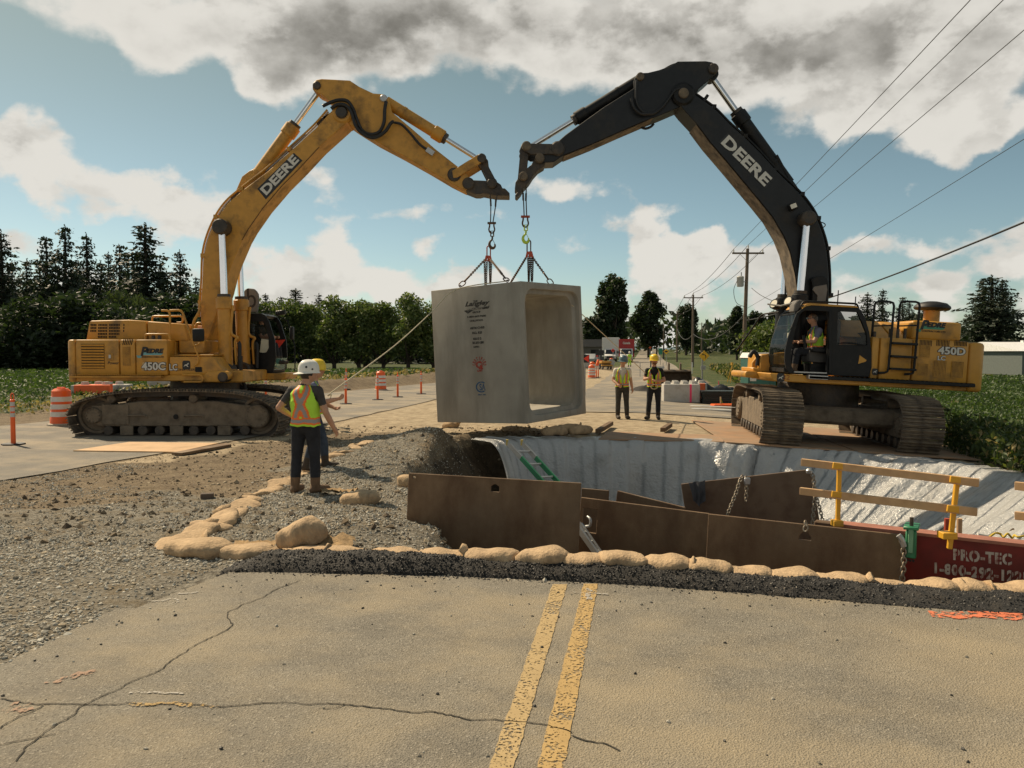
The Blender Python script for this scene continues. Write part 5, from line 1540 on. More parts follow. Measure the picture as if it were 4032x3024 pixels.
 st('CHILLIWACK', (684, 524), 618, 750, ink, hpx=19)
 st('ASTM C1433', (690, 596), 620, 760, ink, hpx=24, bold=.03)
 st('BCL 825', (691, 644), 644, 740, ink, hpx=24, bold=.03)
 st('BOX-12 12', (691, 702), 650, 730, ink, hpx=24, bold=.03)
 st('DEC 07-2 4.88M', (700, 741), 646, 756, ink, hpx=26, bold=.03)
 st('163006A', (684, 781), 656, 714, ink, hpx=20, bold=.02)
 word = 'CERTIFIED'
 c0 = (712, 948); rad = 54
 for i, ch in enumerate(word):
  t = R(188 - 196 * i / (len(word) - 1))
  p = (c0[0] + rad * math.cos(t) * .98, c0[1] - rad * math.sin(t))
  c = zc(p)
  me_ = fit_text(ch, redk, .038 if ch != 'I' else .016, .085, .02, .002)
  z = Vector((-1, 0, 0)); rt = t - math.pi / 2
  xd = XD * math.cos(rt) + Vector((0, 0, 1)) * math.sin(rt); yd = z.cross(xd)
  M = Matrix((xd, yd, z)).transposed().to_4x4(); M.translation = c + z * .002
  link('lettering', me_, body, M)
 def ringpoly(c, r0, r1, t0, t1, m, n_=28, lift=.002):
  vs, fs = [], []
  for i in range(n_ + 1):
   t = t0 + (t1 - t0) * i / n_
   for r in (r0, r1):
    q = zc((c[0] + r * math.cos(t), c[1] - r * math.sin(t))); vs.append((-hx - lift, q.y, q.z))
  for i in range(n_): fs.append((2 * i, 2 * i + 1, 2 * i + 3, 2 * i + 2))
  return MB().add(vs, fs).build('stencil_mark', m, body, None)
 ringpoly((712, 956), 17, 36, 0, 2 * math.pi, redk)
 poly([(716, 962), (728, 958), (752, 998), (736, 1002)], redk, lift=.003)
 poly([(705, 985), (735, 985), (742, 1002), (708, 1002)], redk, lift=.0025)
 st('CAST', (718, 1015), 692, 745, redk, hpx=22, bold=.03)
 ringpoly((732, 1173), 42, 54, R(52), R(308), bluk)
 st('SA', (742, 1174), 712, 768, bluk, hpx=66, bold=.006)
 st('A23.4 - 1001', (735, 1248), 698, 774, bluk, hpx=13)
 anchors = []
 for (x, y) in ((-hx + .35, -hy + .62), (-hx + .35, hy - .62), (hx - .35, -hy + .62), (hx - .35, hy - .62)):
  MB().cyl((x, y, Hc - .02), (x, y, Hc + .03), .05, 12).build('lifting_anchor', GREASY, root, 40)
  anchors.append(root.matrix_world @ Vector((x, y, Hc + .03)))
 return root, anchors, (hx, hy, Hc)

CULV, ANCH, CDIM = build_culvert()

def link_mesh(nm, L, w, r, m, n=6):
 """one oval chain link, long axis z, centred"""
 pts = []
 h = L / 2 - w / 2
 for k in range(5):
  t = math.pi * k / 4; pts.append((w / 2 * math.cos(t), 0, h + w / 2 * math.sin(t)))
 for k in range(5):
  t = math.pi + math.pi * k / 4; pts.append((w / 2 * math.cos(t), 0, -h + w / 2 * math.sin(t)))
 return MB().tube(pts, r, n, closed=True).mesh(nm, m, 80)

def chain_along(parent, pts, L, w, r, m, nm='chain_link', inv=None):
 """links threaded along a polyline (parent's coordinates)"""
 pts = [Vector(p) for p in pts]
 tot = sum((pts[i + 1] - pts[i]).length for i in range(len(pts) - 1))
 pitch = L - 2.2 * r * 1.0
 n = max(2, int(tot / pitch) + 1)
 P_, _ = resample(pts, n, closed=False)
 me = link_mesh(nm, L, w, r, m)
 out = []
 for i in range(n - 1):
  a, b = P_[i], P_[i + 1]; d = (b - a).normalized()
  s = d.orthogonal().normalized()
  ref = Vector((1, 0, 0)) if abs(d.x) < .9 else Vector((0, 1, 0))
  s = (ref - d * ref.dot(d)).normalized()
  M = Matrix((s, d.cross(s) * -1, d)).transposed()
  M = M @ Matrix.Rotation(R(45 + 90 * (i % 2)), 3, 'Z')
  M = M.to_4x4(); M.translation = (a + b) / 2
  out.append(link(nm, me, parent, M))
 return out

def hook_shape(mb, top, s, flip=1):
 """lifting hook hanging from `top`, s = height"""
 pts = [(0, 0), (0, -.25), (-.16, -.45), (-.22, -.68), (-.10, -.92), (.10, -.95), (.22, -.80), (.20, -.62)]
 rs = [.07, .075, .085, .11, .13, .12, .09, .05]
 P3 = [Vector((top.x + flip * p[0] * s, top.y, top.z + p[1] * s)) for p in pts]
 sp = spline(P3, 4); rr_ = []
 for i in range(len(sp)):
  f = i / (len(sp) - 1) * (len(rs) - 1); k = min(int(f), len(rs) - 2); rr_.append((rs[k] + (rs[k + 1] - rs[k]) * (f - k)) * s)
 mb.tube(sp, .05, 8, rs=rr_)
 mb.tube([P3[1], P3[1].lerp(P3[7], .5) + Vector((.02 * s, 0, 0)), P3[7]], .022 * s, 6)

def build_sling(left):
 Y = 19.75 if left else 18.95
 ax = (1, 3)   # which anchors
 pA, pB = (ANCH[0].copy(), ANCH[1].copy()) if left else (ANCH[2].copy(), ANCH[3].copy())
 top = at(*c2b((455, 560) if left else (785, 500)), Y)
 k1 = at(*c2b((432, 880) if left else (798, 810)), Y)       # shackle
 k2 = at(*c2b((422, 985) if left else (815, 915)), Y)       # hook top
 k3 = at(*c2b((405, 1150) if left else (832, 1090)), Y)     # hook seat
 k4 = at(*c2b((392, 1235) if left else (840, 1190)), Y)     # master link end
 root = thing('lifting_sling', 'rigging with a bare steel hook hanging from the yellow boom to the culvert' if left else 'rigging with a lime green hook hanging from the black boom to the culvert', 'chain sling', tuple(k1), group='chain slings holding the culvert')
 o = Vector(k1)
 q = lambda v: Vector(v) - o
 dx = .09 if left else .05
 MB().tube(spline([q(top + Vector((-dx, -.05, .05))), q(top.lerp(k1, .4) + Vector((-dx * .6, -.03, 0))), q(k1 + Vector((-.03, 0, .02)))], 5), .014, 6).build('wire_rope', GREASY, root, 80)
 MB().tube(spline([q(top + Vector((dx, .05, .05))), q(top.lerp(k1, .4) + Vector((dx * .7, .03, 0))), q(k1 + Vector((.03, 0, .02)))], 5), .014, 6).build('wire_rope', GREASY, root, 80)
 for sg in (-1, 1):
  c = top.lerp(k1, .32); MB().cyl(q(c + Vector((sg * dx * .72, sg * .03, .10))), q(c + Vector((sg * dx * .62, sg * .03, -.08))), .022, 8).build('rope_ferrule', GREASY, root, 40)
 w = .07
 sp = [k1 + Vector((-w * .8, 0, 0)), k1 + Vector((-w * .75, 0, -.07)), k1 + Vector((-w, 0, -.16)), k1 + Vector((-w * .5, 0, -.235)), k1 + Vector((w * .5, 0, -.235)), k1 + Vector((w, 0, -.16)), k1 + Vector((w * .75, 0, -.07)), k1 + Vector((w * .8, 0, 0))]
 sh = MB().tube([q(p) for p in spline(sp, 4)], .019, 8).build('shackle', CHAIN_M, root, 80)
 MB().cyl(q(k1 + Vector((-w * 1.5, 0, 0))), q(k1 + Vector((w * 1.5, 0, 0))), .03, 10).build('shackle_pin', CHAIN_M if left else REDMET, sh, 40)
 hm = CHAIN_M if left else LIME
 t = k1 + Vector((0.01, 0, -.215))
 sw = MB().tube([q(t + Vector((-.035, 0, .02))), q(t + Vector((-.035, 0, -.11))), q(t + Vector((.035, 0, -.11))), q(t + Vector((.035, 0, .02)))], .018, 6, closed=True).build('swivel', hm, root, 80)
 h0 = t + Vector((0, 0, -.10))
 s_ = (h0.z - k3.z) * 1.06
 mb = MB(); hook_shape(mb, q(h0), s_, 1); hk = mb.build('hook', hm, root, 80)
 ml = link_mesh('master_link', max(.2, k3.z - k4.z + .10), .085, .016, REDMET if left else CHAIN_M)
 link('master_link', ml, root, Matrix.Translation(q((k3 + k4) / 2)))
 for sx in (-.05, .01, .06):
  c = k4 + Vector((sx, 0, -.07))
  MB().box(q(c), (.055, .045, .15), Matrix.Rotation(R(sx * -240), 3, 'Y')).build('chain_shortener', REDMET, root, 40, bevel=.012, seg=2)
 for j, p in enumerate((pA, pB)):
  a = k4 + Vector(((p.x - k4.x) * .12, (p.y - k4.y) * .12, -.11))
  e = p + Vector((0, 0, .05))
  d = (a - e).normalized()
  ring_c = e + d * .09
  leg = MB().cyl(q(ring_c + d * .34), q(ring_c + d * .09), .022, 8).build('leg_hook', CHAIN_M, root, 40)
  chain_along(root, [q(a), q(ring_c + d * .33)], .064, .044, .0095, CHAIN_M)
  M = plane_frame(q(ring_c), Vector((.8, .6, 0)).cross(d), d) @ Matrix.Rotation(R(-90), 4, 'X')
  me = link_mesh('pear_ring', .21, .12, .014, CHAIN_M)
  Mx = Matrix((Vector((1, 0, 0)), d.cross(Vector((1, 0, 0))).normalized(), d)).transposed()
  xx = (Vector((1, 0, 0)) - d * d.x).normalized(); Mx = Matrix((xx, d.cross(xx), d)).transposed().to_4x4(); Mx.translation = q(ring_c)
  link('pear_ring', me, root, Mx)
  MB().tube([q(p + Vector((0, 0, -.0))), q(p + Vector((.03, 0, .04))), q(p + Vector((0, 0, .07))), q(p + Vector((-.03, 0, .04)))], .012, 6, closed=True).build('anchor_eye', CHAIN_M, root, 80)
 zend = .62 if left else .66
 for j, sx in enumerate((-.09, -.03, .03, .08) if left else (-.03, .01, .04, .09)):
  a = k4 + Vector((sx, .02 * (j % 2), -.12)); b = a + Vector((.02 * (-1) ** j, 0, -zend + .03 * j))
  chain_along(root, [q(a), q(b)], .064, .044, .0095, CHAIN_M)
 return root

SL = build_sling(True)
SR = build_sling(False)

# ------------------------------------------------------------------ the pit: steel plates, trench shield, plastic sheet, ladder
ORD = ['first', 'second', 'third', 'fourth', 'fifth', 'sixth', 'seventh', 'eighth', 'ninth', 'tenth', 'eleventh', 'twelfth', 'thirteenth', 'fourteenth', 'fifteenth', 'sixteenth', 'seventeenth',
  'eighteenth', 'nineteenth', 'twentieth', 'twenty-first', 'twenty-second', 'twenty-third', 'twenty-fourth']

def plate_thing(name, label, cat, tl, tr, h, th, m, holes=(), lean=0.0, parts=None, group=None):
 """upright steel plate from top-left to top-right (world), h deep, th thick; local x along the top edge, z up, +y away"""
 tl, tr = Vector(tl), Vector(tr)
 x = (tr - tl); L = x.length; x.normalize()
 up = Vector((0, 0, 1)); y = up.cross(x).normalized()
 up = x.cross(y)
 up = (Matrix.Rotation(lean, 3, x) @ up); y = (Matrix.Rotation(lean, 3, x) @ y)
 z = up
 M = Matrix((x, y, z)).transposed().to_4x4(); M.translation = tl - z * h + x * L / 2
 root = thing(name, label, cat, M.translation, M.to_euler(), group)
 body = MB().prism([(-L / 2, 0), (L / 2, 0), (L / 2, h), (-L / 2, h)], 0, th, holes).build('steel_sheet', m, root, 30, bevel=.004)
 return root, L, h

def build_plates():
 tl, tr = at(*zH((172, 335)), 7.62), at(*zH((1246, 398)), 7.34)
 r, L, h = plate_thing('steel_plate', 'large rusty steel plate standing upright at the left end of the pit', 'steel plate', tl, tr, 1.55, .03, RUSTP,
       [[(-.02, 1.42), (.06, 1.42), (.06, 1.47), (.03, 1.49), (.01, 1.49), (-.02, 1.47)], [(-.79, 1.50), (-.76, 1.50), (-.76, 1.53), (-.79, 1.53)]], R(-4), group='rusty steel plates shoring the pit')
 tl, tr = at(*zH((1244, 487)), 7.95), at(*zH((2042, 588)), 7.45)
 r, L, h = plate_thing('steel_plate', 'dark rusty steel plate standing behind the gap with a lifting hook in its slot', 'steel plate', tl, tr, 1.7, .03, RUSTP,
       [[(-L_ / 2 + .03, 1.36) for L_ in [(Vector(tr) - Vector(tl)).length]] + [((-(Vector(tr) - Vector(tl)).length) / 2 + a, b) for a, b in ((.18, 1.36), (.18, 1.60), (.03, 1.60))]], R(-3), group='rusty steel plates shoring the pit')
 MB().tube(spline([(-L / 2 + .09, -.02, 1.52), (-L / 2 + .13, -.05, 1.50), (-L / 2 + .13, -.05, 1.44), (-L / 2 + .08, -.02, 1.42)], 4), .015, 6).build('lifting_hook', ALU, r, 80)
 tl, tr = at(*zH((1248, 430)), 8.9), at(*zH((1418, 445)), 8.8)
 plate_thing('steel_plate', 'short steel plate end peeking over the dark plate beside the ladder', 'steel plate', tl, tr, 1.2, .03, RUSTP, lean=R(-3), group='rusty steel plates shoring the pit')
 tl, tr = at(*zH((1470, 445)), 9.1), at(*zH((1890, 550)), 8.6)
 plate_thing('steel_plate', 'narrow steel plate slanting down to the right inside the pit', 'steel plate', tl, tr, 1.2, .03, RUSTP, lean=R(-3), group='rusty steel plates shoring the pit')
 tl, tr = at(*zI((125, 395)), 9.0), at(*zI((918, 305)), 8.6)
 r, L, h = plate_thing('steel_plate', 'brown steel plate tilted up to the right with chains and a dark rag over it', 'steel plate', tl, tr, 1.6, .03, mat('brown_plate_steel', (.16, .105, .065), .7, var=.12, scale=2, dirt=(.10, .06, .04), dirt_amt=.3), lean=R(-2), group='rusty steel plates shoring the pit')
 mw = r.matrix_basis
 tl, tr = at(*zI((292, 577)), 6.78), at(*zI((1490, 706)), 6.22)
 r2, L2, h2 = plate_thing('steel_plate', 'rusty steel plate in front of the red trench shield with scuffed arcs', 'steel plate', tl, tr, 1.3, .03, RUSTP,
        [[(-.02, 1.17), (.07, 1.17), (.07, 1.20), (.045, 1.235), (.005, 1.235), (-.02, 1.20)]], R(-3), group='rusty steel plates shoring the pit')
 def chain_thing(label, pts, L=.05, w=.034, rr_=.007, m=CHAIN_G):
  t = thing('chain', label, 'chain', pts[0], group='chains hung over the pit plates')
  chain_along(t, [Vector(p) - Vector(pts[0]) for p in pts], L, w, rr_, m)
  return t
 a = lambda p, Y: at(*zI(p), Y)
 t = chain_thing('galvanised chain looped over the tilted brown plate and running down left', [a((500, 345), 8.72), a((480, 385), 8.70), a((465, 440), 8.68), a((405, 590), 8.62)])
 q = a((500, 345), 8.72)
 chain_along(t, [a((520, 350), 8.71) - q, a((525, 420), 8.70) - q, a((520, 500), 8.69) - q], .05, .034, .007, CHAIN_G)
 MB().box(a((528, 378), 8.69) - q, (.07, .03, .08)).build('chain_lock', ALU, t, 40, bevel=.01)
 t = chain_thing('galvanised chain hanging from the right corner of the tilted brown plate', [a((905, 320), 8.55), a((932, 345), 8.52), a((940, 460), 8.50), a((925, 640), 8.45)])
 q = a((905, 320), 8.55)
 MB().lathe([(.0, -.03), (.03, -.02), (.035, .01), (.02, .03), (.0, .035)], a((905, 318), 8.53) - q, 12).build('chain_hook', ALU, t, 40)
 chain_along(t, [a((948, 470), 8.5) - q, a((975, 560), 8.46) - q, a((992, 640), 8.42) - q], .045, .03, .006, CHAIN_G)
 t = chain_thing('rusty chain hanging at the right end of the front plate before the red shield', [a((1452, 712), 6.17), a((1478, 760), 6.16), a((1483, 860), 6.15), a((1470, 985), 6.14)])
 q = a((1452, 712), 6.17)
 MB().tube(spline([a((1448, 706), 6.16) - q, a((1470, 735), 6.15) - q, a((1482, 775), 6.15) - q], 4), .022, 8).build('chain_hook', ALU, t, 40)
 t = chain_thing('short chain end poking through the slot of the front plate', [a((882, 622), 6.45), a((888, 650), 6.44), a((880, 680), 6.44)])
 G = []
 for i in range(9):
  row = []
  u = i / 8
  for j in range(8):
   v_ = j / 7
   p = a((168 + 105 * u, 385 - 14 * u), 8.86).lerp(a((195 + 75 * u + 10 * math.sin(u * 6), 385 + (105 + 40 * math.sin(u * 3.1)) ), 8.80), v_)
   p.y -= .03 + .03 * math.sin(u * 11 + v_ * 3)
   row.append(p)
  G.append(row)
 rg = MB().grid(G).build('rag', mat('dark_rag', (.06, .06, .065), .9, var=.25, scale=9), None, 179)
 tag(rg, 'dark grey rag draped over the left corner of the tilted brown plate', 'rag')

build_plates()

def build_shield():
 tl, tr = at(*zI((1100, 655)), 6.62), at(*zI((2330, 790)), 5.9)
 r, L, h = plate_thing('trench_shield', 'red painted steel trench shield with white stencilled name and phone number', 'trench shield', tl, tr, 2.2, .12, REDST)
 x0 = -L / 2
 bpy.context.view_layer.update()
 Wi = r.matrix_world.inverted(); cl = Wi @ Vector((0, 0, CAM_H))
 def spot(p):
  d = Wi.to_3x3() @ ray(*zI(p)); k = (0 - cl.y) / d.y
  return cl + d * k
 MB().box((0, .06, h + .012), (L, .16, .024)).build('top_rail', mat('faded_red_edge', (.36, .15, .10), .6, var=.2), r, None)
 stm = mat('white_stencil', (.52, .48, .42), .8, var=.2, scale=12, dirt=(.22, .06, .05), dirt_amt=.3, dirt_scale=14)
 for s, pa, pb, hp in (('PRO-TEC', (1782, 822), (2138, 855), 70), ('1-800-292-1225', (1668, 905), (2245, 968), 68)):
  A, B_ = spot(pa), spot(pb); c = (A + B_) / 2
  hh = (spot((pa[0], pa[1] + hp / 2)) - spot((pa[0], pa[1] - hp / 2))).length
  me = fit_text(s, stm, (B_ - A).length, hh, .022, .002, space=1.12)
  lt = place_text('lettering', me, (c.x, -.003, c.z), (1, 0, (B_.z - A.z) / (B_.x - A.x)), (0, 0, 1), r)
  n = len(s); mbb = MB()
  for i, ch in enumerate(s):
   if ch in '-1T': continue
   f = (i + .5) / n; q = A.lerp(B_, f)
   mbb.box((q.x, -.0055, q.z), (.008, .003, hh * 1.05))
  o = mbb.build('stencil_bridges', REDST, r, None); o['kind'] = 'stuff'
 a, b = at(*zI((940, 618)), 7.6), at(*zI((2330, 755)), 6.7)
 d = (Wi @ b) - (Wi @ a)
 for (p, q) in ((Wi @ a, Wi @ b),):
  MB().box(((p.x + q.x) / 2, (p.y + q.y) / 2, (p.z + q.z) / 2 - .5), ((q - p).length, .10, 1.0), Matrix.Rotation(-math.atan2(q.z - p.z, q.x - p.x), 3, 'Y')).build('far_panel', RUSTP, r, None, bevel=.01)
 for (px, m_) in ((1742, REDMET), (1818, LUMBER)):
  p = Wi @ at(*zI((px, 690)), 6.7); MB().cyl((p.x, p.y, p.z - .06), (p.x, p.y, p.z + .12), .022, 10).build('spreader_pin', m_, r, 40)
 g = thing('edge_clamp', 'green steel clamp hooked over the red shield edge beside the plate', 'clamp', at(*zI((1525, 745)), 6.16))
 g.rotation_euler = r.rotation_euler
 s = 6.16 / 3135 / 1.5447
 MB().box((0, 0, -.02), (75 * s * .8, .06, 200 * s * .85)).build('clamp_body', GREENP, g, 40, bevel=.008)
 MB().box((0, -.032, .02), (28 * s, .03, 160 * s)).build('clamp_web', mat('green_faded', (.16, .34, .20), .6, var=.2), g, 40, bevel=.004)
 MB().box((0, .05, .11), (85 * s, .20, .025)).build('clamp_jaw', GREENP, g, 40, bevel=.006)
 MB().cyl((0, .0, .10), (0, .0, .19), .014, 8).build('clamp_bolt', GREASY, g, 40)
 for dx in (-.03, .0, .03): MB().cyl((dx * .7, -.035, -.14), (dx * .7, -.042, -.14), .01, 8).build('clamp_hole', DARKIN, g, None)
 def post(label, pb, pt, Y0, Y1):
  a_, b_ = at(*zI(pb), Y0), at(*zI(pt), Y1)
  t = thing('guard_post', label, 'guard post', a_, group='yellow guard rail posts')
  MB().bar((0, 0, 0), b_ - a_, .034, .034).build('post_tube', GUARDY, t, None, bevel=.004)
  return t, a_, b_
 p1, a1, b1 = post('yellow guard rail post rising behind the front plate', (1078, 640), (1090, 270), 6.62, 6.62)
 p2, a2, b2 = post('yellow guard rail post clamped to the red shield beside the lettering', (1758, 790), (1808, 350), 6.1, 6.1)
 for (t, a_, zs, Y) in ((p1, a1, ((1095, 285), (1088, 458)), 6.60), (p2, a2, ((1808, 368), (1790, 545)), 6.08)):
  for z_ in zs:
   q = at(*zI(z_), Y) - a_
   MB().box(q + Vector((0, -.03, 0)), (.15, .02, .05), Matrix.Rotation(R(7), 3, 'Y')).build('rail_bracket', GUARDY, t, None, bevel=.003)
 q = at(*zI((1745, 705)), 6.07) - a2
 MB().box(q, (.11, .10, .05)).build('post_clamp', GUARDY, p2, None, bevel=.004)
 q = at(*zI((1075, 632)), 6.6) - a1
 MB().box(q, (.08, .08, .05)).build('post_clamp', GUARDY, p1, None, bevel=.004)
 def rail(label, pa, pb, Ya_, Yb_, hpx):
  A, B_ = at(*zI(pa), Ya_), at(*zI(pb), Yb_)
  t = MB().bar((0, 0, 0), B_ - A, .03, .062).build('guard_rail', LUMBER, None, None, bevel=.003)
  t.location = A
  tag(t, label, 'wooden rail', 'pine rails on the yellow posts')
 rail('upper pine rail nailed across the two yellow posts', (858, 262), (1938, 388), 6.78, 5.98, 0)
 rail('lower pine rail nailed across the two yellow posts', (850, 437), (1928, 566), 6.78, 5.98, 0)
 rail('upper pine rail end entering at the right edge of the photo', (2158, 405), (2400, 432), 5.95, 5.75, 0)
 rail('lower pine rail end entering at the right edge of the photo', (2158, 586), (2400, 612), 5.95, 5.75, 0)
 p3, a3, b3 = post('yellow guard rail post at the right edge by the shield', (2290, 840), (2300, 380), 5.8, 5.8)
 q0 = at(*zI((2020, 702)), 6.55)
 rp = thing('rope_bundle', 'tangled yellow rope lying on the far edge of the trench shield', 'rope', q0)
 rg = random.Random(8)
 pts = [at(*zI((2010 + 22 * i + rg.uniform(-14, 14), 712 + 1.2 * i + rg.uniform(-22, 6))), 6.55 + rg.uniform(-.05, .05)) - q0 for i in range(10)]
 MB().tube(spline(pts, 5), .009, 6).build('rope', mat('yellow_rope', (.62, .44, .05), .8), rp, 80)
 a_, b_ = at(*zI((1928, 702)), 6.6), at(*zI((1990, 714)), 6.6)
 t = MB().cyl((0, 0, 0), b_ - a_, .016, 8).build('white_tube', WHITE_P, None, 40); t.location = a_
 tag(t, 'short white tube lying on the far edge of the trench shield', 'tube')

build_shield()

def build_ladder():
 top_l, top_r = at(*zH((790, 150)), 12.6), at(*zH((832, 132)), 12.75)
 bot = at(*zH((1330, 850)), 7.95); bl = at(*zH((1245, 700)), 8.6)
 d = (at(*zH((965, 345)), 12.2) - top_l)
 d = d.normalized()
 n_ = thing('ladder', 'green fibreglass extension ladder leaning into the pit against the plastic', 'ladder', top_l)
 L = 3.6
 side = Vector((.16, .34, .03)); side = (side - d * side.dot(d)).normalized() * .38
 for k, sgn in enumerate((0, 1)):
  o = side * sgn
  MB().bar(o, o + d * .35, .03, .075).build('rail_tip', ALU, n_, None)
  MB().bar(o + d * .35, o + d * L, .03, .08).build('ladder_rail', GREENP, n_, None, bevel=.004)
  MB().box(o - d * .02, (.04, .05, .09)).build('rail_cap', mat('yellow_cap', (.55, .42, .12), .6), n_, None)
 for i in range(12):
  q = d * (.2 + .3 * i)
  if .2 + .3 * i < L: MB().cyl(q, q + side, .017, 8).build('rung', ALU, n_, 40)
 a_, b_ = at(*zH((1236, 690)), 7.75), at(*zH((1350, 850)), 7.55)
 a2_, b2_ = at(*zH((1262, 690)), 7.9), at(*zH((1362, 835)), 7.7)
 n2 = thing('ladder', 'aluminium ladder section showing in the gap between two plates', 'ladder', a_)
 for (p, q) in ((a_, b_), (a2_, b2_)):
  dd = (q - p); MB().bar(p - a_ - dd * .3, q - a_ + dd * .6, .025, .06).build('ladder_rail', ALU, n2, None)
 for f in (.1, .5, .9):
  MB().cyl(a_.lerp(b_, f) - a_, a2_.lerp(b2_, f) - a_, .014, 8).build('rung', ALU, n2, 40)

build_ladder()

def build_plastic():
 """white poly sheet hung down the far wall and laid over the right-hand bank"""
 rng = np.random.default_rng(2)
 rim = [(-.55, 17.15), (-.1, 17.75), (1.2, 17.62), (2.8, 17.35), (4.6, 17.05), (6.2, 16.75), (7.4, 16.3), (8.3, 15.5), (8.72, 14.6), (8.75, 13.6), (8.85, 12.5), (8.95, 11.2), (9.1, 9.8), (9.3, 8.6)]
 foot = [(.1, 16.4), (.5, 17.05), (1.3, 16.95), (2.7, 16.7), (4.2, 16.4), (4.6, 15.6), (4.7, 14.8), (4.7, 14.0), (4.7, 13.2), (4.8, 12.2), (4.8, 11.2), (4.9, 10.0), (5.0, 9.0), (5.1, 8.0)]
 nu, nv = 320, 60
 tt = np.linspace(0, len(rim) - 1, nu)
 sp = spline([(a, b, 0) for a, b in rim], 20); sf = spline([(a, b, 0) for a, b in foot], 20)
 ph = np.cumsum(rng.uniform(.0, .75, nu) * (.35 + 1.1 * (fbm(np.arange(nu) / 19., np.zeros(nu), 3) + .5)))
 va = np.clip(.85 + 2.2 * fbm(np.arange(nu) / 26., np.ones(nu) * 4.2, 3, 2), .08, 2.0)
 amp = np.interp(tt, range(14), [.03, .05, .05, .07, .10, .09, .07, .08, .09, .10, .10, .10, .08, .06])
 G = []
 for i in range(nu):
  k = min(int(tt[i] * 20), len(sp) - 1)
  p, q_ = sp[k], sf[k]; far = tt[i] < 4.4
  nrm = (q_ - p); Ln = nrm.length; nrm.normalize(); tan = Vector((-nrm.y, nrm.x, 0))
  z0 = gz(p.x, p.y) + .03
  row = []
  for j in range(nv):
   v = j / (nv - 1)
   if v < .1:
    q = p - nrm * (1 - v / .1) * .55; z = float(base_z(q.x, q.y)) + .035 + .015 * math.sin(ph[i] * 2); z0 = z
   else:
    w = (v - .1) / .9
    fo = math.sin(ph[i] + w * (.6 if far else 1.8)) + .5 * math.sin(ph[i] * 2.3 + 1 + w * 2) + .4 * math.sin(ph[i] * .41 + w * 4)
    e = min(1, w * 7) * (.5 + .6 * w) * va[i] * (1 + .8 * math.sin(w * 5 + i * .05))
    q = p + nrm * Ln * (w ** (.5 if far else 1)) + nrm * amp[i] * fo * e * (1.2 if far else .3)
    if far: z = z0 - 2.3 * w ** 1.25
    else:
     z = max(z0 - 2.5 * w, float(hgt(np.array([q.x]), np.array([q.y]), False)[0]) + .07) + amp[i] * .62 * (fo + .9) * e + .02 * math.sin(w * 19 + ph[i] * .8)
   row.append((q.x, q.y, z))
  G.append(row)
 m, t, b, P = new_mat('poly_sheet', .18)
 b.inputs['Base Color'].default_value = (.62, .63, .63, 1)
 b.inputs['Specular IOR Level'].default_value = .6
 n = node_noise(t, P, 1.8, 6, .6); n2 = node_noise(t, P, 9, 5, .6)
 c = node_mix(t, node_range(t, n, .50, .78), (.66, .67, .67), (.46, .455, .44))
 c = node_mix(t, node_range(t, n2, .60, .75, 0, .25), c, (.30, .27, .22))
 t.links.new(c, b.inputs['Base Color'])
 nb = node_noise(t, P, 5.5, 5, .55); nb2 = node_noise(t, P, 22, 4, .5)
 set_bump(t, b, node_math(t, 'ADD', nb, node_math(t, 'MULTIPLY', nb2, .3)), .055)
 tr = t.nodes.new('ShaderNodeBsdfTranslucent'); tr.inputs[0].default_value = (.7, .72, .72, 1)
 mx = t.nodes.new('ShaderNodeMixShader'); mx.inputs[0].default_value = .22
 t.links.new(b.outputs[0], mx.inputs[1]); t.links.new(tr.outputs[0], mx.inputs[2])
 out = [q for q in t.nodes if q.type == 'OUTPUT_MATERIAL'][0]
 tp = t.nodes.new('ShaderNodeBsdfTransparent'); m2 = t.nodes.new('ShaderNodeMixShader'); m2.inputs[0].default_value = .14
 t.links.new(mx.outputs[0], m2.inputs[1]); t.links.new(tp.outputs[0], m2.inputs[2]); t.links.new(m2.outputs[0], out.inputs[0])
 o = MB().grid(G).build('plastic_sheet', m, None, 179, fix=False)
 tag(o, 'translucent white plastic sheet hung over the far wall and right bank of the pit', 'plastic sheet')

build_plastic()

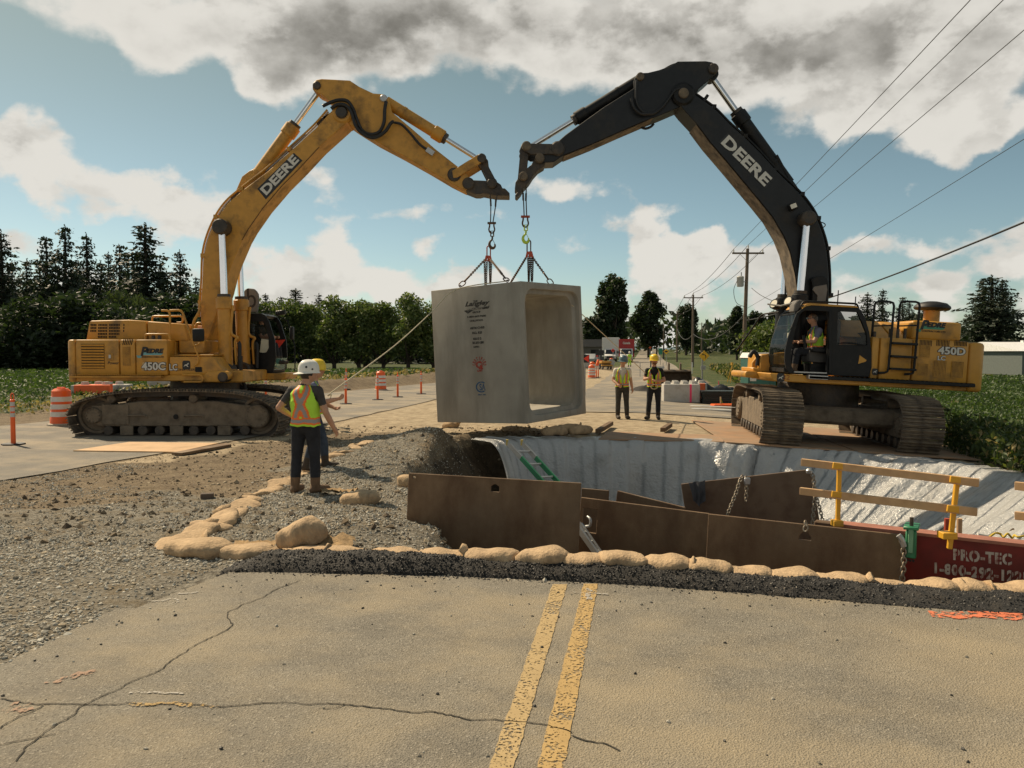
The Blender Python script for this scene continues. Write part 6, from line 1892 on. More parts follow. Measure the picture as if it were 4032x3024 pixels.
# ------------------------------------------------------------------ sandbags, asphalt berm, gravel, marks on the road
def bag_mesh(seed, L=.50, W=.30, H=.15, ear=True):
 rng = random.Random(seed)
 nu, nv = 34, 18
 ph = [rng.uniform(0, 6.28) for _ in range(8)]
 P_ = []
 for i in range(nu + 1):
  u = -1 + 2 * i / nu
  w = max(.03, (1 - abs(u) ** 5)) ** .5
  row = []
  for j in range(nv):
   t = 2 * math.pi * j / nv
   c, s = math.cos(t), math.sin(t)
   e = .75
   y = math.copysign(abs(c) ** e, c) * W / 2 * w
   z = math.copysign(abs(s) ** e, s) * H / 2 * w
   wr = 1 + .03 * math.sin(9 * u + ph[0] + 2 * c) + .06 * math.sin(30 * u + ph[1] + 3 * s) * abs(u) ** 3 + .035 * math.sin(3 * t + ph[2] + 4 * u) + .05 * math.sin(9 * t + ph[7]) * abs(u) ** 2
   y *= wr; z *= wr
   z += .012 * math.sin(2.2 * u + ph[3]) + .006 * math.sin(5 * u + ph[4])
   x = u * L / 2 * (1 + .04 * math.sin(t * 2 + ph[5])) + .02 * math.sin(t + ph[6]) * abs(u)
   if z < -H * .34: z = -H * .34 + (z + H * .34) * .3
   row.append((x, y, z + H * .36))
  P_.append(row)
 mb = MB(); mb.grid(P_, closed_v=True)
 n = len(P_) * nv
 mb.f.append(tuple(range(nv))); mb.f.append(tuple(range(n - 1, n - nv - 1, -1))); mb.m += [0, 0]
 if ear:     # gathered, tied end
  x = L / 2 - .015
  fl = [(x - .03, -.06, H * .35), (x - .03, .06, H * .33), (x + .035, .095, H * .75), (x + .03, .01, H * 1.02), (x + .04, -.085, H * .85)]
  fl2 = [(a - .018, b, c) for a, b, c in fl]
  mb.add(fl + fl2, [(0, 1, 2, 3, 4), (9, 8, 7, 6, 5), (0, 5, 6, 1), (1, 6, 7, 2), (2, 7, 8, 3), (3, 8, 9, 4), (4, 9, 5, 0)])
 return mb.mesh('sandbag', BURLAP, 179)

BAGS = [bag_mesh(11 + k, ear=k % 2 == 0) for k in range(6)]

def put_bag(i, label, loc, rz, tilt=0.0, pitch=0.0, sc=(1, 1, 1), group=None):
 o = link('sandbag', BAGS[i % 6])
 o.location = loc; o.rotation_euler = (tilt, pitch, rz); o.scale = sc
 return tag(o, label, 'sandbag', group)

def build_bags():
 rng = random.Random(21)
 us = [430, 540, 650, 752, 850, 955, 1062, 1175, 1260, 1345, 1440, 1530, 1620, 1715, 1815, 1915, 2015, 2110, 2200, 2290]
 vt = np.interp(us, [480, 700, 830, 1000, 1170, 1260, 1364, 1448, 1534, 1604, 1728, 1826, 1914, 1994, 2083, 2189, 2290], [1178, 1184, 1186, 1188, 1186, 1194, 1196, 1206, 1215, 1226, 1235, 1242, 1254, 1257, 1259, 1264, 1270])
 g = 'sandbags in the front row along the black asphalt'
 ang0 = math.atan2(RT[1], RT[0])
 for i, (u, v) in enumerate(zip(us, vt)):
  r_ = ray(u / 2212 * 4032, v / 1659 * 3024); k = 5.86 / (r_.x * RS[0] + r_.y * RS[1])
  top = Vector((0, 0, CAM_H)) + r_ * k
  nx = us[i + 1] if i < len(us) - 1 else us[i] + 95
  wpx = (nx - us[i - 1]) / 2 if i else 115
  L = wpx * top.y / 1720 * 1.18
  if i == 0: lab = 'plump tan sandbag at the left corner of the front row'
  elif i == len(us) - 2: lab = 'last whole tan sandbag of the front row at the right edge of the photo'
  else: lab = 'tan sandbag, %s from the left in the front row along the black asphalt' % ORD[i]
  h = .86 + rng.uniform(-.10, .14)
  if i == 0: put_bag(1, lab, (top.x, top.y, gz(top.x, top.y) - .01), ang0 - .28, sc=(1.15, 1.1, .95), group=g)
  else: put_bag(i, lab, (top.x, top.y, top.z - .122 * h + rng.uniform(-.012, .008)), ang0 + rng.uniform(-.09, .09) + (math.pi if i % 3 == 0 else 0), rng.uniform(-.06, .06), rng.uniform(-.06, .06), (L / .5, .95, h), g)
 px = [(360, 735), (410, 700), (480, 665), (560, 615), (640, 580), (700, 545), (745, 512), (800, 478), (850, 445), (905, 415), (960, 385), (1020, 350), (1075, 325), (1180, 268), (1260, 228), (1330, 190), (1400, 158), (1470, 128), (1530, 100), (1600, 72)]
 g = 'sandbags in the half-buried row behind the gravel'
 for i, q in enumerate(px):
  u, v = zJ(q); p = on(u, v, -.2)
  for _ in range(4): p = on(u, v, gz(p.x, p.y) + .03)
  lab = ('flattened tan sandbag at the near left corner, folded over its neighbour' if i == 0 else 'tan sandbag half buried in gravel, %s from the near end of the side row' % ORD[i])
  big = 1.1 if i < 3 else 1.0
  put_bag(i + 2, lab, (p.x, p.y, gz(p.x, p.y) - .03), R(85) + rng.uniform(-.75, .75) if i > 2 else R(20 + 30 * i), rng.uniform(-.35, .3), rng.uniform(-.2, .2), (big * rng.uniform(.75, 1.15), big * rng.uniform(.8, 1.15), .55 + rng.uniform(-.12, .2)), g)
 def loose(lab, q, zf, rz, sc, tilt=0, pitch=0, k=0, dz=0, Yf=None):
  u, v = zf(q); p = on(u, v, -.2)
  for _ in range(5): p = on(u, v, gz(p.x, p.y) + .05)
  return put_bag(k, lab, (p.x, p.y, gz(p.x, p.y) + dz), rz, tilt, pitch, sc)
 o = loose('upright open tan sandbag slumped on the gravel behind the front row', (1190, 740), zJ, R(-12), (.74, 1.05, 1.6), 0, R(-16), 1, .02)
 loose('small tan sandbag lying on the gravel beside the white-helmeted worker', (1560, 448), zJ, R(-6), (.95, 1.15, 1.35), k=3, dz=-.03)
 loose('tan sandbag lying at the top of the dirt slope above the pit', (435, 215), zH, R(-30), (.95, 1.1, 1.2), k=4)
 loose('tan sandbag end sticking out behind the left steel plate', (165, 395), zH, R(70), (.6, .9, 1.2), k=5)
 for j, q in enumerate(((1080, 100), (1165, 92), (1235, 95))):
  loose('dark dusty sandbag on the far pit edge, %s from the left' % ORD[j], q, zH, R(-10 + 8 * j), (1.15, 1.2, 1.5), k=j + 1).data.materials[0]
 for lab, q, s_ in (('torn brown sack lying flat on the gravel beside the small sandbag', (1420, 410), 1.0), ('frayed brown sack spilling from the upright sandbag', (1320, 770), 1.1), ('torn sack with a yellow scrap lying behind the front row', (850, 778), .8)):
  u, v = zJ(q); p = on(u, v, -.2)
  for _ in range(5): p = on(u, v, gz(p.x, p.y) + .03)
  rg = random.Random(int(q[0])); G = []
  for a in range(9):
   r_ = []
   for b in range(7):
    x = (a / 8 - .5) * .42 * s_ + rg.uniform(-.02, .02); y = (b / 6 - .5) * .26 * s_ + rg.uniform(-.02, .02)
    r_.append((p.x + x, p.y + y, gz(p.x + x, p.y + y) + .02 + .05 * abs(math.sin(a * 1.3 + b)) + rg.uniform(0, .02)))
   G.append(r_)
  tag(MB().grid(G).build('empty_sack', BURLAP2, None, 179), lab, 'sack')

build_bags()

def rock_templates(n, seed):
 rng = np.random.default_rng(seed)
 t = (1 + 5 ** .5) / 2
 V = np.array([(-1, t, 0), (1, t, 0), (-1, -t, 0), (1, -t, 0), (0, -1, t), (0, 1, t), (0, -1, -t), (0, 1, -t), (t, 0, -1), (t, 0, 1), (-t, 0, -1), (-t, 0, 1)]) / 1.9
 F = np.array([(0, 11, 5), (0, 5, 1), (0, 1, 7), (0, 7, 10), (0, 10, 11), (1, 5, 9), (5, 11, 4), (11, 10, 2), (10, 7, 6), (7, 1, 8), (3, 9, 4), (3, 4, 2), (3, 2, 6), (3, 6, 8), (3, 8, 9), (4, 9, 5), (2, 4, 11), (6, 2, 10), (8, 6, 7), (9, 8, 1)])
 out = []
 for k in range(n):
  v = V * (1 + rng.uniform(-.32, .32, (12, 1)))
  v = v * rng.uniform(.6, 1.1, 3)
  out.append(v)
 return out, F

def octa_templates(n, seed):
 rng = np.random.default_rng(seed)
 V = np.array([(1, 0, 0), (-1, 0, 0), (0, 1, 0), (0, -1, 0), (0, 0, 1), (0, 0, -1)], float)
 F = np.array([(0, 2, 4), (2, 1, 4), (1, 3, 4), (3, 0, 4), (2, 0, 5), (1, 2, 5), (3, 1, 5), (0, 3, 5)])
 return [V * rng.uniform(.6, 1.25, 3) + rng.uniform(-.28, .28, (6, 3)) for _ in range(n)], F

def scatter_rocks(name, xs, ys, size, mats, mi, seed, sink=.25, zoff=None, low=False):
 T, F = octa_templates(14, seed) if low else rock_templates(14, seed)
 rng = np.random.default_rng(seed)
 n = len(xs)
 z = hgt(xs, ys) if zoff is None else zoff
 k = rng.integers(0, 14, n)
 base = np.stack(T)[k]                       # n,12,3
 a = rng.uniform(0, 2 * np.pi, n); ca, sa = np.cos(a), np.sin(a)
 b = rng.uniform(-.6, .6, n); cb, sb = np.cos(b), np.sin(b)
 x, y, w = base[..., 0], base[..., 1], base[..., 2]
 y, w = y * cb[:, None] - w * sb[:, None], y * sb[:, None] + w * cb[:, None]
 x, y = x * ca[:, None] - y * sa[:, None], x * sa[:, None] + y * ca[:, None]
 s = size[:, None]
 V = np.stack([x * s + xs[:, None], y * s + ys[:, None], w * s * .85 + (z + size * (.5 - sink))[:, None]], -1).reshape(-1, 3)
 FF = (F[None] + (np.arange(n) * len(T[0]))[:, None, None]).reshape(-1, 3)
 me = np_mesh(name, V, FF, mats, False, np.repeat(mi, len(F)))
 return tag(link(name, me), kind='stuff')

STONE = [mat('stone_%s' % n, c, .9, var=.15, scale=8) for n, c in (('grey', (.42, .39, .325)), ('pale', (.58, .55, .47)), ('dark', (.23, .21, .17)), ('tan', (.40, .33, .23)))]
CLOD = [mat('clod_%s' % n, c, .95, var=.2, scale=10) for n, c in (('brown', (.16, .12, .075)), ('dark', (.085, .062, .04)), ('light', (.32, .26, .175)))]
BITU = [mat('bitumen_%s' % n, c, .6, var=.3, scale=20) for n, c in (('black', (.013, .0125, .012)), ('grey', (.028, .026, .023)), ('dusty', (.22, .19, .15)))]

def build_gravel():
 rng = np.random.default_rng(9)
 def keep(x, y, f):
  return rng.random(len(x)) < f
 N_ = 230000
 y = 3.6 + (rng.random(N_) ** 1.5) * 13.5
 x = rng.uniform(-9.5, .3, N_)
 s = x * RS[0] + y * RS[1]; t = x * RT[0] + y * RT[1]
 P = pit_mask(x, y)
 n = fbm(x * .6, y * .6, 4, 2); n2 = fbm(x * 1.7, y * 1.7, 3, 1)
 road = (s < 5.5) & (t > -3.22)
 heap = np.exp(-((x + 2.4) / 1.05) ** 2) * (y > 5.9)
 dens = np.clip(.55 * sm((12.5 + 8 * n - y) / 3) + 1.2 * heap, 0, 1)
 dens = dens * np.where((x < -3.6) & (s > 7.0), np.clip(.5 + 2.4 * n2, .03, 1), np.clip(.8 + 1.6 * n2, .35, 1))
 det = (x > poly_x(ROAD_L, y) - .2) & (x < poly_x(ROAD_R, y) - .05)
 vis = np.abs(x) < (y * .66 + .5)
 ok = keep(x, y, dens) & ~road & ~det & (P < .55) & vis
 x, y = x[ok], y[ok]
 size = rng.uniform(.006, .0145, len(x)) * (1 + .8 * (rng.random(len(x)) > .95))
 mi = rng.choice(4, len(x), p=[.44, .16, .24, .16])
 nr = y < 6.6
 scatter_rocks('gravel', x[nr], y[nr], size[nr], STONE, mi[nr], 3, .35)
 scatter_rocks('gravel', x[~nr], y[~nr], size[~nr], STONE, mi[~nr], 4, .35, low=True)
 N_ = 26000
 x = rng.uniform(-9, 4.5, N_); y = 6 + rng.random(N_) ** 1.3 * 15
 s = x * RS[0] + y * RS[1]
 P = pit_mask(x, y)
 det = (x > poly_x(ROAD_L, y) - .2) & (x < poly_x(ROAD_R, y) + .1)
 ok = ~det & (P < .8) & ~((x > 1.5) & (s > 17)) & (np.abs(x) < y * .66 + .5) & (s > 6.0) & ((P < .02) | (x < .2)) & (rng.random(N_) < np.where(P > .02, 1, .55))
 x, y = x[ok], y[ok]
 size = .006 + .04 * rng.random(len(x)) ** 6 + .010 * rng.random(len(x))
 scatter_rocks('soil_clods', x, y, size, CLOD, rng.choice(3, len(x), p=[.5, .2, .3]), 8, .4, low=True)
 N_ = 1500
 x = rng.uniform(-4, 5, N_); y = rng.uniform(2.4, 6.2, N_)
 s = x * RS[0] + y * RS[1]; t = x * RT[0] + y * RT[1]
 ok = (s < 5.4) & (t > -3.2) & (rng.random(N_) < .12 + .9 * np.clip((s - 4.3) / 1.0, 0, 1) ** 2 + .5 * (t < -2.9))
 x, y = x[ok], y[ok]
 scatter_rocks('road_chips', x, y, rng.uniform(.003, .011, len(x)), [STONE[0], STONE[2], BITU[1]], rng.choice(3, len(x)), 4, zoff=np.zeros(len(x)))

build_gravel()

def build_berm():
 """cold-mix asphalt tamped against the sandbags: a lumpy ramp plus its loose grains"""
 rng = np.random.default_rng(12)
 ts = np.arange(-3.1, 7.0, .03); ks = np.linspace(0, 1, 16)
 T, K = np.meshgrid(ts, ks, indexing='ij')
 wid = 5.84 - berm_front(T) + .05 * fbm(T * 2, T * 0 + 3, 3, 1)
 front = berm_front(T) + .03 * fbm(T * 3, T * 0, 3)
 S = front + wid * K
 taper = sm((T + 3.15) / .35)
 prof = np.where(K < .75, np.sin(np.pi * .5 * K / .75) ** .8, 1 - (K - .75) * .7)
 Z = .005 + (np.interp(T, [-3, 0, 2.5, 4], [.085, .075, -.005, -.02]) + .03 * fbm(T * 2.5, K * 2, 3, 2) + .02 * np.sin(np.pi * K)) * prof * taper + .022 * fbm(T * 9, K * 5, 3, 3) * prof - .02 * (K < .01)
 X = T * RT[0] + S * RS[0]; Y = T * RT[1] + S * RS[1]
 nx, ny = T.shape
 idx = np.arange(nx * ny).reshape(nx, ny)
 F = np.stack([idx[:-1, :-1], idx[1:, :-1], idx[1:, 1:], idx[:-1, 1:]], -1).reshape(-1, 4)
 m = mat('cold_mix_asphalt', (.017, .0155, .014), .8, var=.35, scale=18, dirt=(.05, .042, .033), dirt_amt=.22, dirt_scale=5, bump=.012, bump_scale=70)
 me = np_mesh('asphalt_berm', np.stack([X, Y, Z], -1).reshape(-1, 3), F, m, True)
 tag(link('asphalt_berm', me), kind='structure')
 N_ = 22000
 i = rng.integers(0, nx, N_); j = np.minimum((rng.random(N_) ** .9 * ny).astype(int), ny - 1)
 x = X[i, j] + rng.normal(0, .012, N_); y = Y[i, j] + rng.normal(0, .012, N_); z = Z[i, j] - .004
 fr = rng.random(N_) < .12
 y = np.where(fr, y - rng.random(N_) * .10, y); z = np.where(fr & (j < 3), 0, z)
 scatter_rocks('asphalt_grains', x, y, rng.uniform(.004, .010, N_), BITU, rng.choice(3, N_, p=[.74, .24, .02]), 5, zoff=z, low=True)

build_berm()

def ribbon(name, pts, w, m, z=.004, jit=.3, seed=1, lab=None):
 """thin mark on the front road along photo-traced ground points"""
 rng = random.Random(seed)
 P_, tot = resample(spline([(p.x, p.y, 0) for p in pts], 6), max(8, int(sum((pts[i + 1] - pts[i]).length for i in range(len(pts) - 1)) / .02)), closed=False)
 G = []
 ww = w; wander = 0.0
 for i, p in enumerate(P_):
  a, b = P_[max(0, i - 1)], P_[min(len(P_) - 1, i + 1)]
  d = (b - a).normalized(); n = Vector((-d.y, d.x, 0))
  ww += (w * (1 + rng.uniform(-jit * 1.6, jit * 1.6)) - ww) * .5
  wander += (rng.uniform(-1, 1) - wander) * .35
  o = n * (rng.uniform(-jit, jit) * w * .6 + wander * jit * .06)
  G.append([tuple(p + o - n * ww / 2 + Vector((0, 0, z))), tuple(p + o + n * ww / 2 + Vector((0, 0, z)))])
 mb = MB().grid(G)
 me = mb.mesh(name, m, None, fix=False)
 if me.polygons[0].normal.z < 0: me.flip_normals()
 return tag(link(name, me), kind='structure')

def worn_paint(name, col, wear, scale=60):
 """paint with real gaps in it where it has worn off the stones"""
 m, t, b, P = new_mat(name, .75)
 n = node_noise(t, P, scale, 6, .7); n2 = node_noise(t, P, 3.5, 4)
 c = node_mix(t, node_range(t, n2, .3, .7), col, tuple(q * .78 for q in col))
 t.links.new(c, b.inputs['Base Color'])
 a = node_range(t, node_math(t, 'ADD', n, node_math(t, 'MULTIPLY', node_math(t, 'SUBTRACT', n2, .5), .5)), wear - .03, wear + .05)
 t.links.new(a, b.inputs['Alpha'])
 return m

def build_marks():
 g = lambda pts, zf: [on(*zf(p), 0.0) for p in pts]
 crack = mat('road_crack', (.045, .038, .028), .95, var=.4, scale=30)
 ribbon('road_crack', g([(0, 718), (60, 728), (120, 735), (180, 741), (290, 742), (380, 742), (470, 744), (560, 738), (640, 740), (720, 732), (800, 736), (900, 742), (960, 750), (1060, 742), (1130, 735), (1230, 736), (1320, 740), (1420, 736), (1520, 745), (1620, 752), (1700, 762), (1790, 778), (1860, 776), (1960, 790), (2040, 806), (2130, 808), (2212, 812)], zK), .0072, crack, seed=2)
 ribbon('road_crack', g([(0, 705), (90, 716), (140, 722), (230, 745), (260, 752)], zL), .008, crack, seed=3)
 ribbon('road_crack', g([(1300, 205), (1230, 230), (1180, 250), (1140, 275), (1090, 295), (1050, 305), (1030, 325), (985, 345), (990, 380), (1000, 398), (950, 430), (900, 455), (830, 490), (790, 520), (730, 560), (690, 590), (640, 615), (580, 640), (520, 670), (450, 700), (400, 725), (350, 752), (310, 790), (250, 825), (210, 855), (150, 895), (110, 935), (80, 985)], zK), .0062, crack, seed=4)
 ribbon('road_crack', g([(185, 745), (130, 775), (60, 805), (0, 845)], zK), .006, crack, seed=5)
 ribbon('road_crack', g([(240, 868), (160, 885), (80, 902), (0, 915)], zK), .005, crack, seed=6)
 ribbon('road_crack', g([(1400, 760), (1470, 752), (1490, 738)], zK), .006, crack, seed=7)
 ribbon('road_crack', g([(560, 740), (640, 742), (720, 738), (800, 742), (880, 750), (960, 752)], zK), .030, worn_paint('crack_straw', (.46, .30, .10), .53), z=.006, seed=8)
 ribbon('road_crack', g([(260, 765), (330, 785), (400, 800), (470, 830)], zL), .008, crack, seed=9)
 yl = worn_paint('yellow_line_paint', (.50, .335, .13), .43)
 yl2 = worn_paint('yellow_line_paint_faded', (.50, .36, .17), .44)
 for (a, b, m, z) in ((((1194, 1263), (1226, 1263)), ((1057, 1659), (1110, 1659)), yl2, .004), (((1261, 1262), (1292, 1262)), ((1161, 1659), (1219, 1659)), yl, .004)):
  q = [on(u / 2212 * 4032, v / 1659 * 3024, 0) for (u, v) in (a[0], a[1], b[0], b[1])]
  e0, e1 = q[2] + (q[2] - q[0]) * .6, q[3] + (q[3] - q[1]) * .6
  G = []
  rg = random.Random(7)
  for i in range(120):
   f = i / 119
   l = q[0].lerp(e0, f); r_ = q[1].lerp(e1, f)
   G.append([(l.x + rg.uniform(-.004, .004), l.y, z), ((l.x + r_.x) / 2, (l.y + r_.y) / 2, z), (r_.x + rg.uniform(-.004, .004), r_.y, z)])
  me = MB().grid(G).mesh('road_line', m, None, fix=False)
  if me.polygons[0].normal.z < 0: me.flip_normals()
  tag(link('road_line', me), kind='structure')
 wp = worn_paint('white_survey_paint', (.46, .43, .38), .49, 50)
 op = worn_paint('orange_survey_paint', (.80, .22, .10), .50, 22)
 op2 = worn_paint('faded_orange_paint', (.36, .22, .14), .50, 18)
 ribbon('survey_mark', g([(655, 298), (700, 293), (755, 285), (772, 295), (740, 308), (708, 320)], zK), .028, wp, z=.005, seed=11)
 ribbon('survey_mark', g([(770, 262), (810, 262), (856, 255)], zK), .022, wp, z=.005, seed=12)
 ribbon('survey_mark', g([(265, 148), (330, 152), (415, 157)], zL), .018, wp, z=.007, seed=13)
 ribbon('survey_mark', g([(332, 130), (334, 180)], zL), .035, wp, z=.008, seed=14)
 ribbon('survey_mark', g([(560, 690), (680, 690), (795, 693)], zK), .015, wp, z=.005, seed=15)
 ribbon('survey_mark', g([(1805, 240), (1900, 246), (2000, 244), (2100, 250), (2212, 258)], zL), .12, op, z=.005, seed=16, jit=.15)
 ribbon('survey_mark', g([(1960, 228), (2060, 234), (2140, 240), (2212, 246)], zL), .05, op, z=.006, seed=17, jit=.2)
 ribbon('survey_mark', g([(190, 650), (260, 640), (330, 615), (415, 598)], zK), .05, op2, z=.005, seed=18)
 ribbon('survey_mark', g([(20, 755), (80, 760), (140, 748)], zK), .09, op2, z=.005, seed=19)

build_marks()

def sheet_on_ground(name, label, cat, corners, th, m, group=None, lift=.0):
 """flat plate lying on the ground: corners in photo pixels (full) -> world, following the ground at each corner"""
 pts = []
 for (u, v) in corners:
  p = on(u, v, -.35)
  for _ in range(5): p = on(u, v, gz(p.x, p.y) + th)
  pts.append(p)
 c = sum(pts, Vector()) / len(pts)
 zs = [gz(p.x, p.y) for p in pts]
 base = [Vector((p.x, p.y, max(z, 0 * z + z) + .01 + lift)) - c for p, z in zip(pts, zs)]
 n = len(base)
 vs = base + [b + Vector((0, 0, th)) for b in base]
 o = MB().add(vs, [tuple(range(n - 1, -1, -1)), tuple(range(n, 2 * n))] + [(k, (k + 1) % n, n + (k + 1) % n, n + k) for k in range(n)]).build(name, m, None, None, bevel=.003)
 o.location = c
 return tag(o, label, cat, group)

def build_flat_sheets():
 sheet_on_ground('road_plate', 'pale tan sheet lying on the road in front of the left excavator track', 'road plate', [zN(p) for p in ((708, 1044), (1720, 1058), (2118, 972), (1250, 962))], .03, PLY)
 sheet_on_ground('road_plate', 'dark steel sheet under the near end of the left excavator track', 'road plate', [zN(p) for p in ((1660, 1066), (1760, 1070), (2240, 985), (2180, 972))], .05, RUSTP)
 g = 'steel plates laid on the far pit edge'
 def quad(lab, pts, m, lift=0):
  c = sum((Vector((x, y, 0)) for x, y in pts), Vector()) / 4
  zs = [float(base_z(x, y)) for x, y in pts]
  vs = [Vector((x, y, z + .03 + lift)) for (x, y), z in zip(pts, zs)]
  n = 4; c.z = sum(zs) / 4
  vs = [v - c for v in vs]; vs = vs + [v + Vector((0, 0, .03)) for v in vs]
  o = MB().add(vs, [(3, 2, 1, 0), (4, 5, 6, 7), (0, 1, 5, 4), (1, 2, 6, 5), (2, 3, 7, 6), (3, 0, 4, 7)]).build('road_plate', m, None, None, bevel=.004)
  o.location = c; tag(o, lab, 'road plate', g)
 quad('rusty orange steel plate on the far pit edge left of the right excavator', [(1.9, 17.45), (4.55, 17.05), (4.95, 18.6), (2.3, 19.1)], RUSTO)
 quad('rusty steel plate under the left track of the right excavator', [(4.6, 17.03), (7.15, 16.55), (7.9, 22.6), (5.2, 23.0)], RUSTO, .0)
 quad('rusty steel plate under the right track of the right excavator', [(7.2, 16.5), (9.55, 16.1), (9.9, 22.4), (7.95, 22.6)], RUSTO, .0)
 for lab, a, b in (('short timber block at the left corner of the orange steel plate', (425, 1545), (570, 1462)), ('short timber block on the deck behind the orange steel plate', (1132, 1535), (1212, 1478))):
  A = on(*zG(a), -.3); B_ = on(*zG(b), -.3)
  for _ in range(4):
   A = on(*zG(a), gz(A.x, A.y) + .03); B_ = on(*zG(b), gz(B_.x, B_.y) + .03)
  d = (B_ - A); d.z = 0
  c = (A + B_) / 2; c.z = float(base_z(c.x, c.y)) + .11
  t = MB().bar(-d / 2, d / 2, .12, .10).build('timber_block', mat('old_timber', (.15, .095, .055), .9, var=.2), None, None, bevel=.006); t.location = c
  tag(t, lab, 'timber')
 u, v = zJ((538, 440)); p = on(u, v, -.25); p.z = gz(p.x, p.y) + .03
 t = MB().box((0, 0, 0), (.16, .10, .07), Matrix.Rotation(.3, 3, 'Z')).build('stone_block', mat('dark_brick', (.12, .09, .07), .9), None, None, bevel=.008); t.location = p
 tag(t, 'dark squarish stone lying alone on the gravel left of the side row', 'stone')

build_flat_sheets()

# ------------------------------------------------------------------ people
def seg_dist(P, a, b):
 ab = b - a; t = np.clip(((P - a) @ ab) / max(1e-9, ab @ ab), 0, 1)
 return np.linalg.norm(P - (a + t[:, None] * ab), axis=1)

def skin_body(chains, res, root_i=None):
 """chains: list of [(point, radius), ...]; grows one continuous surface (skin modifier + voxel remesh)"""
 mb = MB()
 def ring(p, d, r, n=12):
  ref = Vector((0, 1, 0)) if abs(d.y) < .8 else Vector((0, 0, 1))
  u = ref.cross(d).normalized(); w = d.cross(u)
  return [p + u * math.cos(2 * math.pi * k / n) * r[0] + w * math.sin(2 * math.pi * k / n) * r[1] for k in range(n)]
 for ch in chains:
  pr = [(Vector(p), r if isinstance(r, tuple) else (r, r)) for p, r in ch]
  for (p, r), (q, s_) in zip(pr, pr[1:]):
   d = q - p
   if d.length < 1e-5: continue
   d.normalize(); G = []
   for c, rr_, sg in ((p, r, -1), (q, s_, 1)):
    for a in ((75, 50, 25, 0) if sg < 0 else (0, 25, 50, 75)):
     f = math.cos(R(a)); G.append(ring(c + d * sg * min(rr_) * math.sin(R(a)), d, (rr_[0] * f, rr_[1] * f)))
   n0 = len(mb.v); mb.grid(G, closed_v=True)
   mb.f += [tuple(range(n0 + 11, n0 - 1, -1)), tuple(range(n0 + 7 * 12, n0 + 8 * 12))]; mb.m += [0, 0]
 me = mb.mesh('body', [], None)
 o = bpy.data.objects.new('body', me); COL.objects.link(o)
 rm = o.modifiers.new('remesh', 'REMESH'); rm.mode = 'VOXEL'; rm.voxel_size = res; rm.use_smooth_shade = True
 return o

def finish(o, extra=None, smooth=2):
 """evaluate, and give the plain mesh back"""
 sm_ = o.modifiers.new('smooth', 'SMOOTH'); sm_.iterations = smooth; sm_.factor = .5
 dg = bpy.context.evaluated_depsgraph_get()
 me = bpy.data.meshes.new_from_object(o.evaluated_get(dg))
 old = o.data
 bpy.data.objects.remove(o); bpy.data.meshes.remove(old)
 return me

def head_mesh(s, R3, c):
 """head with brow, nose, lips, chin and ears; s = head height; faces local +y; returns verts, faces"""
 nu, nv = 26, 22
 V = []
 for i in range(nu + 1):
  ph = math.pi * i / nu
  z = -math.cos(ph)
  for j in range(nv):
   t = 2 * math.pi * j / nv
   x, y = math.sin(ph) * math.sin(t), math.sin(ph) * math.cos(t)
   fx = abs(x)
   w = .39 if z > -.1 else .39 - .10 * min(1, (-z - .1) / .8) ** 1.2
   d = .47 if z > 0 else .47 - .05 * (-z)
   X, Y, Z = x * w, y * d, z * .5
   front = max(0.0, y)
   if front > .3:
    g = math.exp(-(x / .16) ** 2)
    Y += .085 * g * math.exp(-((z + .18) / .14) ** 2) + .045 * g * math.exp(-((z + .02) / .16) ** 2)     # nose
    Y += .022 * math.exp(-((z - .16) / .08) ** 2)                                                        # brow
    Y -= .035 * math.exp(-((z - .02) / .08) ** 2) * math.exp(-((fx - .34) / .16) ** 2)                  # eye sockets
    Y += .022 * math.exp(-((z + .46) / .05) ** 2) * math.exp(-(x / .3) ** 2) + .016 * math.exp(-((z + .57) / .04) ** 2) * math.exp(-(x / .26) ** 2)  # lips
    Y += .045 * math.exp(-((z + .82) / .14) ** 2) * math.exp(-(x / .3) ** 2)                            # chin
   if z < -.35 and y < 0: Y *= 1 - .35 * min(1, (-z - .35) / .5)                                             # nape
   V.append(R3 @ Vector((X * s, Y * s, Z * s)) + c)
 F = []
 for i in range(nu):
  for j in range(nv):
   F.append((i * nv + j, i * nv + (j + 1) % nv, (i + 1) * nv + (j + 1) % nv, (i + 1) * nv + j))
 for sx in (-1, 1):
  b = len(V)
  n = 8
  for k in range(3):
   for q in range(n):
    t = 2 * math.pi * q / n
    r = (.06, .075, .04)[k]
    V.append(R3 @ Vector((sx * (.37 + .03 * k) * s, (-.04 + r * .75 * math.cos(t)) * s, (-.03 + r * 1.25 * math.sin(t)) * s)) + c)
  for k in range(2):
   for q in range(n): F.append((b + k * n + q, b + k * n + (q + 1) % n, b + (k + 1) * n + (q + 1) % n, b + (k + 1) * n + q))
  F.append(tuple(range(b + 2 * n, b + 3 * n))); F.append(tuple(range(b + n - 1, b - 1, -1)))
 return V, F

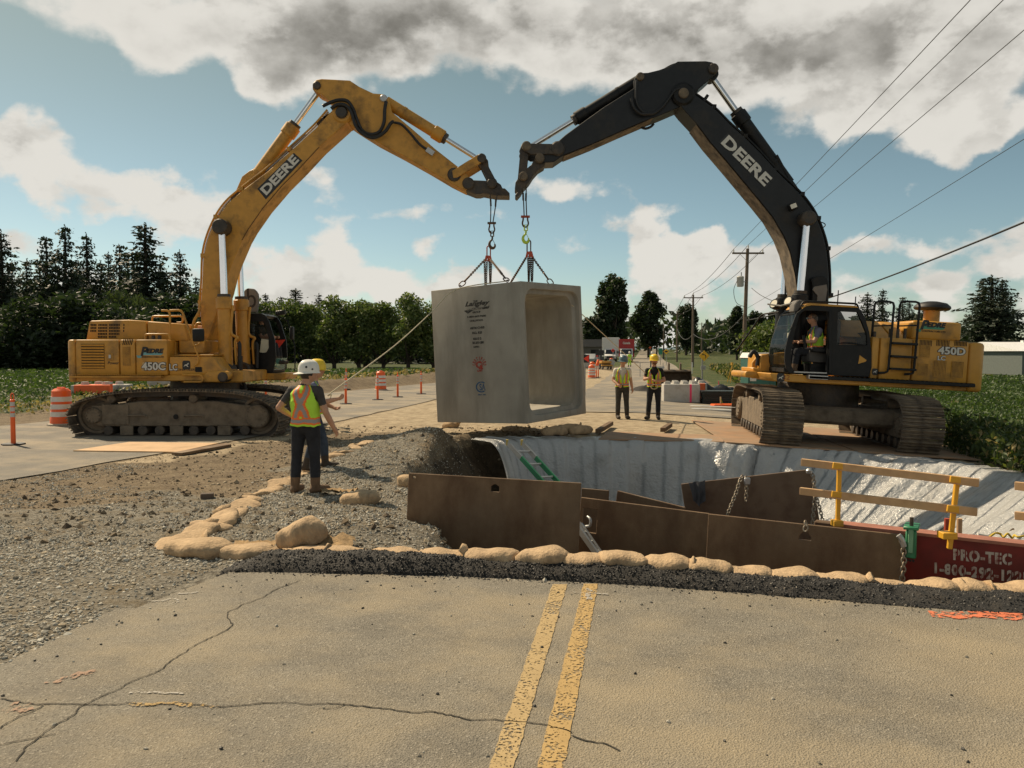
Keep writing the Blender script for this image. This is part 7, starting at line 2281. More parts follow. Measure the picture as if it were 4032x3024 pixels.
def hand_chains(wrist, d, palm_n, size, curl=.5, spread=.12, side=1):
 """palm and five fingers as skin chains rooted at the wrist; d = hand direction, palm_n = out of the palm"""
 d = d.normalized(); n = (palm_n - d * palm_n.dot(d)).normalized(); s = d.cross(n) * side
 u = size
 ch = []
 pal = wrist + d * u * .22
 ch.append([(wrist, u * .16), (pal, (u * .20, u * .14))])
 for k, (off, ln) in enumerate(((-.16, .40), (-.055, .45), (.05, .42), (.145, .33))):
  kn = wrist + d * u * .45 + s * u * off
  a = curl
  d1 = (d * math.cos(a * .9) + n * math.sin(a * .9) + s * off * spread); d2 = (d * math.cos(a * 2.0) + n * math.sin(a * 2.0)); d3 = (d * math.cos(a * 2.8) + n * math.sin(a * 2.8))
  p1 = kn + d1 * u * ln * .48; p2 = p1 + d2 * u * ln * .30; p3 = p2 + d3 * u * ln * .22
  f = u * .052
  ch.append([(pal, (u * .20, u * .14)), (kn, f * 1.15), (p1, f), (p2, f * .92), (p3, f * .8)])
 th0 = wrist + d * u * .16 - s * u * .17 + n * u * .03
 th1 = th0 + (d * .75 - s * .55 + n * (.3 + curl * .3)) * u * .18; th2 = th1 + (d * .85 - s * .15 + n * (.35 + curl * .5)) * u * .16
 ch.append([(pal, (u * .20, u * .14)), (th0, u * .075), (th1, u * .062), (th2, u * .05)])
 return ch

def limb(a, b, r0, r1, mid=None, n=2):
 """tapered chain a -> b with a slight bulge"""
 out = []
 for i in range(n + 1):
  f = i / n; r = r0 + (r1 - r0) * f
  if mid and 0 < i < n: r = mid
  out.append((a.lerp(b, f), r))
 return out

def make_person(label, loc, rz, J, mats, res=.013, head_rot=(0, 0, 0), hat=None, hair=None, vest=None, glasses=False, group=None, scale=1.0, curl=(.5, .5), palm=((0, 0, 0), (0, 0, 0)), beard=False, smooth=2):
 """J: joints in metres, person's frame (x right as seen from behind ... +y is the way the person faces)"""
 root = thing('person', label, 'person', loc, (0, 0, rz), group)
 root.scale = (scale,) * 3
 V3 = lambda k: Vector(J[k])
 pel, che, nek, hd = V3('pelvis'), V3('chest'), V3('neck'), V3('head')
 up = (che - pel).normalized()
 waist = pel.lerp(che, .42)
 chains = [[(pel, (.165, .125)), (waist, (.155, .115)), (pel.lerp(che, .8), (.175, .125)), (che, (.17, .12)), (nek - up * .02, .08), (nek + (hd - nek) * .4, .064), (hd, .075)]]
 tags = [(pel, che, 'shirt', .10), (che, nek, 'shirt', .03)]
 for sd in ('l', 'r'):
  sh, el, wr = V3('sh_' + sd), V3('el_' + sd), V3('wr_' + sd)
  hp, kn, an, toe = V3('hip_' + sd), V3('kn_' + sd), V3('an_' + sd), V3('toe_' + sd)
  chains.append([(che, (.17, .12)), (sh, .078)] + limb(sh, el, .062, .046, .058)[1:] + limb(el, wr, .045, .031, .044)[1:])
  hd_ = (wr - el).normalized()
  pn = Vector(palm[0 if sd == 'l' else 1])
  if pn.length < .1: pn = Vector((1 if sd == 'l' else -1, 0, 0))
  hc = hand_chains(wr, hd_, pn, .19, curl[0 if sd == 'l' else 1], side=1 if sd == 'l' else -1)
  for c in hc: chains.append(c)
  chains.append([(pel, (.165, .125)), (hp, .112)] + limb(hp, kn, .104, .076, .094)[1:] + limb(kn, an, .074, .064, .076)[1:])
  chains.append([(an, .062), (an + Vector((0, 0, -.04)), .058), (an.lerp(toe, .5) + Vector((0, 0, -.018)), .056), (toe + Vector((0, 0, .008)), (.052, .048))])
  chains.append([(an, .062), (an - Vector((toe.x - an.x, toe.y - an.y, 0)).normalized() * .05 + Vector((0, 0, -.05)), .048)])
  tags += [(sh, sh.lerp(el, .62), 'shirt', 0), (sh.lerp(el, .72), el, 'skin', 0), (el, wr, 'skin', 0), (wr, wr + hd_ * .25, 'skin', 0), (hp, kn, 'legs', 0), (kn, an.lerp(kn, .36), 'legs', 0), (an.lerp(kn, .26), an, 'boots', 0), (an, toe, 'boots', .0)]
 tags += [(pel - up * .05, pel, 'legs', .1), (nek + (hd - nek) * .25, hd, 'skin', 0)]
 o = skin_body(chains, res)
 Hs = .235
 Rh = Matrix.Rotation(head_rot[2], 3, 'Z') @ Matrix.Rotation(head_rot[0], 3, 'X') @ Matrix.Rotation(head_rot[1], 3, 'Y')
 hv, hf = head_mesh(Hs, Rh, hd + Rh @ Vector((0, .015, .02)))
 hm = bpy.data.meshes.new('headtmp'); hm.from_pydata([tuple(v) for v in hv], [], hf)
 ho = bpy.data.objects.new('headtmp', hm); COL.objects.link(ho)
 ng = bpy.data.node_groups.new('join_head', 'GeometryNodeTree')
 ng.interface.new_socket('Geometry', in_out='INPUT', socket_type='NodeSocketGeometry'); ng.interface.new_socket('Geometry', in_out='OUTPUT', socket_type='NodeSocketGeometry')
 gi = ng.nodes.new('NodeGroupInput'); go = ng.nodes.new('NodeGroupOutput'); oi = ng.nodes.new('GeometryNodeObjectInfo'); jn = ng.nodes.new('GeometryNodeJoinGeometry')
 oi.inputs[0].default_value = ho
 ng.links.new(gi.outputs[0], jn.inputs[0]); ng.links.new(oi.outputs['Geometry'], jn.inputs[0]); ng.links.new(jn.outputs[0], go.inputs[0])
 md = o.modifiers.new('join', 'NODES'); md.node_group = ng
 idx = list(o.modifiers).index(md)
 o.modifiers.move(idx, 0)
 me = finish(o, smooth=smooth)
 bpy.data.objects.remove(ho); bpy.data.meshes.remove(hm); bpy.data.node_groups.remove(ng)
 names = ['skin', 'shirt', 'legs', 'boots']
 me.materials.clear()
 for k in names: me.materials.append(mats[k])
 nf = len(me.polygons); C = np.zeros(nf * 3); me.polygons.foreach_get('center', C); C = C.reshape(-1, 3)
 D = np.stack([seg_dist(C, np.array(a), np.array(b)) - off for a, b, k, off in tags], 1)
 mi = np.array([names.index(t[2]) for t in tags])[D.argmin(1)]
 zw = pel.z + .03
 tor = (D.argmin(1) < 1)
 mi = np.where((mi == 1) & (C[:, 2] < zw) & (np.abs(C[:, 0] - pel.x) < .22), 2, mi)
 hdist = np.linalg.norm(C - np.array(hd), axis=1)
 mi = np.where(hdist < .15, 0, mi)
 me.polygons.foreach_set('material_index', mi.astype(np.int32)); me.polygons.foreach_set('use_smooth', [True] * nf)
 body = link('body', me, root)
 hc = hd + Rh @ Vector((0, .015, .02))
 T4 = lambda: (Matrix.Translation(hc) @ Rh.to_4x4())
 if hair:
  hvv, hff = head_mesh(Hs * 1.06, Matrix.Identity(3), Vector((0, -.006, .006)))
  keep = [f for f in hff if all((hvv[i].z > -.02 + .55 * max(0, hvv[i].y + .02) or (hvv[i].y < -.03 and hvv[i].z > -.085)) and not (hvv[i].y > .055 and hvv[i].z < .075) for i in f)]
  used = sorted({i for f in keep for i in f}); mp = {i: k for k, i in enumerate(used)}
  MB().add([hvv[i] for i in used], [tuple(mp[i] for i in f) for f in keep]).build('hair', hair, root, 179, M=T4())
 if beard:
  hvv, hff = head_mesh(Hs * 1.03, Matrix.Identity(3), Vector((0, .002, 0)))
  keep = [f for f in hff if all(hvv[i].z < -.035 - .0 and hvv[i].y > -.01 and hvv[i].z > -.125 and not (abs(hvv[i].x) < .02 and -.065 < hvv[i].z < -.045) for i in f)]
  used = sorted({i for f in keep for i in f}); mp = {i: k for k, i in enumerate(used)}
  MB().add([hvv[i] for i in used], [tuple(mp[i] for i in f) for f in keep]).build('beard', mat('ginger_beard', (.17, .075, .035), .8, var=.3, scale=40), root, 179, M=T4())
 if glasses:
  gl = MB()
  for sx in (-1, 1):
   gl.box((sx * .037, .117, .018), (.055, .012, .034)); gl.bar((sx * .066, .11, .02), (sx * .088, -.01, .012), .006, .012)
  gl.box((0, .12, .024), (.03, .008, .008))
  gl.build('sunglasses', GLASSES, root, None, M=T4())
 if hat:
  hm_, back = hat
  shell = []
  n = 28
  prof = [(1.0, .0), (1.0, .03), (.985, .06), (.93, .095), (.80, .130), (.60, .153), (.35, .166), (.02, .170)]
  mb = MB(); G = []
  for (r, z) in prof:
   row = []
   for k in range(n):
    t = 2 * math.pi * k / n
    x, y = .125 * r * math.sin(t), .152 * r * math.cos(t)
    zz = z + (.010 * math.exp(-(x / .022) ** 2) if z > .05 else 0)
    row.append((x, y, zz))
   G.append(row)
  mb.grid(G, closed_v=True); mb.f.append(tuple(range((len(prof) - 1) * n, len(prof) * n))); mb.m.append(0)
  B0, B1, B2 = [], [], []
  for k in range(n):
   t = 2 * math.pi * k / n
   f = max(0, math.cos(t)) ** 2.0
   e = .014 + .058 * f if back != 'full' else .045 + .012 * f
   x, y = math.sin(t), math.cos(t)
   B0.append((.124 * x, .151 * y, .004)); B1.append(((.124 + e) * x, (.151 + e) * y, -.006 - .014 * f)); B2.append(((.124 + e) * x, (.151 + e) * y, -.012 - .014 * f))
  B3 = [(x, y, -.004) for x, y, z in B0]
  mb.grid([B0, B1, B2, B3], closed_v=True)
  M = T4() @ Matrix.Translation((0, -.004, .035)) @ Matrix.Rotation(R(-6), 4, 'X')
  if back is True: M = M @ Matrix.Rotation(math.pi, 4, 'Z')
  hh = mb.build('hard_hat', hm_, root, 50, M=M)
  if hm_ is HAT_W:
   for (t, z, w) in ((R(-55), .075, .032), (R(-88), .045, .026)):
    p = Vector((.135 * math.sin(t) * .93, .16 * math.cos(t) * .93, z)); nn_ = Vector((p.x, p.y, .02)).normalized()
    MB().cyl(p - nn_ * .004, p + nn_ * .004, w * .5, 8).build('sticker', DECAL_K, hh, None)
 if vest: make_vest(root, J, vest)
 return root

def make_vest(root, J, kind):
 """sleeveless hi-vis vest lofted over the torso; stripes are printed bands"""
 pel, che, nek = Vector(J['pelvis']), Vector(J['chest']), Vector(J['neck'])
 shl, shr = Vector(J['sh_l']), Vector(J['sh_r'])
 fw = Vector(J.get('facing', (0, 1, 0)))
 nz, nt = 48, 96
 wid = (shl - shr).length / 2
 hem = -.02 if kind != 'seated' else .02
 V, F, cid = [], [], []
 base = pel + Vector((0, 0, hem)); top = nek + Vector((0, 0, -.005))
 H = (top - base).length
 for i in range(nz + 1):
  f = i / nz
  c = base.lerp(top, f)
  a = np.interp(f, [0, .25, .6, .78, .90, 1.0], [.205, .192, .212, .205, .165, .085])
  b = np.interp(f, [0, .25, .6, .78, .90, 1.0], [.165, .155, .168, .152, .115, .075])
  for j in range(nt):
   t = 2 * math.pi * j / nt
   cs, sn = math.cos(t), math.sin(t)
   x = a * math.copysign(abs(sn) ** .85, sn); y = b * math.copysign(abs(cs) ** .85, cs)
   fold = .006 * math.sin(5 * t + 3 * f) * (1 - f) + .004 * math.sin(11 * t + 9 * f) * (1 - f) + .004 * math.sin(23 * f + 2 * t)
   V.append(c + Vector((x * (1 + fold * 4), y * (1 + fold * 4), fold)))
 def color(f, t, open_front):
  x = math.sin(t); back = math.cos(t) < 0
  z = f
  k = 0
  if kind in ('back_x', 'std', 'seated'):
   if .05 < z < .215:
    k = 1
    if .088 < z < .172: k = 2
   if back and z >= .20:
    for sg in (-1, 1):
     d = (x * sg) - (z - .54) * 1.18
     if abs(d) < .30: k = max(k, 1)
     if abs(d) < .13: k = 2
   if not back and z >= .20:
    for sg in (-1, 1):
     d = x * sg - .52
     if abs(d) < .20: k = max(k, 1)
     if abs(d) < .10: k = 2
  return k
 openf = kind in ('std', 'open')
 for i in range(nz):
  f = (i + .5) / nz
  for j in range(nt):
   t = 2 * math.pi * (j + .5) / nt
   cs, sn = math.cos(t), math.sin(t)
   if f > .60 and abs(sn) > np.interp(f, [.60, .66, .8, .9, 1], [.97, .88, .82, .80, .95]): continue      # arm holes
   if cs > 0 and abs(sn) < np.interp(f, [0, .55, 1], [.05, .12, .85]) and kind != 'back_x': continue           # open front, V neck
   if cs > 0 and f > .75 and abs(sn) < .5: continue
   F.append((i * nt + j, i * nt + (j + 1) % nt, (i + 1) * nt + (j + 1) % nt, (i + 1) * nt + j))
   cid.append(color(f, t, openf))
 me = np_mesh('vest', np.array([tuple(v) for v in V]), np.array(F), [LIMEV, mat('orange_vest_band', (.90, .19, .03), .7, var=.05), mat('silver_band', (.30, .285, .27), .5, var=.08)], True, np.array(cid))
 o = link('hi_vis_vest', me, root)
 so = o.modifiers.new('thickness', 'SOLIDIFY'); so.thickness = .006; so.offset = 1
 return o

STAND = dict(pelvis=(0, 0, .97), chest=(0, 0, 1.36), neck=(0, .0, 1.52), head=(0, .03, 1.66),
    sh_l=(-.19, 0, 1.43), sh_r=(.19, 0, 1.43), el_l=(-.25, -.02, 1.14), el_r=(.25, -.02, 1.14), wr_l=(-.26, .06, .89), wr_r=(.26, .06, .89),
    hip_l=(-.10, 0, .92), hip_r=(.10, 0, .92), kn_l=(-.12, .02, .50), kn_r=(.12, .02, .50), an_l=(-.13, 0, .10), an_r=(.13, 0, .10), toe_l=(-.15, .19, .045), toe_r=(.15, .19, .045))

def pose(**kw):
 d = dict(STAND); d.update(kw); return d

def ground_under(u, v, z0=-.3):
 p = on(u, v, z0)
 for _ in range(6): p = on(u, v, gz(p.x, p.y))
 return p

def build_people():
 M1 = dict(skin=SKIN, shirt=TSHIRT_D, legs=DENIM, boots=BOOT_T)
 p = ground_under(*zF((385, 1490))); p.x += .06; p.y -= .08
 J = pose(head=(.03, .04, 1.635), el_l=(-.36, -.08, 1.20), wr_l=(-.27, .12, 1.07), el_r=(.29, .02, 1.14), wr_r=(.36, .15, .90), an_l=(-.17, 0, .10), kn_l=(-.15, .02, .5), an_r=(.12, .04, .10), kn_r=(.11, .05, .5), toe_l=(-.17, .19, .045), toe_r=(.22, .20, .045))
 make_person('person in a white hard hat and lime vest with orange cross, back turned', (p.x, p.y, p.z - .005), R(-12), J, M1, head_rot=(R(6), 0, R(-38)), hat=(HAT_W, True), scale=.91, hair=HAIR, vest='back_x', curl=(.7, .55), palm=((1, .3, 0), (-1, .2, 0)), beard=False)
 p = ground_under(*zF((565, 1250))); p.x -= .10
 J = pose(head=(.02, .06, 1.66), el_r=(.26, .16, 1.16), wr_r=(.22, .42, 1.22), el_l=(-.24, .10, 1.15), wr_l=(-.12, .33, 1.05), an_r=(.12, -.12, .10), kn_r=(.12, .0, .5), an_l=(-.12, .18, .10), kn_l=(-.12, .15, .5), toe_l=(-.12, .38, .045), toe_r=(.14, .08, .045))
 global ROPE_HAND
 pr = make_person('person in a yellow hard hat holding the rope behind the white-helmeted person', (p.x, p.y, p.z - .005), R(-80), J, dict(skin=SKIN, shirt=TSHIRT_BL, legs=DENIM_B, boots=BOOT_D), head_rot=(R(6), 0, R(0)), hat=(HAT_Y, False), scale=.94, hair=HAIR, vest='std', curl=(.9, 1.05), palm=((0, 0, 1), (-.4, 0, .9)))
 p = ground_under(*zG((690, 1380)))
 M3 = dict(skin=SKIN, shirt=TSHIRT_W, legs=TROUSER, boots=BOOT_D)
 J = pose(head=(-.02, .03, 1.66), el_r=(.27, -.01, 1.15), wr_r=(.14, .20, 1.02), el_l=(-.25, .0, 1.13), wr_l=(-.29, .04, .88), an_l=(-.14, .02, .10), an_r=(.13, 0, .10), toe_l=(-.18, .20, .045), toe_r=(.10, .2, .045))
 make_person('person in a grey-blue brimmed hard hat and open vest over a white shirt', (p.x, p.y, p.z), R(176), J, M3, head_rot=(R(4), 0, R(6)), hat=(HAT_B, 'full'), vest='std', glasses=True, res=.014, curl=(.8, .7), palm=((1, 0, 0), (-.6, 0, -.6)))
 p = ground_under(*zG((1035, 1385)))
 M4 = dict(skin=SKIN, shirt=TSHIRT_B, legs=DENIM, boots=BOOT_D)
 J = pose(head=(.0, .02, 1.68), el_r=(.28, .05, 1.17), wr_r=(.15, .28, 1.22), el_l=(-.29, .04, 1.14), wr_l=(-.03, .25, 1.13), an_l=(-.12, 0, .10), an_r=(.17, .05, .10), kn_r=(.14, .05, .5), toe_r=(.24, .21, .045), toe_l=(-.14, .2, .045))
 make_person('bearded person in a yellow hard hat and sunglasses with arms held at the waist', (p.x, p.y, p.z), R(172), J, M4, head_rot=(R(8), 0, R(30)), hat=(HAT_Y, False), vest='std', glasses=True, res=.014, curl=(1.0, 1.0), palm=((0, 0, 1), (0, -.3, 1)), beard=True)
 q = at(*zG((1040, 1030)), p.y - .22)
 rp = MB().tube([(.10 * math.cos(2 * math.pi * k / 14), 0, .07 * math.sin(2 * math.pi * k / 14)) for k in range(14)], .014, 6, closed=True).build('rope_coil', ROPE_M, None, 60)
 rp.location = q; rp.rotation_euler = (R(10), 0, R(10)); tag(rp, 'pale loop of rope hanging at the belt of the person with crossed arms', 'rope')
 Rm = RIGHT
 sx, sy, sz = Rm.seat; sz -= .15
 o = Rm.Wm @ Vector((sx, sy, sz))
 Js = dict(pelvis=(0, 0, .10), chest=(0, .0, .50), neck=(0, .03, .66), head=(0, .07, .81), sh_l=(-.19, .0, .57), sh_r=(.19, .0, .57), el_l=(-.24, .12, .33), el_r=(.24, .12, .33), wr_l=(-.22, .37, .33), wr_r=(.22, .37, .33),
    hip_l=(-.10, .06, .09), hip_r=(.10, .06, .09), kn_l=(-.12, .46, .12), kn_r=(.12, .46, .12), an_l=(-.12, .52, -.30), an_r=(.12, .52, -.30), toe_l=(-.12, .70, -.35), toe_r=(.12, .70, -.35))
 make_person('grey-haired person in a hi-vis vest sitting at the controls of the right excavator', tuple(o), R(90), Js, dict(skin=SKIN, shirt=TSHIRT_BL, legs=DENIM, boots=BOOT_T), head_rot=(R(2), 0, 0), hair=HAIR_G, glasses=True, vest='seated', res=.014, curl=(1.0, 1.0), palm=((.3, 0, -1), (-.3, 0, -1)))
 sx, sy, sz = LEFT.cab
 o = LEFT.Wm @ Vector((sx, sy, sz))
 make_person('dark shape of a person sitting in the cab of the left yellow excavator', tuple(o), R(-90), Js, dict(skin=SKIN, shirt=TSHIRT_B, legs=DENIM, boots=BOOT_D), hair=HAIR, res=.02, curl=(1.0, 1.0))
 for lab, q, Y, rz in (('tiny person in lime trousers walking in front of the red truck', (772, 815), 62, R(160)), ('tiny person in a lime jacket standing by the road edge behind the crossed-arms worker', (1013, 830), 52, R(190))):
  u, v = zG(q); b = on(u, v, -.3)
  for _ in range(5): b = on(u, v, gz(b.x, b.y))
  make_person(lab, (b.x, b.y, b.z), rz, STAND, dict(skin=SKIN, shirt=LIMEV, legs=LIMEV if 'trousers' in lab else DENIM, boots=BOOT_D), hat=(HAT_W, False), res=.03)

build_people()

def build_ropes():
 def rope(lab, pts, r=.012, sag=0):
  pts = [Vector(p) for p in pts]
  o0 = pts[0]
  t = MB().tube([p - o0 for p in spline(pts, 8)], r, 6).build('tag_rope', ROPE_M, None, 80); t.location = o0
  tag(t, lab, 'rope', 'tag ropes tied to the culvert')
 e = ANCH[0] + Vector((-.02, -.1, .03))
 hand = at(*zF((705, 425)), 13.25)
 m1 = at(*zC((250, 440)), 17.2)
 rope('long pale tag rope running from the culvert down to the yellow-helmeted person', [e, at(*zC((490, 222)), e.y - .2), at(*zC((250, 440)), 17.0), at(*zO((1600, 770)), 15.3), hand, at(*zF((680, 470)), 13.2), at(*zF((645, 590)), 13.1), at(*zF((650, 660)), 13.05)])
 h2 = at(*zG((985, 920)), 23.45)
 e2 = at(*zG((250, 240)), 19.9)
 rope('tag rope running from behind the culvert to the person with crossed arms', [e2 + (e2 - h2) * .12, e2, h2], .011)

build_ropes()

# ------------------------------------------------------------------ traffic gear, materials by the road, far vehicles
def spot(u, v):
 p = on(u, v, -.3)
 for _ in range(6):
  p = on(u, v, gz(p.x, p.y))
  if p.y < 0 or p.y > 900: p = on(u, v, -.3)
 p.z = gz(p.x, p.y); return p

def set_down(o, proto, p, rz=0, sc=1, label=None, cat=None, group=None):
 o.location = p; o.rotation_euler = (0, 0, rz); o.scale = (sc,) * 3
 return tag(o, label, cat, group)

def dup(root):
 r = root.copy(); COL.objects.link(r)
 for ch in list(root.children):
  c = ch.copy(); COL.objects.link(c); c.parent = r
  for g in ch.children:
   d = g.copy(); COL.objects.link(d); d.parent = c
 return r

def make_delineator():
 t = thing('delineator_post', '', 'delineator')
 MB().prism([(.23 * math.cos(2 * math.pi * k / 8 + .39), .23 * math.sin(2 * math.pi * k / 8 + .39)) for k in range(8)], 0, .045, to3=lambda a, b, h: (a, b, h)).build('rubber_base', RUB, t, None, bevel=.006)
 MB().lathe([(.048, .045), (.044, .60), (.042, .80)], n=14).build('post', ORANGE, t, 50)
 for z in (.60, .72, .83): MB().lathe([(.047, z), (.0465, z + .085)], n=14).build('reflective_band', REFL, t, 50)
 MB().lathe([(.042, .80), (.041, .93), (.05, .935), (.05, .96), (.036, .97)], n=14).build('collar', ORANGE, t, 50)
 MB().tube(spline([(-.026, 0, .96), (-.03, 0, 1.06), (0, 0, 1.10), (.03, 0, 1.06), (.026, 0, .96)], 4), .011, 6).build('handle', ORANGE, t, 60)
 return t

def make_drum():
 t = thing('traffic_drum', '', 'traffic drum')
 MB().lathe([(.36, 0), (.36, .05), (.30, .07)], n=10).build('base_ring', mat('pale_rubber', (.42, .38, .31), .9), t, 40)
 rs = [(.285, .06), (.28, .22), (.265, .24), (.262, .40), (.255, .42), (.252, .58), (.245, .60), (.242, .76), (.235, .78), (.23, .93), (.17, .99), (.10, .99)]
 MB().lathe(rs, n=22).build('drum_body', ORANGE, t, 40)
 for z0, r in ((.25, .267), (.45, .257), (.65, .248)): MB().lathe([(r + .004, z0), (r + .003, z0 + .13)], n=22).build('reflective_band', mat('white_band', (.68, .66, .62), .4), t, 50)
 MB().box((0, 0, 1.01), (.22, .05, .05)).build('handle', ORANGE, t, None, bevel=.012)
 return t

def build_traffic():
 g = 'orange delineator posts along the detour road'
 first = make_delineator()
 L = [('tall near orange delineator post at the left edge of the detour road', zN((130, 992))), ('orange delineator post just right of the yellow-helmeted person', zO((1135, 1333))),
   ('orange delineator post in front of the striped drum', zO((1443, 1293))), ('orange delineator post second from the culvert along the detour road', zO((1637, 1266))), ('orange delineator post nearest the left face of the culvert', zO((1864, 1236))),
   ('orange delineator post showing under the left cab beyond the tracks', zO((362, 1290))), ('orange delineator post behind the left excavator counterweight', zN((1082, 640))),
   ('left one of two distant orange delineators beside the far drums', zG((409, 935))), ('right one of two distant orange delineators beside the far drums', zG((430, 930))),
   ('orange delineator on the dirt bank behind the tag rope', zO((1140, 1190)))]
 for i, (lab, q) in enumerate(L):
  p = spot(*q); set_down(first if i == 0 else dup(first), None, p, i * .7, 1.0, lab, 'delineator', g)
 g = 'striped orange traffic drums'
 d0 = make_drum()
 for i, (lab, q, s) in enumerate((('large orange striped drum just left of the left excavator tracks', zN((600, 800)), 1.0), ('orange striped drum on the far side of the detour road behind the posts', zO((1474, 1198)), 1.0), ('nearer orange striped drum on the road right of the culvert', zG((358, 940)), 1.0),
          ('orange striped drum just behind the nearer drum on the far road', zG((366, 880)), 1.0), ('distant orange striped drum in front of the red truck', zG((573, 805)), 1.0))):
  set_down(d0 if i == 0 else dup(d0), None, spot(*q), i * 1.1, s, lab, 'traffic drum', g)
 def block(lab, c, rz, L_, W_, H_, paint=None, knobs=4):
  t = thing('lock_block', lab, 'concrete block', c, (0, 0, rz), 'concrete lock blocks')
  MB().box((0, 0, H_ / 2), (L_, W_, H_)).build('concrete_body', BLOCKC, t, None, bevel=.035, seg=2)
  for k in range(knobs):
   x = (k - (knobs - 1) / 2) * L_ / knobs
   MB().lathe([(.16, 0), (.13, .12), (.05, .125)], (x, 0, H_ - .005), 8).build('interlock_knob', BLOCKC, t, 30)
  if paint:
   for (m, x, w) in paint:
    MB().box((x, -.002, H_ / 2 + .002), (w, W_ + .008, H_ * .98 + .01)).build('paint_band', m, t, None, bevel=.035, seg=2)
  return t
 a, b = spot(*zG((1150, 1195))), spot(*zG((1545, 1218)))
 d = b - a; rz = math.atan2(d.y, d.x); L_ = d.length
 block('pale concrete block with a pink painted stripe on the deck', (a + b) / 2 + Vector((0, .4, 0)), rz, L_, .75, .78, [(PINK, L_ * .24, .13)], 4)
 block('concrete block with orange spray paint behind the pink-striped one', (a + b) / 2 + Vector((.55, 1.45, 0)), rz, L_, .75, .78, [(ORANGE_S, L_ * .36, .30)], 4)
 for i, (lab, q) in enumerate((('pale concrete block with orange paint behind the left tracks', (930, 600)), ('pale lumpy concrete block behind the left tracks, right of the orange one', (1060, 592)), ('low pale concrete block under the left cab behind the tracks', (1640, 560)))):
  p = spot(*zN(q)); block(lab, p, R(8), 1.5, .75, .32 if i < 2 else .4, [(ORANGE_S, 0, 1.30)] if i == 0 else None, 2)
 p = spot(*zG((1760, 1140))); rg = random.Random(4); G = []
 for i in range(23):
  r_ = []
  for j in range(13):
   x = (i / 22 - .5) * 3.0; y = (j / 12 - .5) * 1.3
   h = .95 * math.exp(-((x + 1.0) / .5) ** 2) + .55 * math.exp(-((x - .3) / .9) ** 2)
   r_.append((x, y, max(.01, h * (1 - (abs(y) / .65) ** 2) + .07 * math.sin(x * 9 + y * 7) * (1 - (abs(y) / .65) ** 2) + rg.uniform(-.02, .02))))
  G.append(r_)
 o = MB().grid(G).build('plastic_heap', BLKPL, None, 179); o.location = p + Vector((0, .6, 0)); tag(o, 'crumpled shiny black plastic sheeting heaped behind the concrete blocks', 'plastic sheet')
 p = spot(*zG((1750, 1235)))
 t = thing('panel_stack', 'stack of black panels beside the track of the right excavator', 'panel stack', p + Vector((.1, .5, 0)), (0, 0, R(-6)))
 for k in range(7): MB().box((rg.uniform(-.05, .05), rg.uniform(-.04, .04), .05 + k * .085), (1.5, .95, .07)).build('panel', mat('dark_green_plastic', (.012, .022, .018), .5), t, None, bevel=.008)
 for lab, q0, q1, m in (('pink-flagged stake leaning on the black sheeting', (1752, 1095), (1740, 970), PINK), ('wooden stake with a lime ribbon before the black panel stack', (1765, 1250), (1762, 1140), LUMBER)):
  b = spot(*zG(q0)); e = at(*zG(q1), b.y)
  t = thing('survey_stake', lab, 'stake', b); MB().bar((0, 0, 0), e - b, .05, .03).build('stake', m, t, None)
  MB().bar((e - b) * .8 + Vector((0, -.02, 0)), (e - b) * .4 + Vector((.07, -.03, 0)), .06, .004).build('ribbon', PINK if m is PINK else LIMEV, t, None)
 b = spot(*zG((1800, 1250))); o = MB().box((0, 0, .06), (1.0, .5, .12), Matrix.Rotation(.1, 3, 'Z')).build('orange_tarp', ORANGE, None, None, bevel=.04, seg=2); o.location = b; tag(o, 'folded orange sheet on the deck beside the right excavator track', 'tarp')
 for k, (q, lab) in enumerate((((1700, 1265), 'upper pale metal plank on the deck left of the right excavator'), ((1740, 1300), 'lower pale metal plank on the deck left of the right excavator'))):
  b = spot(*zG(q)); o = MB().box((0, 0, .05), (2.0, .28, .07)).build('plank', ALU, None, None, bevel=.01); o.location = b; o.rotation_euler = (0, 0, R(-38)); tag(o, lab, 'plank')
 b = spot(*zG((940, 1080))); G = [[(x, y, .34 * math.exp(-((x / .7) ** 2 + (y / .5) ** 2)) * (1 + .25 * math.sin(x * 9) * math.cos(y * 11)) - .01) for y in np.linspace(-.9, .9, 14)] for x in np.linspace(-1.5, 1.5, 20)]
 o = MB().grid(G).build('asphalt_heap', MATS['cold_mix_asphalt'], None, 179); o.location = b; tag(o, 'small heap of black asphalt mix on the deck behind the two standing people', 'asphalt heap')
 b = spot(*zG((1280, 1030))); t = thing('excavator_bucket', 'dirty brown excavator bucket standing on the ground behind the bearded person', 'bucket', b + Vector((0, .3, 0)), (0, 0, R(-4)))
 pr = [(-.75, 0), (-.3, -.02), (.35, .05), (.6, .35), (.62, .8), (.35, 1.05), (-.1, 1.0), (-.15, .93), (.28, .95), (.52, .75), (.5, .40), (.28, .14), (-.3, .07), (-.75, .06)]
 MB().prism(pr, -.95, .95, to3=lambda a, z, y: (y, a, z)).build('bucket_shell', BUCKETM, t, 30)
 for x in (-.95, .93): MB().prism([(-.75, 0), (-.3, -.02), (.35, .05), (.6, .35), (.62, .8), (.35, 1.05), (-.1, 1.0)], x, x + .03, to3=lambda a, z, y: (y, a, z)).build('side_plate', BUCKETM, t, 30)
 for x in (-.42, .30): MB().prism([(.1, .95), (.5, .85), (.55, 1.25), (.35, 1.5), (.12, 1.42)], x, x + .09, to3=lambda a, z, y: (y, a, z)).build('ear_plate', BUCKETM, t, 30)
 for k in range(5): MB().prism([(-.72, 0), (-1.0, .02), (-.72, .07)], -.85 + k * .4, -.72 + k * .4, to3=lambda a, z, y: (y, a, z)).build('tooth', STEEL_D, t, None)
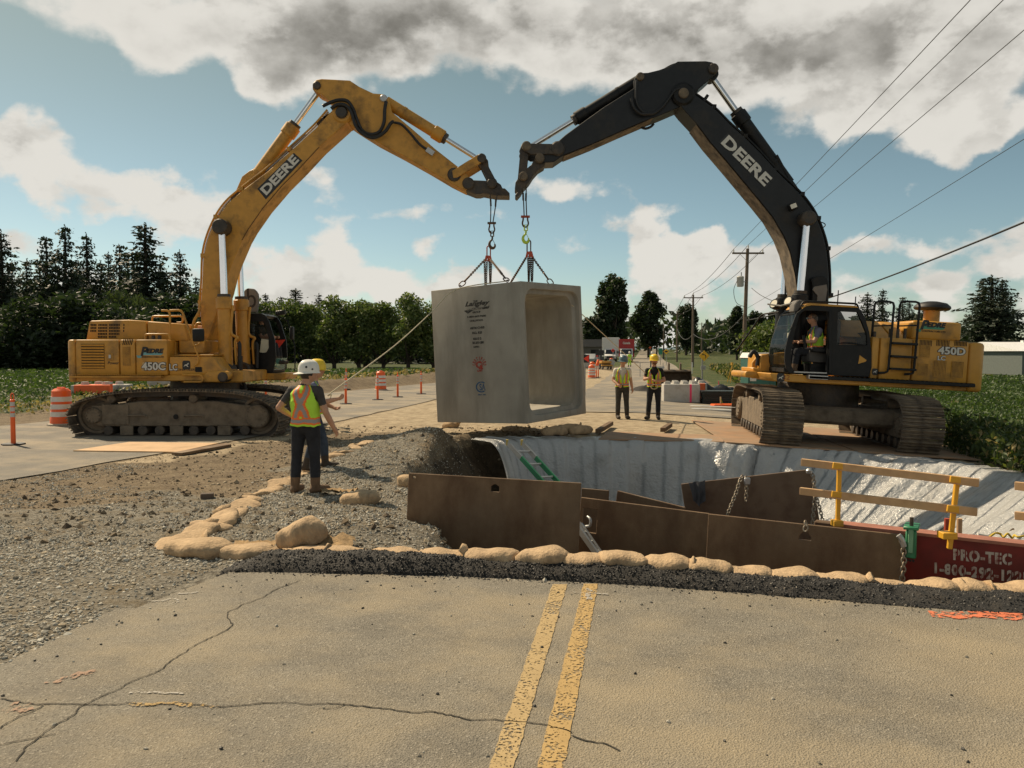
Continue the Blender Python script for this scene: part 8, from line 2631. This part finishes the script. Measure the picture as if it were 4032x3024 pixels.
 b = Vector((10.35, 33.5, float(base_z(10.35, 33.5)))); t = thing('portable_toilet', 'green portable toilet with a white roof behind the right excavator', 'portable toilet', b)
 MB().box((0, 0, 1.05), (1.15, 1.15, 2.0)).build('cabin', mat('toilet_green', (.02, .10, .08), .5), t, None, bevel=.03)
 MB().prism([(-.62, 2.05), (.62, 2.05), (.5, 2.28), (-.5, 2.28)], -.62, .62).build('roof', WHITE_P, t, None, bevel=.02)
 MB().box((-.1, -.585, 1.0), (.72, .02, 1.8)).build('door', mat('toilet_door', (.03, .13, .10), .5), t, None, bevel=.01); MB().box((-.38, -.60, 1.3), (.26, .01, .4)).build('notice', DECAL_W, t, None)
 b = spot(*zG((1885, 975))); t = thing('survey_tripod', 'yellow survey tripod standing by the field edge left of the toilet', 'tripod', b)
 for k in range(3): a_ = 2.1 * k; MB().bar((0, 0, 1.4), (.5 * math.cos(a_), .5 * math.sin(a_), 0), .04, .03).build('leg', GUARDY, t, None)
 MB().box((0, 0, 1.5), (.15, .15, .22)).build('instrument_head', GUARDY, t, None)
 b = spot(*zG((885, 925))); t = thing('barricade', 'folding traffic barricade with striped boards standing on the road', 'barricade', b + Vector((.9, 0, 0)))
 for x in (-.9, .9): MB().box((x, 0, .55), (.05, .05, 1.1)).build('leg', GREYM, t, None)
 for z in (.1, .42, .75): MB().box((.5, -.04, z), (1.0, .03, .16)).build('board', REFL if z > .3 else DECAL_K, t, None)
 def sign(lab, qb, Y, qc, s, m, kind, mp=GREYM):
  b = at(*zG(qb), Y); b.z = gz(b.x, b.y); c = at(*zG(qc), Y)
  t = thing('road_sign', lab, 'road sign', b)
  MB().box((0, .03, (c.z - b.z + s * .5) / 2), (.07, .05, c.z - b.z + s * .5)).build('post', mp, t, None)
  o = c - b
  if kind in ('curve', 'bump'):
   MB().prism([(o.x - s * .71, o.z), (o.x, o.z - s * .71), (o.x + s * .71, o.z), (o.x, o.z + s * .71)], -.03, -.01).build('panel', m, t, None)
   if kind == 'curve':
    pts = spline([(o.x + s * .18, -.034, o.z - s * .32), (o.x + s * .2, -.034, o.z - s * .05), (o.x + s * .08, -.034, o.z + s * .12), (o.x - s * .16, -.034, o.z + s * .2)], 5)
    MB().grid([[(p.x - s * .05, p.y, p.z - s * .03), (p.x + s * .05, p.y, p.z + s * .03)] for p in pts]).build('arrow', DECAL_K, t, None)
    MB().add([(o.x - s * .34, -.036, o.z + s * .24), (o.x - s * .12, -.036, o.z + s * .34), (o.x - s * .16, -.036, o.z + s * .06)], [(0, 1, 2)]).build('arrow_head', DECAL_K, t, None)
   else:
    MB().prism([(o.x + s * .42 * math.cos(a) , o.z + s * .2 * math.sin(a)) for a in np.linspace(0, 5.9, 10)], -.036, -.032).build('symbol', DECAL_K, t, None)
  else:
   MB().box((o.x, -.02, o.z), (s * kind[0], .02, s * kind[1])).build('panel', m, t, None)
  return t, o
 t, o = sign('yellow diamond road sign with a black left curve arrow beside the field', (1563, 985), 42, (1583, 695), .40, SIGN_Y, 'curve')
 MB().box((o.x - .05, -.03, o.z - .62), (.26, .02, .22)).build('lower_panel', REFL, t, None); MB().box((o.x - .05, -.045, o.z - .62), (.18, .01, .14)).build('lower_symbol', GREYM, t, None)
 sign('small yellow diamond sign with a black shape by the far verge', (1172, 720), 105, (1170, 648), .52, SIGN_Y, 'bump')
 sign('green highway marker sign beside the far yellow diamond', (1108, 700), 108, (1108, 645), .45, SIGN_G, (1.1, 1.9))
 sign('tiny orange diamond sign at the far bend of the road', (995, 640), 170, (995, 605), .40, ORANGE, 'bump')
 sign('white utility notice at the foot of the nearer roadside pole', (1453, 870), 78, (1453, 790), .25, WHITE_P, (.5, 1.9), WHITE_P)
 t, o = sign('black arrow board with a red triangle right of the culvert edge', (285, 930), 36, (290, 725), .42, DECAL_K, (.85, .85))
 MB().add([(o.x + .16, -.04, o.z + .17), (o.x + .16, -.04, o.z - .17), (o.x - .1, -.04, o.z)], [(0, 1, 2)]).build('red_triangle', mat('red_reflector', (.85, .05, .02), .5), t, None)
 t, o = sign('black electronic message board on a trailer mast among the far traffic', (445, 760), 95, (445, 660), .8, DECAL_K, (1.25, .75))
 t, o = sign('red stop paddle held up between the white truck and the red truck', (592, 720), 85, (590, 635), .28, mat('red_reflector', (.85, .05, .02), .5), 'bump')
 def wheel_set(t, xs, ys, r):
  for x in xs:
   for y in ys:
    w = MB().cyl((x - .12, y, r), (x + .12, y, r), r, 14).build('wheel', RUB, t, 40); MB().cyl((x - .13, y, r), (x + .13, y, r), r * .5, 10).build('rim', GREYM, w, 40)
 def truck(lab, q, Y, box_m, w, bl, bh, front_m, red_front=False):
  p = at(*zG(q), Y); p.z = gz(p.x, p.y)
  t = thing('box_truck', lab, 'truck', p, (0, 0, R(-9)))
  MB().box((0, 3.2 + bl / 2 - 1.4, .9 + bh / 2), (w, bl, bh)).build('cargo_box', box_m, t, None, bevel=.04)
  pr = [(0, .45), (0, 1.1), (.9, 1.35), (1.5, 2.2), (2.0, 2.35), (2.9, 2.35), (2.9, .45)]
  MB().prism(pr, -1.0, 1.0, to3=lambda a, z, x: (x, a, z)).build('cab', front_m, t, 30, bevel=.06, seg=2)
  MB().add([(-.85, .88, 1.40), (.85, .88, 1.40), (.8, 1.42, 2.15), (-.8, 1.42, 2.15)], [(0, 1, 2, 3)]).build('windscreen', mat('dark_glass', (.02, .025, .03), .06), t, None)
  MB().box((0, -.02, .82), (1.3, .05, .3)).build('radiator_grille', DARKIN, t, None)
  for x in (-.75, .75): MB().box((x, -.02, .95), (.3, .06, .2)).build('headlight', mat('headlight', (.7, .7, .68), .1), t, None, bevel=.02)
  MB().box((0, -.06, .5), (1.9, .12, .22)).build('bumper', RUB, t, None, bevel=.03)
  for x in (-1.2, 1.2): MB().box((x, 1.2, 1.7), (.2, .1, .45)).build('mirror', RUB, t, None, bevel=.02)
  wheel_set(t, (-.9, .9), (.9, bl * .75 + 1.5), .42)
  return t
 redm = mat('red_truck_paint', (.38, .02, .02), .4)
 t = truck('white-fronted truck with a tall red cargo box on the far road', (735, 765), 128, redm, 2.5, 5.5, 2.9, WHITE_P)
 place_text('lettering', fit_text('Canada', DECAL_W, 1.2, .4, .02), (0, 1.79, 3.2), (1, 0, 0), (0, 0, 1), t)
 truck('large white box truck parked left of the red one on the far road', (560, 760), 140, WHITE_P, 3.0, 7, 3.4, WHITE_P)
 def car(lab, q, Y, m, rz):
  p = at(*zG(q), Y); p.z = gz(p.x, p.y); t = thing('parked_car', lab, 'car', p, (0, 0, rz), 'cars among the far traffic')
  MB().prism([(-2.1, .35), (2.1, .35), (2.15, .75), (1.2, .95), (.6, 1.45), (-1.1, 1.45), (-1.9, .98), (-2.15, .9)], -.85, .85, to3=lambda a, z, x: (x, a, z)).build('body', m, t, 30, bevel=.06, seg=2)
  MB().prism([(1.1, .98), (.58, 1.40), (-1.05, 1.40), (-1.75, 1.0)], -.86, .86, to3=lambda a, z, x: (x, a, z)).build('window', mat('dark_glass', (.02, .025, .03), .06), t, None)
  wheel_set(t, (-.78, .78), (-1.35, 1.35), .32)
 car('white car leftmost among the far traffic behind the message board', (325, 690), 205, WHITE_P, R(170)); car('white car second from the left among the far traffic', (372, 690), 215, WHITE_P, R(170)); car('silver pickup-like car below the white cars on the far road', (350, 770), 120, mat('silver_paint', (.4, .4, .4), .3), R(165))
 p = at(*zG((525, 800)), 84); p.z = gz(p.x, p.y); t = thing('road_roller', 'yellow road machine standing among the far traffic', 'road machine', p, (0, 0, R(10))); t.scale = (.5,) * 3
 MB().box((0, 1.2, 1.55), (2.2, 2.0, .5)).build('body', YEL, t, None, bevel=.06); MB().box((0, 0, .9), (2.4, .6, .3)).build('front_bar', YEL, t, None, bevel=.05); MB().box((0, 1.4, 1.0), (1.8, 2.0, .8)).build('chassis', BLK, t, None); MB().box((1.2, .4, 1.6), (1.3, .1, 1.0), Matrix.Rotation(.5, 3, 'Y')).build('shield_plate', GREYM, t, None)
 wheel_set(t, (-.9, .9), (.2, 2.4), .5)
 for k, (lab, q) in enumerate((('orange slumped barrier bag right of the far delineators', (455, 815)), ('stack of grey blocks left of the far drums', (320, 830)))):
  b = spot(*zG(q)); o = MB().box((0, 0, .4), (1.0, .8, .8), Matrix.Rotation(.3, 3, 'Y')).build('barrier_bag' if k == 0 else 'block_stack', ORANGE if k == 0 else BLOCKC, None, None, bevel=.1, seg=2); o.location = b; tag(o, lab, 'barrier' if k == 0 else 'blocks')

build_traffic()

# ------------------------------------------------------------------ utility poles and wires
def build_poles():
 P_ = [((1615, 537), 58, 'nearest utility pole with a crossarm and grey transformer left of the black boom'), ((1497.5, 637), 95, 'second utility pole with a crossarm along the road'), ((1463, 674), 138, 'third utility pole with a crossarm along the road'), ((1434, 697), 185, 'fourth utility pole along the road'),
   ((1419, 700), 200, 'utility pole with a street lamp arm reaching left'), ((1405, 712), 260, 'small far utility pole left of the lamp pole'), ((1516, 697), 210, 'thin utility pole with a crossarm standing in the field beyond the curve sign')]
 tops = []
 for i, ((u, v), Y, lab) in enumerate(P_):
  top = at(u / 2212 * 4032, v / 1659 * 3024, Y); b = Vector((top.x, Y, gz(top.x, Y)))
  lean = Vector((-.25 if i == 0 else 0, 0, 0)); h = top.z - b.z
  t = thing('utility_pole', lab, 'utility pole', b, (0, 0, 0), 'utility poles along the road')
  MB().cyl(lean, (0, 0, h), .17 if i < 3 else .2, 12, .11).build('pole', POLE_M, t, 50)
  if i != 3 and i != 5 and i != 4:
   MB().box((0, -.14, h - .35), (2.3, .1, .12)).build('crossarm', POLE_M, t, None)
   for x in (-1.05, 0, 1.05): MB().cyl((x, -.14, h - .28 + (.3 if x == 0 else 0)), (x, -.14, h - .08 + (.3 if x == 0 else 0)), .05, 8).build('insulator', WHITE_P, t, 40)
   for s in (-1, 1): MB().bar((0, -.14, h - 1.0), (s * .6, -.14, h - .4), .04, .02).build('brace', GREYM, t, None)
  if i == 0:
   MB().lathe([(.22, 0), (.25, .06), (.25, .66), (.27, .68), (.2, .76), (.05, .78)], (-.52, -.05, h - 2.75), 16).build('transformer', mat('transformer_grey', (.42, .43, .42), .5), t, 50)
   MB().cyl((-.45, -.05, h - 1.98), (-.45, -.05, h - 1.7), .04, 8).build('bushing', GREYM, t, 40); MB().box((-.2, -.05, h - 2.4), (.4, .06, .06)).build('bracket', GREYM, t, None)
   MB().tube(spline([(-.7, -.1, h - 2.2), (-1.0, -.1, h - 3.0), (-.8, -.1, h - 3.9), (-.2, -.1, h - 4.2)], 6), .02, 5).build('drop_cable', WIRE_M, t, 60)
   MB().lathe([(.1, 0), (.15, .1), (.15, .5), (.1, .6)], (-.35, -.1, h - 8.0), 10).build('cable_closure', GREYM, t, 50)
  if i == 4:
   MB().tube(spline([(0, 0, h - 1.5), (-2.5, 0, h - 1.2), (-7, 0, h - .9)], 5), .10, 6).build('lamp_arm', GREYM, t, 60); MB().box((-7.6, 0, h - .9), (1.3, .4, .25)).build('lamp_head', GREYM, t, None, bevel=.08)
  tops.append((t, Vector((top.x, Y, top.z))))
 def wire(lab, pts, r=.012, sag=0.0):
  a, b = Vector(pts[0]), Vector(pts[1]); Q = []
  for k in range(13):
   f = k / 12; p = a.lerp(b, f); p.z -= sag * 4 * f * (1 - f); Q.append(p - a)
  o = MB().tube(Q, r, 5).build('power_line', WIRE_M, None, 80); o.location = a; tag(o, lab, 'wire', 'overhead wires')
 T0, T1, T2 = tops[0][1], tops[1][1], tops[2][1]
 nb = thing('utility_pole', 'utility pole outside the right edge carrying the near ends of the wires', 'utility pole', (13.9, 20, -.9), (0, 0, 0), 'utility poles along the road'); MB().cyl((0, 0, 0), (0, 0, 12.6), .19, 12, .13).build('pole', POLE_M, nb, 50); MB().box((-.2, 0, 11.5), (2.6, .12, .12)).build('crossarm', POLE_M, nb, None)
 for k, (dx, dz, e) in enumerate(((-1.05, 0, (3905, -90)), (0, .3, (4060, -107)), (1.05, 0, (4230, -50)))):
  a = T0 + Vector((dx, -.14, dz - .06)); wire('overhead wire rising to the upper right, %s from the left' % ORD[k], (a, at(*e, 20)), .013, .06)
  wire('overhead wire from the nearest pole to the second pole, %s of three' % ORD[k], (a, T1 + Vector((dx, -.14, dz - .06))), .02, .5); wire('overhead wire from the second pole to the third pole, %s of three' % ORD[k], (T1 + Vector((dx, -.14, dz - .06)), T2 + Vector((dx, -.14, dz - .06))), .025, .5)
 wire('thin wire crossing the sky below the three upper wires', (at(2940, 1215, 58), at(4135, 484, 20)), .010, .05)
 wire('thick black cable sloping up to the right edge above the right excavator', (at(2937, 1262, 58), at(4135, 832, 20)), .030, .35)
 a, b, c = at(*c2e((725, 985)), 58), at(*c2e((202, 1185)), 95), at(*zG((1290, 400)), 138)
 wire('sagging low cable with a yellow sleeve between the nearest and second poles', (a, b), .035, 1.2); wire('sagging low cable between the second and third poles', (b, c), .045, 1.2); wire('cable from the nearest pole to the right behind the cab', (at(*c2e((790, 725)), 58), at(*c2e((1060, 870)), 45)), .02, .15)

build_poles()

# ------------------------------------------------------------------ trees, hedges, crops, weeds, far land
def leaf_mat(n, c):
 m = mat(n, c, .6, var=.35, scale=1.2); t = m.node_tree
 b = [q for q in t.nodes if q.type == 'BSDF_PRINCIPLED'][0]; out = [q for q in t.nodes if q.type == 'OUTPUT_MATERIAL'][0]
 tr = t.nodes.new('ShaderNodeBsdfTranslucent'); tr.inputs[0].default_value = (c[0] * 1.5, c[1] * 1.6, c[2] * .8, 1)
 mx = t.nodes.new('ShaderNodeMixShader'); mx.inputs[0].default_value = .15 if 'conifer' in n else .30
 t.links.new(b.outputs[0], mx.inputs[1]); t.links.new(tr.outputs[0], mx.inputs[2]); t.links.new(mx.outputs[0], out.inputs[0])
 return m

LEAF = {n: leaf_mat('leaf_' + n, c) for n, c in (('conifer', (.020, .032, .018)), ('conifer_light', (.032, .048, .022)), ('orchard', (.078, .115, .030)), ('orchard_light', (.19, .22, .08)), ('willow', (.062, .085, .03)), ('broad', (.028, .045, .018)), ('hedge', (.020, .034, .013)),
                ('crop', (.045, .078, .02)), ('crop_light', (.075, .118, .034)), ('weed', (.05, .078, .022)), ('weed_light', (.13, .16, .04)), ('straw', (.30, .235, .11)))}
BARK = mat('bark', (.05, .038, .028), .95, var=.3, scale=5)

def cards(name, C, size, rng, mats, mi, flat=0.0, asp=1.0, drop=None):
 """one bent quad (two triangles' worth) per centre, random facing"""
 n = len(C)
 a = rng.normal(size=(n, 3)); a[:, 2] *= (1 - flat); a /= np.linalg.norm(a, axis=1)[:, None] + 1e-9
 b = rng.normal(size=(n, 3))
 if drop is not None: b = b * .35 + drop
 b -= a * (a * b).sum(1)[:, None] * 1.0; b /= np.linalg.norm(b, axis=1)[:, None] + 1e-9
 s = size[:, None]
 nn = np.cross(a, b)
 V = np.stack([C - b * s * asp, C + a * s * .5 + nn * s * .12, C + b * s * asp, C - a * s * .5 + nn * s * .12], 1).reshape(-1, 3)
 F = np.arange(4 * n).reshape(n, 4)
 return np_mesh(name, V, F, mats, False, mi)

def conifer_mesh(seed, h=16, w=3.0, dens=1.0):
 rng = np.random.default_rng(seed)
 C, S, D = [], [], []
 z = h * .06
 while z < h * .985:
  f = z / h
  R_ = w * 1.9 * (1 - f) ** .8 * (1 + .28 * math.sin(z * 2.3 + seed)) * rng.uniform(.7, 1.15) + .10
  nb = int((7 + 9 * (1 - f)) * dens)
  for k in range(nb):
   if rng.random() < .16: continue
   t = rng.uniform(0, 6.283); L = R_ * rng.uniform(.55, 1.15)
   m = max(3, int(L / .30))
   for q in range(m):
    r = L * (q + .6) / m
    droop = -.20 * r - .06 * r * r / max(w, 1) + .25 * (q == m - 1) * .3
    sp = .12 + .20 * (1 - q / m)
    for e in range(3):
     C.append((r * math.cos(t) + rng.normal(0, sp), r * math.sin(t) + rng.normal(0, sp), z + droop + rng.normal(0, .10))); S.append(rng.uniform(.19, .36) * (1 - .3 * f)); D.append((math.cos(t), math.sin(t), -.45))
  z += h * .026 * rng.uniform(.8, 1.25)
 for q in range(12): C.append((rng.normal(0, .05), rng.normal(0, .05), h * (.955 + .004 * q))); S.append(.14); D.append((0, 0, 1))
 C, S, D = np.array(C), np.array(S), np.array(D)
 return cards('crown', C, S, rng, [LEAF['conifer'], LEAF['conifer_light']], (rng.random(len(C)) < .3).astype(int), .2, 1.0, D * 1.2)

def broad_mesh(seed, h, w, z0, n, mats, leaf=.3, clump=18, spread=.42, hang=None, top=1.0):
 rng = np.random.default_rng(seed)
 ph = rng.uniform(0, 6.283, clump); cz = rng.uniform(-.9, 1, clump); rr_ = np.sqrt(1 - np.clip(cz, -1, 1) ** 2) * rng.uniform(.45, .95, clump)
 cc = np.stack([rr_ * np.cos(ph) * w * .62, rr_ * np.sin(ph) * w * .62, z0 + (h - z0) * (.5 + .42 * cz * top)], 1)
 k = rng.integers(0, clump, n)
 d = rng.normal(size=(n, 3)); d /= np.linalg.norm(d, axis=1)[:, None]
 C = cc[k] + d * (rng.random(n) ** .45)[:, None] * np.array([w * spread, w * spread, (h - z0) * spread * .55])
 C[:, 2] = np.maximum(C[:, 2], z0 * .75)
 mi = (rng.random(n) < .30).astype(int)
 return cards('crown', C, rng.uniform(.6, 1.25, n) * leaf, rng, mats, mi, 0, 1.0 if hang is None else 1.8, None if hang is None else np.tile(np.array([0, 0, -hang]), (n, 1)))

def trunk_mesh(h, r, limbs=0, seed=0, lz=.35, spread=1.2):
 mb = MB(); rng = random.Random(seed)
 mb.tube([(0, 0, -.1), (rng.uniform(-.05, .05), 0, h * .5), (0, 0, h)], r, 8, rs=[r, r * .75, r * .25])
 for k in range(limbs):
  t = 2 * math.pi * k / limbs + rng.uniform(-.3, .3); z = h * lz * rng.uniform(.6, 1.3); s = spread * rng.uniform(.7, 1.1)
  mb.tube([(0, 0, z), (s * .5 * math.cos(t), s * .5 * math.sin(t), z + h * .22), (s * math.cos(t), s * math.sin(t), z + h * .5)], r * .5, 6, rs=[r * .55, r * .4, r * .12])
 return mb.mesh('trunk', BARK, 60)

def tree(name, lab, x, y, crown, trunk, sc, group, rz=0, sx=1.0, cat='tree'):
 t = thing(name, lab, cat, (x, y, gz(x, y)), (0, 0, rz), group); t.scale = (sc * sx, sc * sx, sc)
 if trunk: link('trunk', trunk, t)
 link('crown', crown, t); return t

def build_trees():
 V2 = lambda u, Y: at(u / 2212 * 4032, 1389, Y).x
 con = [conifer_mesh(s, 16, w) for s, w in ((1, 2.9), (2, 2.4), (3, 3.3), (4, 2.6))]
 ct = trunk_mesh(15.5, .28)
 g = 'dark conifers behind the left field'
 L = [(8, 492, 86, 1.3), (62, 555, 92, 1), (105, 508, 90, .95), (146, 482, 88, 1.05), (192, 500, 92, .95), (238, 540, 96, .85), (262, 525, 93, .9), (318, 478, 86, 1.55), (350, 560, 92, 1), (392, 536, 88, 1.0), (425, 595, 92, .8), (30, 560, 98, 1.2), (168, 560, 100, 1.2), (222, 560, 101, 1.2), (290, 555, 99, 1.2), (90, 560, 102, 1.3)]
 for i, (u, v, Y, sx) in enumerate(L):
  h = (762 - v) * Y / 1720 + 1.5
  tree('conifer_tree', 'dark conifer, %s from the left in the group behind the left field' % ORD[int(sorted(q[0] for q in L).index(u))], V2(u, Y), Y, con[i % 4], ct, h / 16, g, i * 1.3, sx * (1.05 if h > 13 else 1.2) * 14.0 / h if h < 10 else sx)
 g = 'small conifers beyond the orchard'
 for i, (u, v, Y, sx) in enumerate(((575, 632, 130, .9), (608, 640, 135, .9), (640, 622, 128, 1.5), (690, 632, 130, 1.0), (716, 642, 134, .8), (880, 637, 120, 1.9))):
  h = (762 - v) * Y / 1720 + 1.5
  tree('conifer_tree', 'small dark conifer beyond the orchard, %s from the left' % ORD[i], V2(u, Y), Y, con[(i + 1) % 4], ct, h / 16, g, i, sx * 1.2)
 g = 'conifers on the right beyond the field'
 for i, (u, v, Y, sx) in enumerate(((1872, 640, 125, 1.3), (1905, 632, 128, .9), (1948, 650, 130, .95), (1962, 660, 128, .9), (1992, 672, 130, .8), (2140, 602, 88, 2.0), (2162, 612, 92, 1.1), (2120, 610, 90, 1.1))):
  h = (762 - v) * Y / 1720 + 2.2
  tree('spruce_tree' if i > 4 else 'conifer_tree', ('tall spruce beside the white roof, %s of the clump' % ('main' if i == 5 else 'right stem' if i == 6 else 'left stem')) if i > 4 else 'dark conifer right of the black boom, %s from the left' % ORD[i], V2(u, Y), Y, con[i % 4], ct, h / 16, g, i * 2.1, sx * 1.15)
 oc = [broad_mesh(20 + s, 5.8, 2.5, 1.0, 5200, [LEAF['orchard'], LEAF['orchard_light']], .15, 40, .30) for s in range(3)]
 ot = trunk_mesh(3.4, .16, 5, 3, .22, 1.5)
 g = 'orchard trees in a row left of the culvert'
 us = [560, 615, 668, 722, 775, 828, 882, 936, 990, 1040]
 for i, u in enumerate(us):
  Y = 66 + .4 * (i % 3) - i * .25
  tree('orchard_tree', 'bushy green orchard tree, %s from the left in the row' % ORD[i], V2(u, Y), Y, oc[i % 3], ot, 1.0 + .05 * math.sin(i * 2.3), g, i * 2.2, 1.1)
 wl_ = broad_mesh(31, 9, 4.2, .6, 7000, [LEAF['willow'], LEAF['hedge']], .22, 34, .34, 1.2); wt = trunk_mesh(6, .35, 5, 4, .3, 2)
 for lab, u, v, Y, sx in (('weeping willow with pale drooping foliage before the conifers', 270, 628, 74, 1.1), ('smaller willow beside the left boom', 385, 650, 76, 1.0), ('round willow top rising behind the orchard', 790, 655, 95, 1.3)):
  h = (762 - v) * Y / 1720 + 1.4; tree('willow_tree', lab, V2(u, Y), Y, wl_, wt, h / 9, 'willows', u, sx)
 bm_ = [broad_mesh(40 + s, 6, 3.6, .1, 4200, [LEAF['hedge'], LEAF['broad']], .24, 30, .34) for s in range(2)]
 g = 'dark shrubs behind the left field'
 us = [-60, 20, 90, 160, 225, 300, 360, 425, 490, 545]
 for i, u in enumerate(us):
  Y = 62 + 2 * (i % 2); h = (762 - (652 + 22 * math.sin(i * 1.7))) * Y / 1720 + 1.3
  tree('shrub', 'dark rounded shrub, %s from the left behind the field' % ORD[i], V2(u, Y), Y, bm_[i % 2], None, h / 6, g, i, 1.35, 'shrub')
 pc = [broad_mesh(50 + s, 20, 5.5, 2.0, 5200, [LEAF['broad'], LEAF['hedge']], .55, 40, .26) for s in range(2)]; pt = trunk_mesh(13, .45, 5, 5, .4, 3)
 g = 'broadleaf trees down the road'
 for i, (lab, u, v, Y, sx) in enumerate((('tall dark poplar right of the culvert', 1325, 592, 190, 1.0), ('rounded dark tree right of the tall poplar', 1402, 632, 200, 1.2), ('lower leafy tree right of the rounded dark tree', 1482, 660, 230, 1.1), ('leafy tree left of the black boom, left one', 1592, 660, 170, 1.0),
           ('leafy tree left of the black boom, middle one', 1632, 668, 175, 1.1), ('leafy tree left of the black boom, right one', 1668, 672, 170, 1.1), ('broad dark tree base behind the culvert edge', 1280, 680, 185, 1.6))):
  h = (762 - v) * Y / 1720 + 1; tree('broadleaf_tree', lab, V2(u, Y), Y, pc[i % 2], pt, h / 20, g, i * 1.7, sx * 1.15)
 yb = broad_mesh(61, 4.6, 2.6, .2, 5200, [LEAF['orchard'], LEAF['weed_light']], .15, 30, .36)
 tree('shrub', 'yellow-green leafy bush beside the cab of the right excavator', V2(1668, 40), 40, yb, None, .92, None, 0, 1.15, 'shrub')
 rng = np.random.default_rng(77); n = 26000
 u = rng.uniform(-500, 2700, n); Y = rng.uniform(240, 330, n)
 hh = 9 + 4 * fbm(u / 60, Y * 0, 4, 1) * 2 + 3 * (u > 1250) * (u < 1800) - 2.5 * (u > 2000)
 x = (u - 1106) / 1720 * Y; z0 = hgt(x, Y, False); z = z0 + rng.random(n) ** .8 * np.maximum(hh * Y / 280, 3)
 road = np.abs(x - (3.4 + .17 * Y)) < 6
 z = np.where(road & (Y < 300), z0 - 30, z)
 me = cards('far_woods', np.stack([x, Y, z], 1), rng.uniform(.8, 1.9, n), rng, [LEAF['broad'], LEAF['hedge']], (rng.random(n) < .3).astype(int)); tag(link('far_woods', me), kind='stuff')
 n = 80000
 Y = 7 + 70 * rng.random(n) ** 1.5; u = rng.uniform(-.72, .0, n); x = u * Y
 xl = poly_x(ROAD_L, Y); ok = (x < xl - 2.2 + fbm(x, Y, 3) * 1.5) & (x > -60); x, Y = x[ok], Y[ok]
 x2 = None; n2 = 70000; Y2 = 15 + 56 * rng.random(n2) ** 1.2; X2 = rng.uniform(.12, .75, n2) * Y2; ok = (X2 > 16.6 + .17 * np.clip(Y2 - 22, 0, 99)) ; X2, Y2 = X2[ok], Y2[ok]
 x = np.concatenate([x, X2]); Y = np.concatenate([Y, Y2])
 z = hgt(x, Y, False); dl = Y / 30
 C = np.stack([x, Y, z + rng.random(len(x)) * (.22 + .12 * fbm(x, Y, 3))], 1); nz = fbm(x * .8, Y * .8, 3, 2)
 edge = (x < 0) & (x > poly_x(ROAD_L, Y) - 4.2)
 mi = np.where(rng.random(len(x)) < .35 + nz, 1, 0); mi = np.where(edge & (rng.random(len(x)) < .65), 2, mi)
 me = cards('field_crop', C, rng.uniform(.05, .11, len(x)) * np.clip(dl, .7, 2.4), rng, [LEAF['crop'], LEAF['crop_light'], LEAF['straw']], mi, 0, .9); tag(link('field_crop', me), kind='stuff')
 n = 46000
 Y = 9 + 24 * rng.random(n) ** 1.1; x = np.interp(Y, [9, 12, 15, 17, 20, 33], [9.5, 9.15, 9.15, 9.7, 10.6, 12.2]) + 4.6 * rng.random(n) ** 1.2
 hgt_w = np.clip(.95 * (.75 + 1.3 * fbm(x * .7, Y * .7, 3, 1)), .12, 1.6) * np.where(x < 14.2, .72, .4)
 C = np.stack([x, Y, hgt(x, Y, False) + rng.random(n) ** .8 * hgt_w], 1)
 me = cards('bank_weeds', C, rng.uniform(.03, .085, n), rng, [LEAF['weed'], LEAF['weed_light'], LEAF['straw']], rng.choice(3, n, p=[.74, .17, .09]), 0, 1.2); tag(link('bank_weeds', me), kind='stuff')
 n = 16000; Y = 19 + 70 * rng.random(n); x = 3.4 + .17 * Y + 3.6 + 3.2 * rng.random(n); ok = (x > 10.6) | (Y > 26); x, Y = x[ok], Y[ok]
 C = np.stack([x, Y, hgt(x, Y, False) + rng.random(len(x)) * .45], 1)
 me = cards('verge_grass', C, rng.uniform(.04, .10, len(x)) * (Y / 28), rng, [LEAF['weed'], LEAF['weed_light'], LEAF['straw']], rng.choice(3, len(x), p=[.5, .2, .3]), 0, 1.4, np.tile(np.array([0, 0, 1.0]), (len(x), 1))); tag(link('verge_grass', me), kind='stuff')
 c = at(3855, 1389, 78); z = gz(c.x, 78)
 t = thing('greenhouse', 'long low building with a white roof beyond the right field', 'building', (c.x + 17.4, 78, z)); MB().box((0, 0, 1.1), (34, 12, 2.2)).build('wall', mat('grey_green_wall', (.12, .14, .13), .8), t, None); MB().prism([(-6.3, 2.2), (6.3, 2.2), (0, 3.1)], -17.3, 17.3, to3=lambda a, b, y: (y, a, b)).build('roof', mat('white_roof', (.8, .8, .8), .5), t, None)
 for k in range(5): MB().box((-13 + 6.5 * k, 0, 3.1), (.5, .4, .3)).build('ridge_vent', WHITE_P, t, None)
 t = thing('barn', 'grey shed half hidden by trees just right of the culvert', 'building', (at(2318, 1389, 170).x, 170, gz(20, 170))); MB().box((0, 0, 1.4), (6, 5, 2.8)).build('wall', mat('barn_wall', (.14, .125, .11), .9), t, None); MB().prism([(-3, 2.8), (3, 2.8), (0, 4.4)], -3.3, 3.3, to3=lambda a, b, y: (y, a, b)).build('roof', BLK, t, None); MB().box((1, -2.51, 1.1), (1.6, .05, 2.2)).build('door', DARKIN, t, None)
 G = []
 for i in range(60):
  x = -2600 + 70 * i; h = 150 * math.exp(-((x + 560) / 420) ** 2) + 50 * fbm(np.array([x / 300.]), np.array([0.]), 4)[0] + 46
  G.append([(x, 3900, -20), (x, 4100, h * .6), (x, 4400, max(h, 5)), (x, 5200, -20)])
 tag(MB().grid(G).build('hills', mat('haze_tinted_hill', (.10, .15, .18), .95), None, 179), kind='structure')  # blue of the distant haze is put into the forest hill's base colour

build_trees()
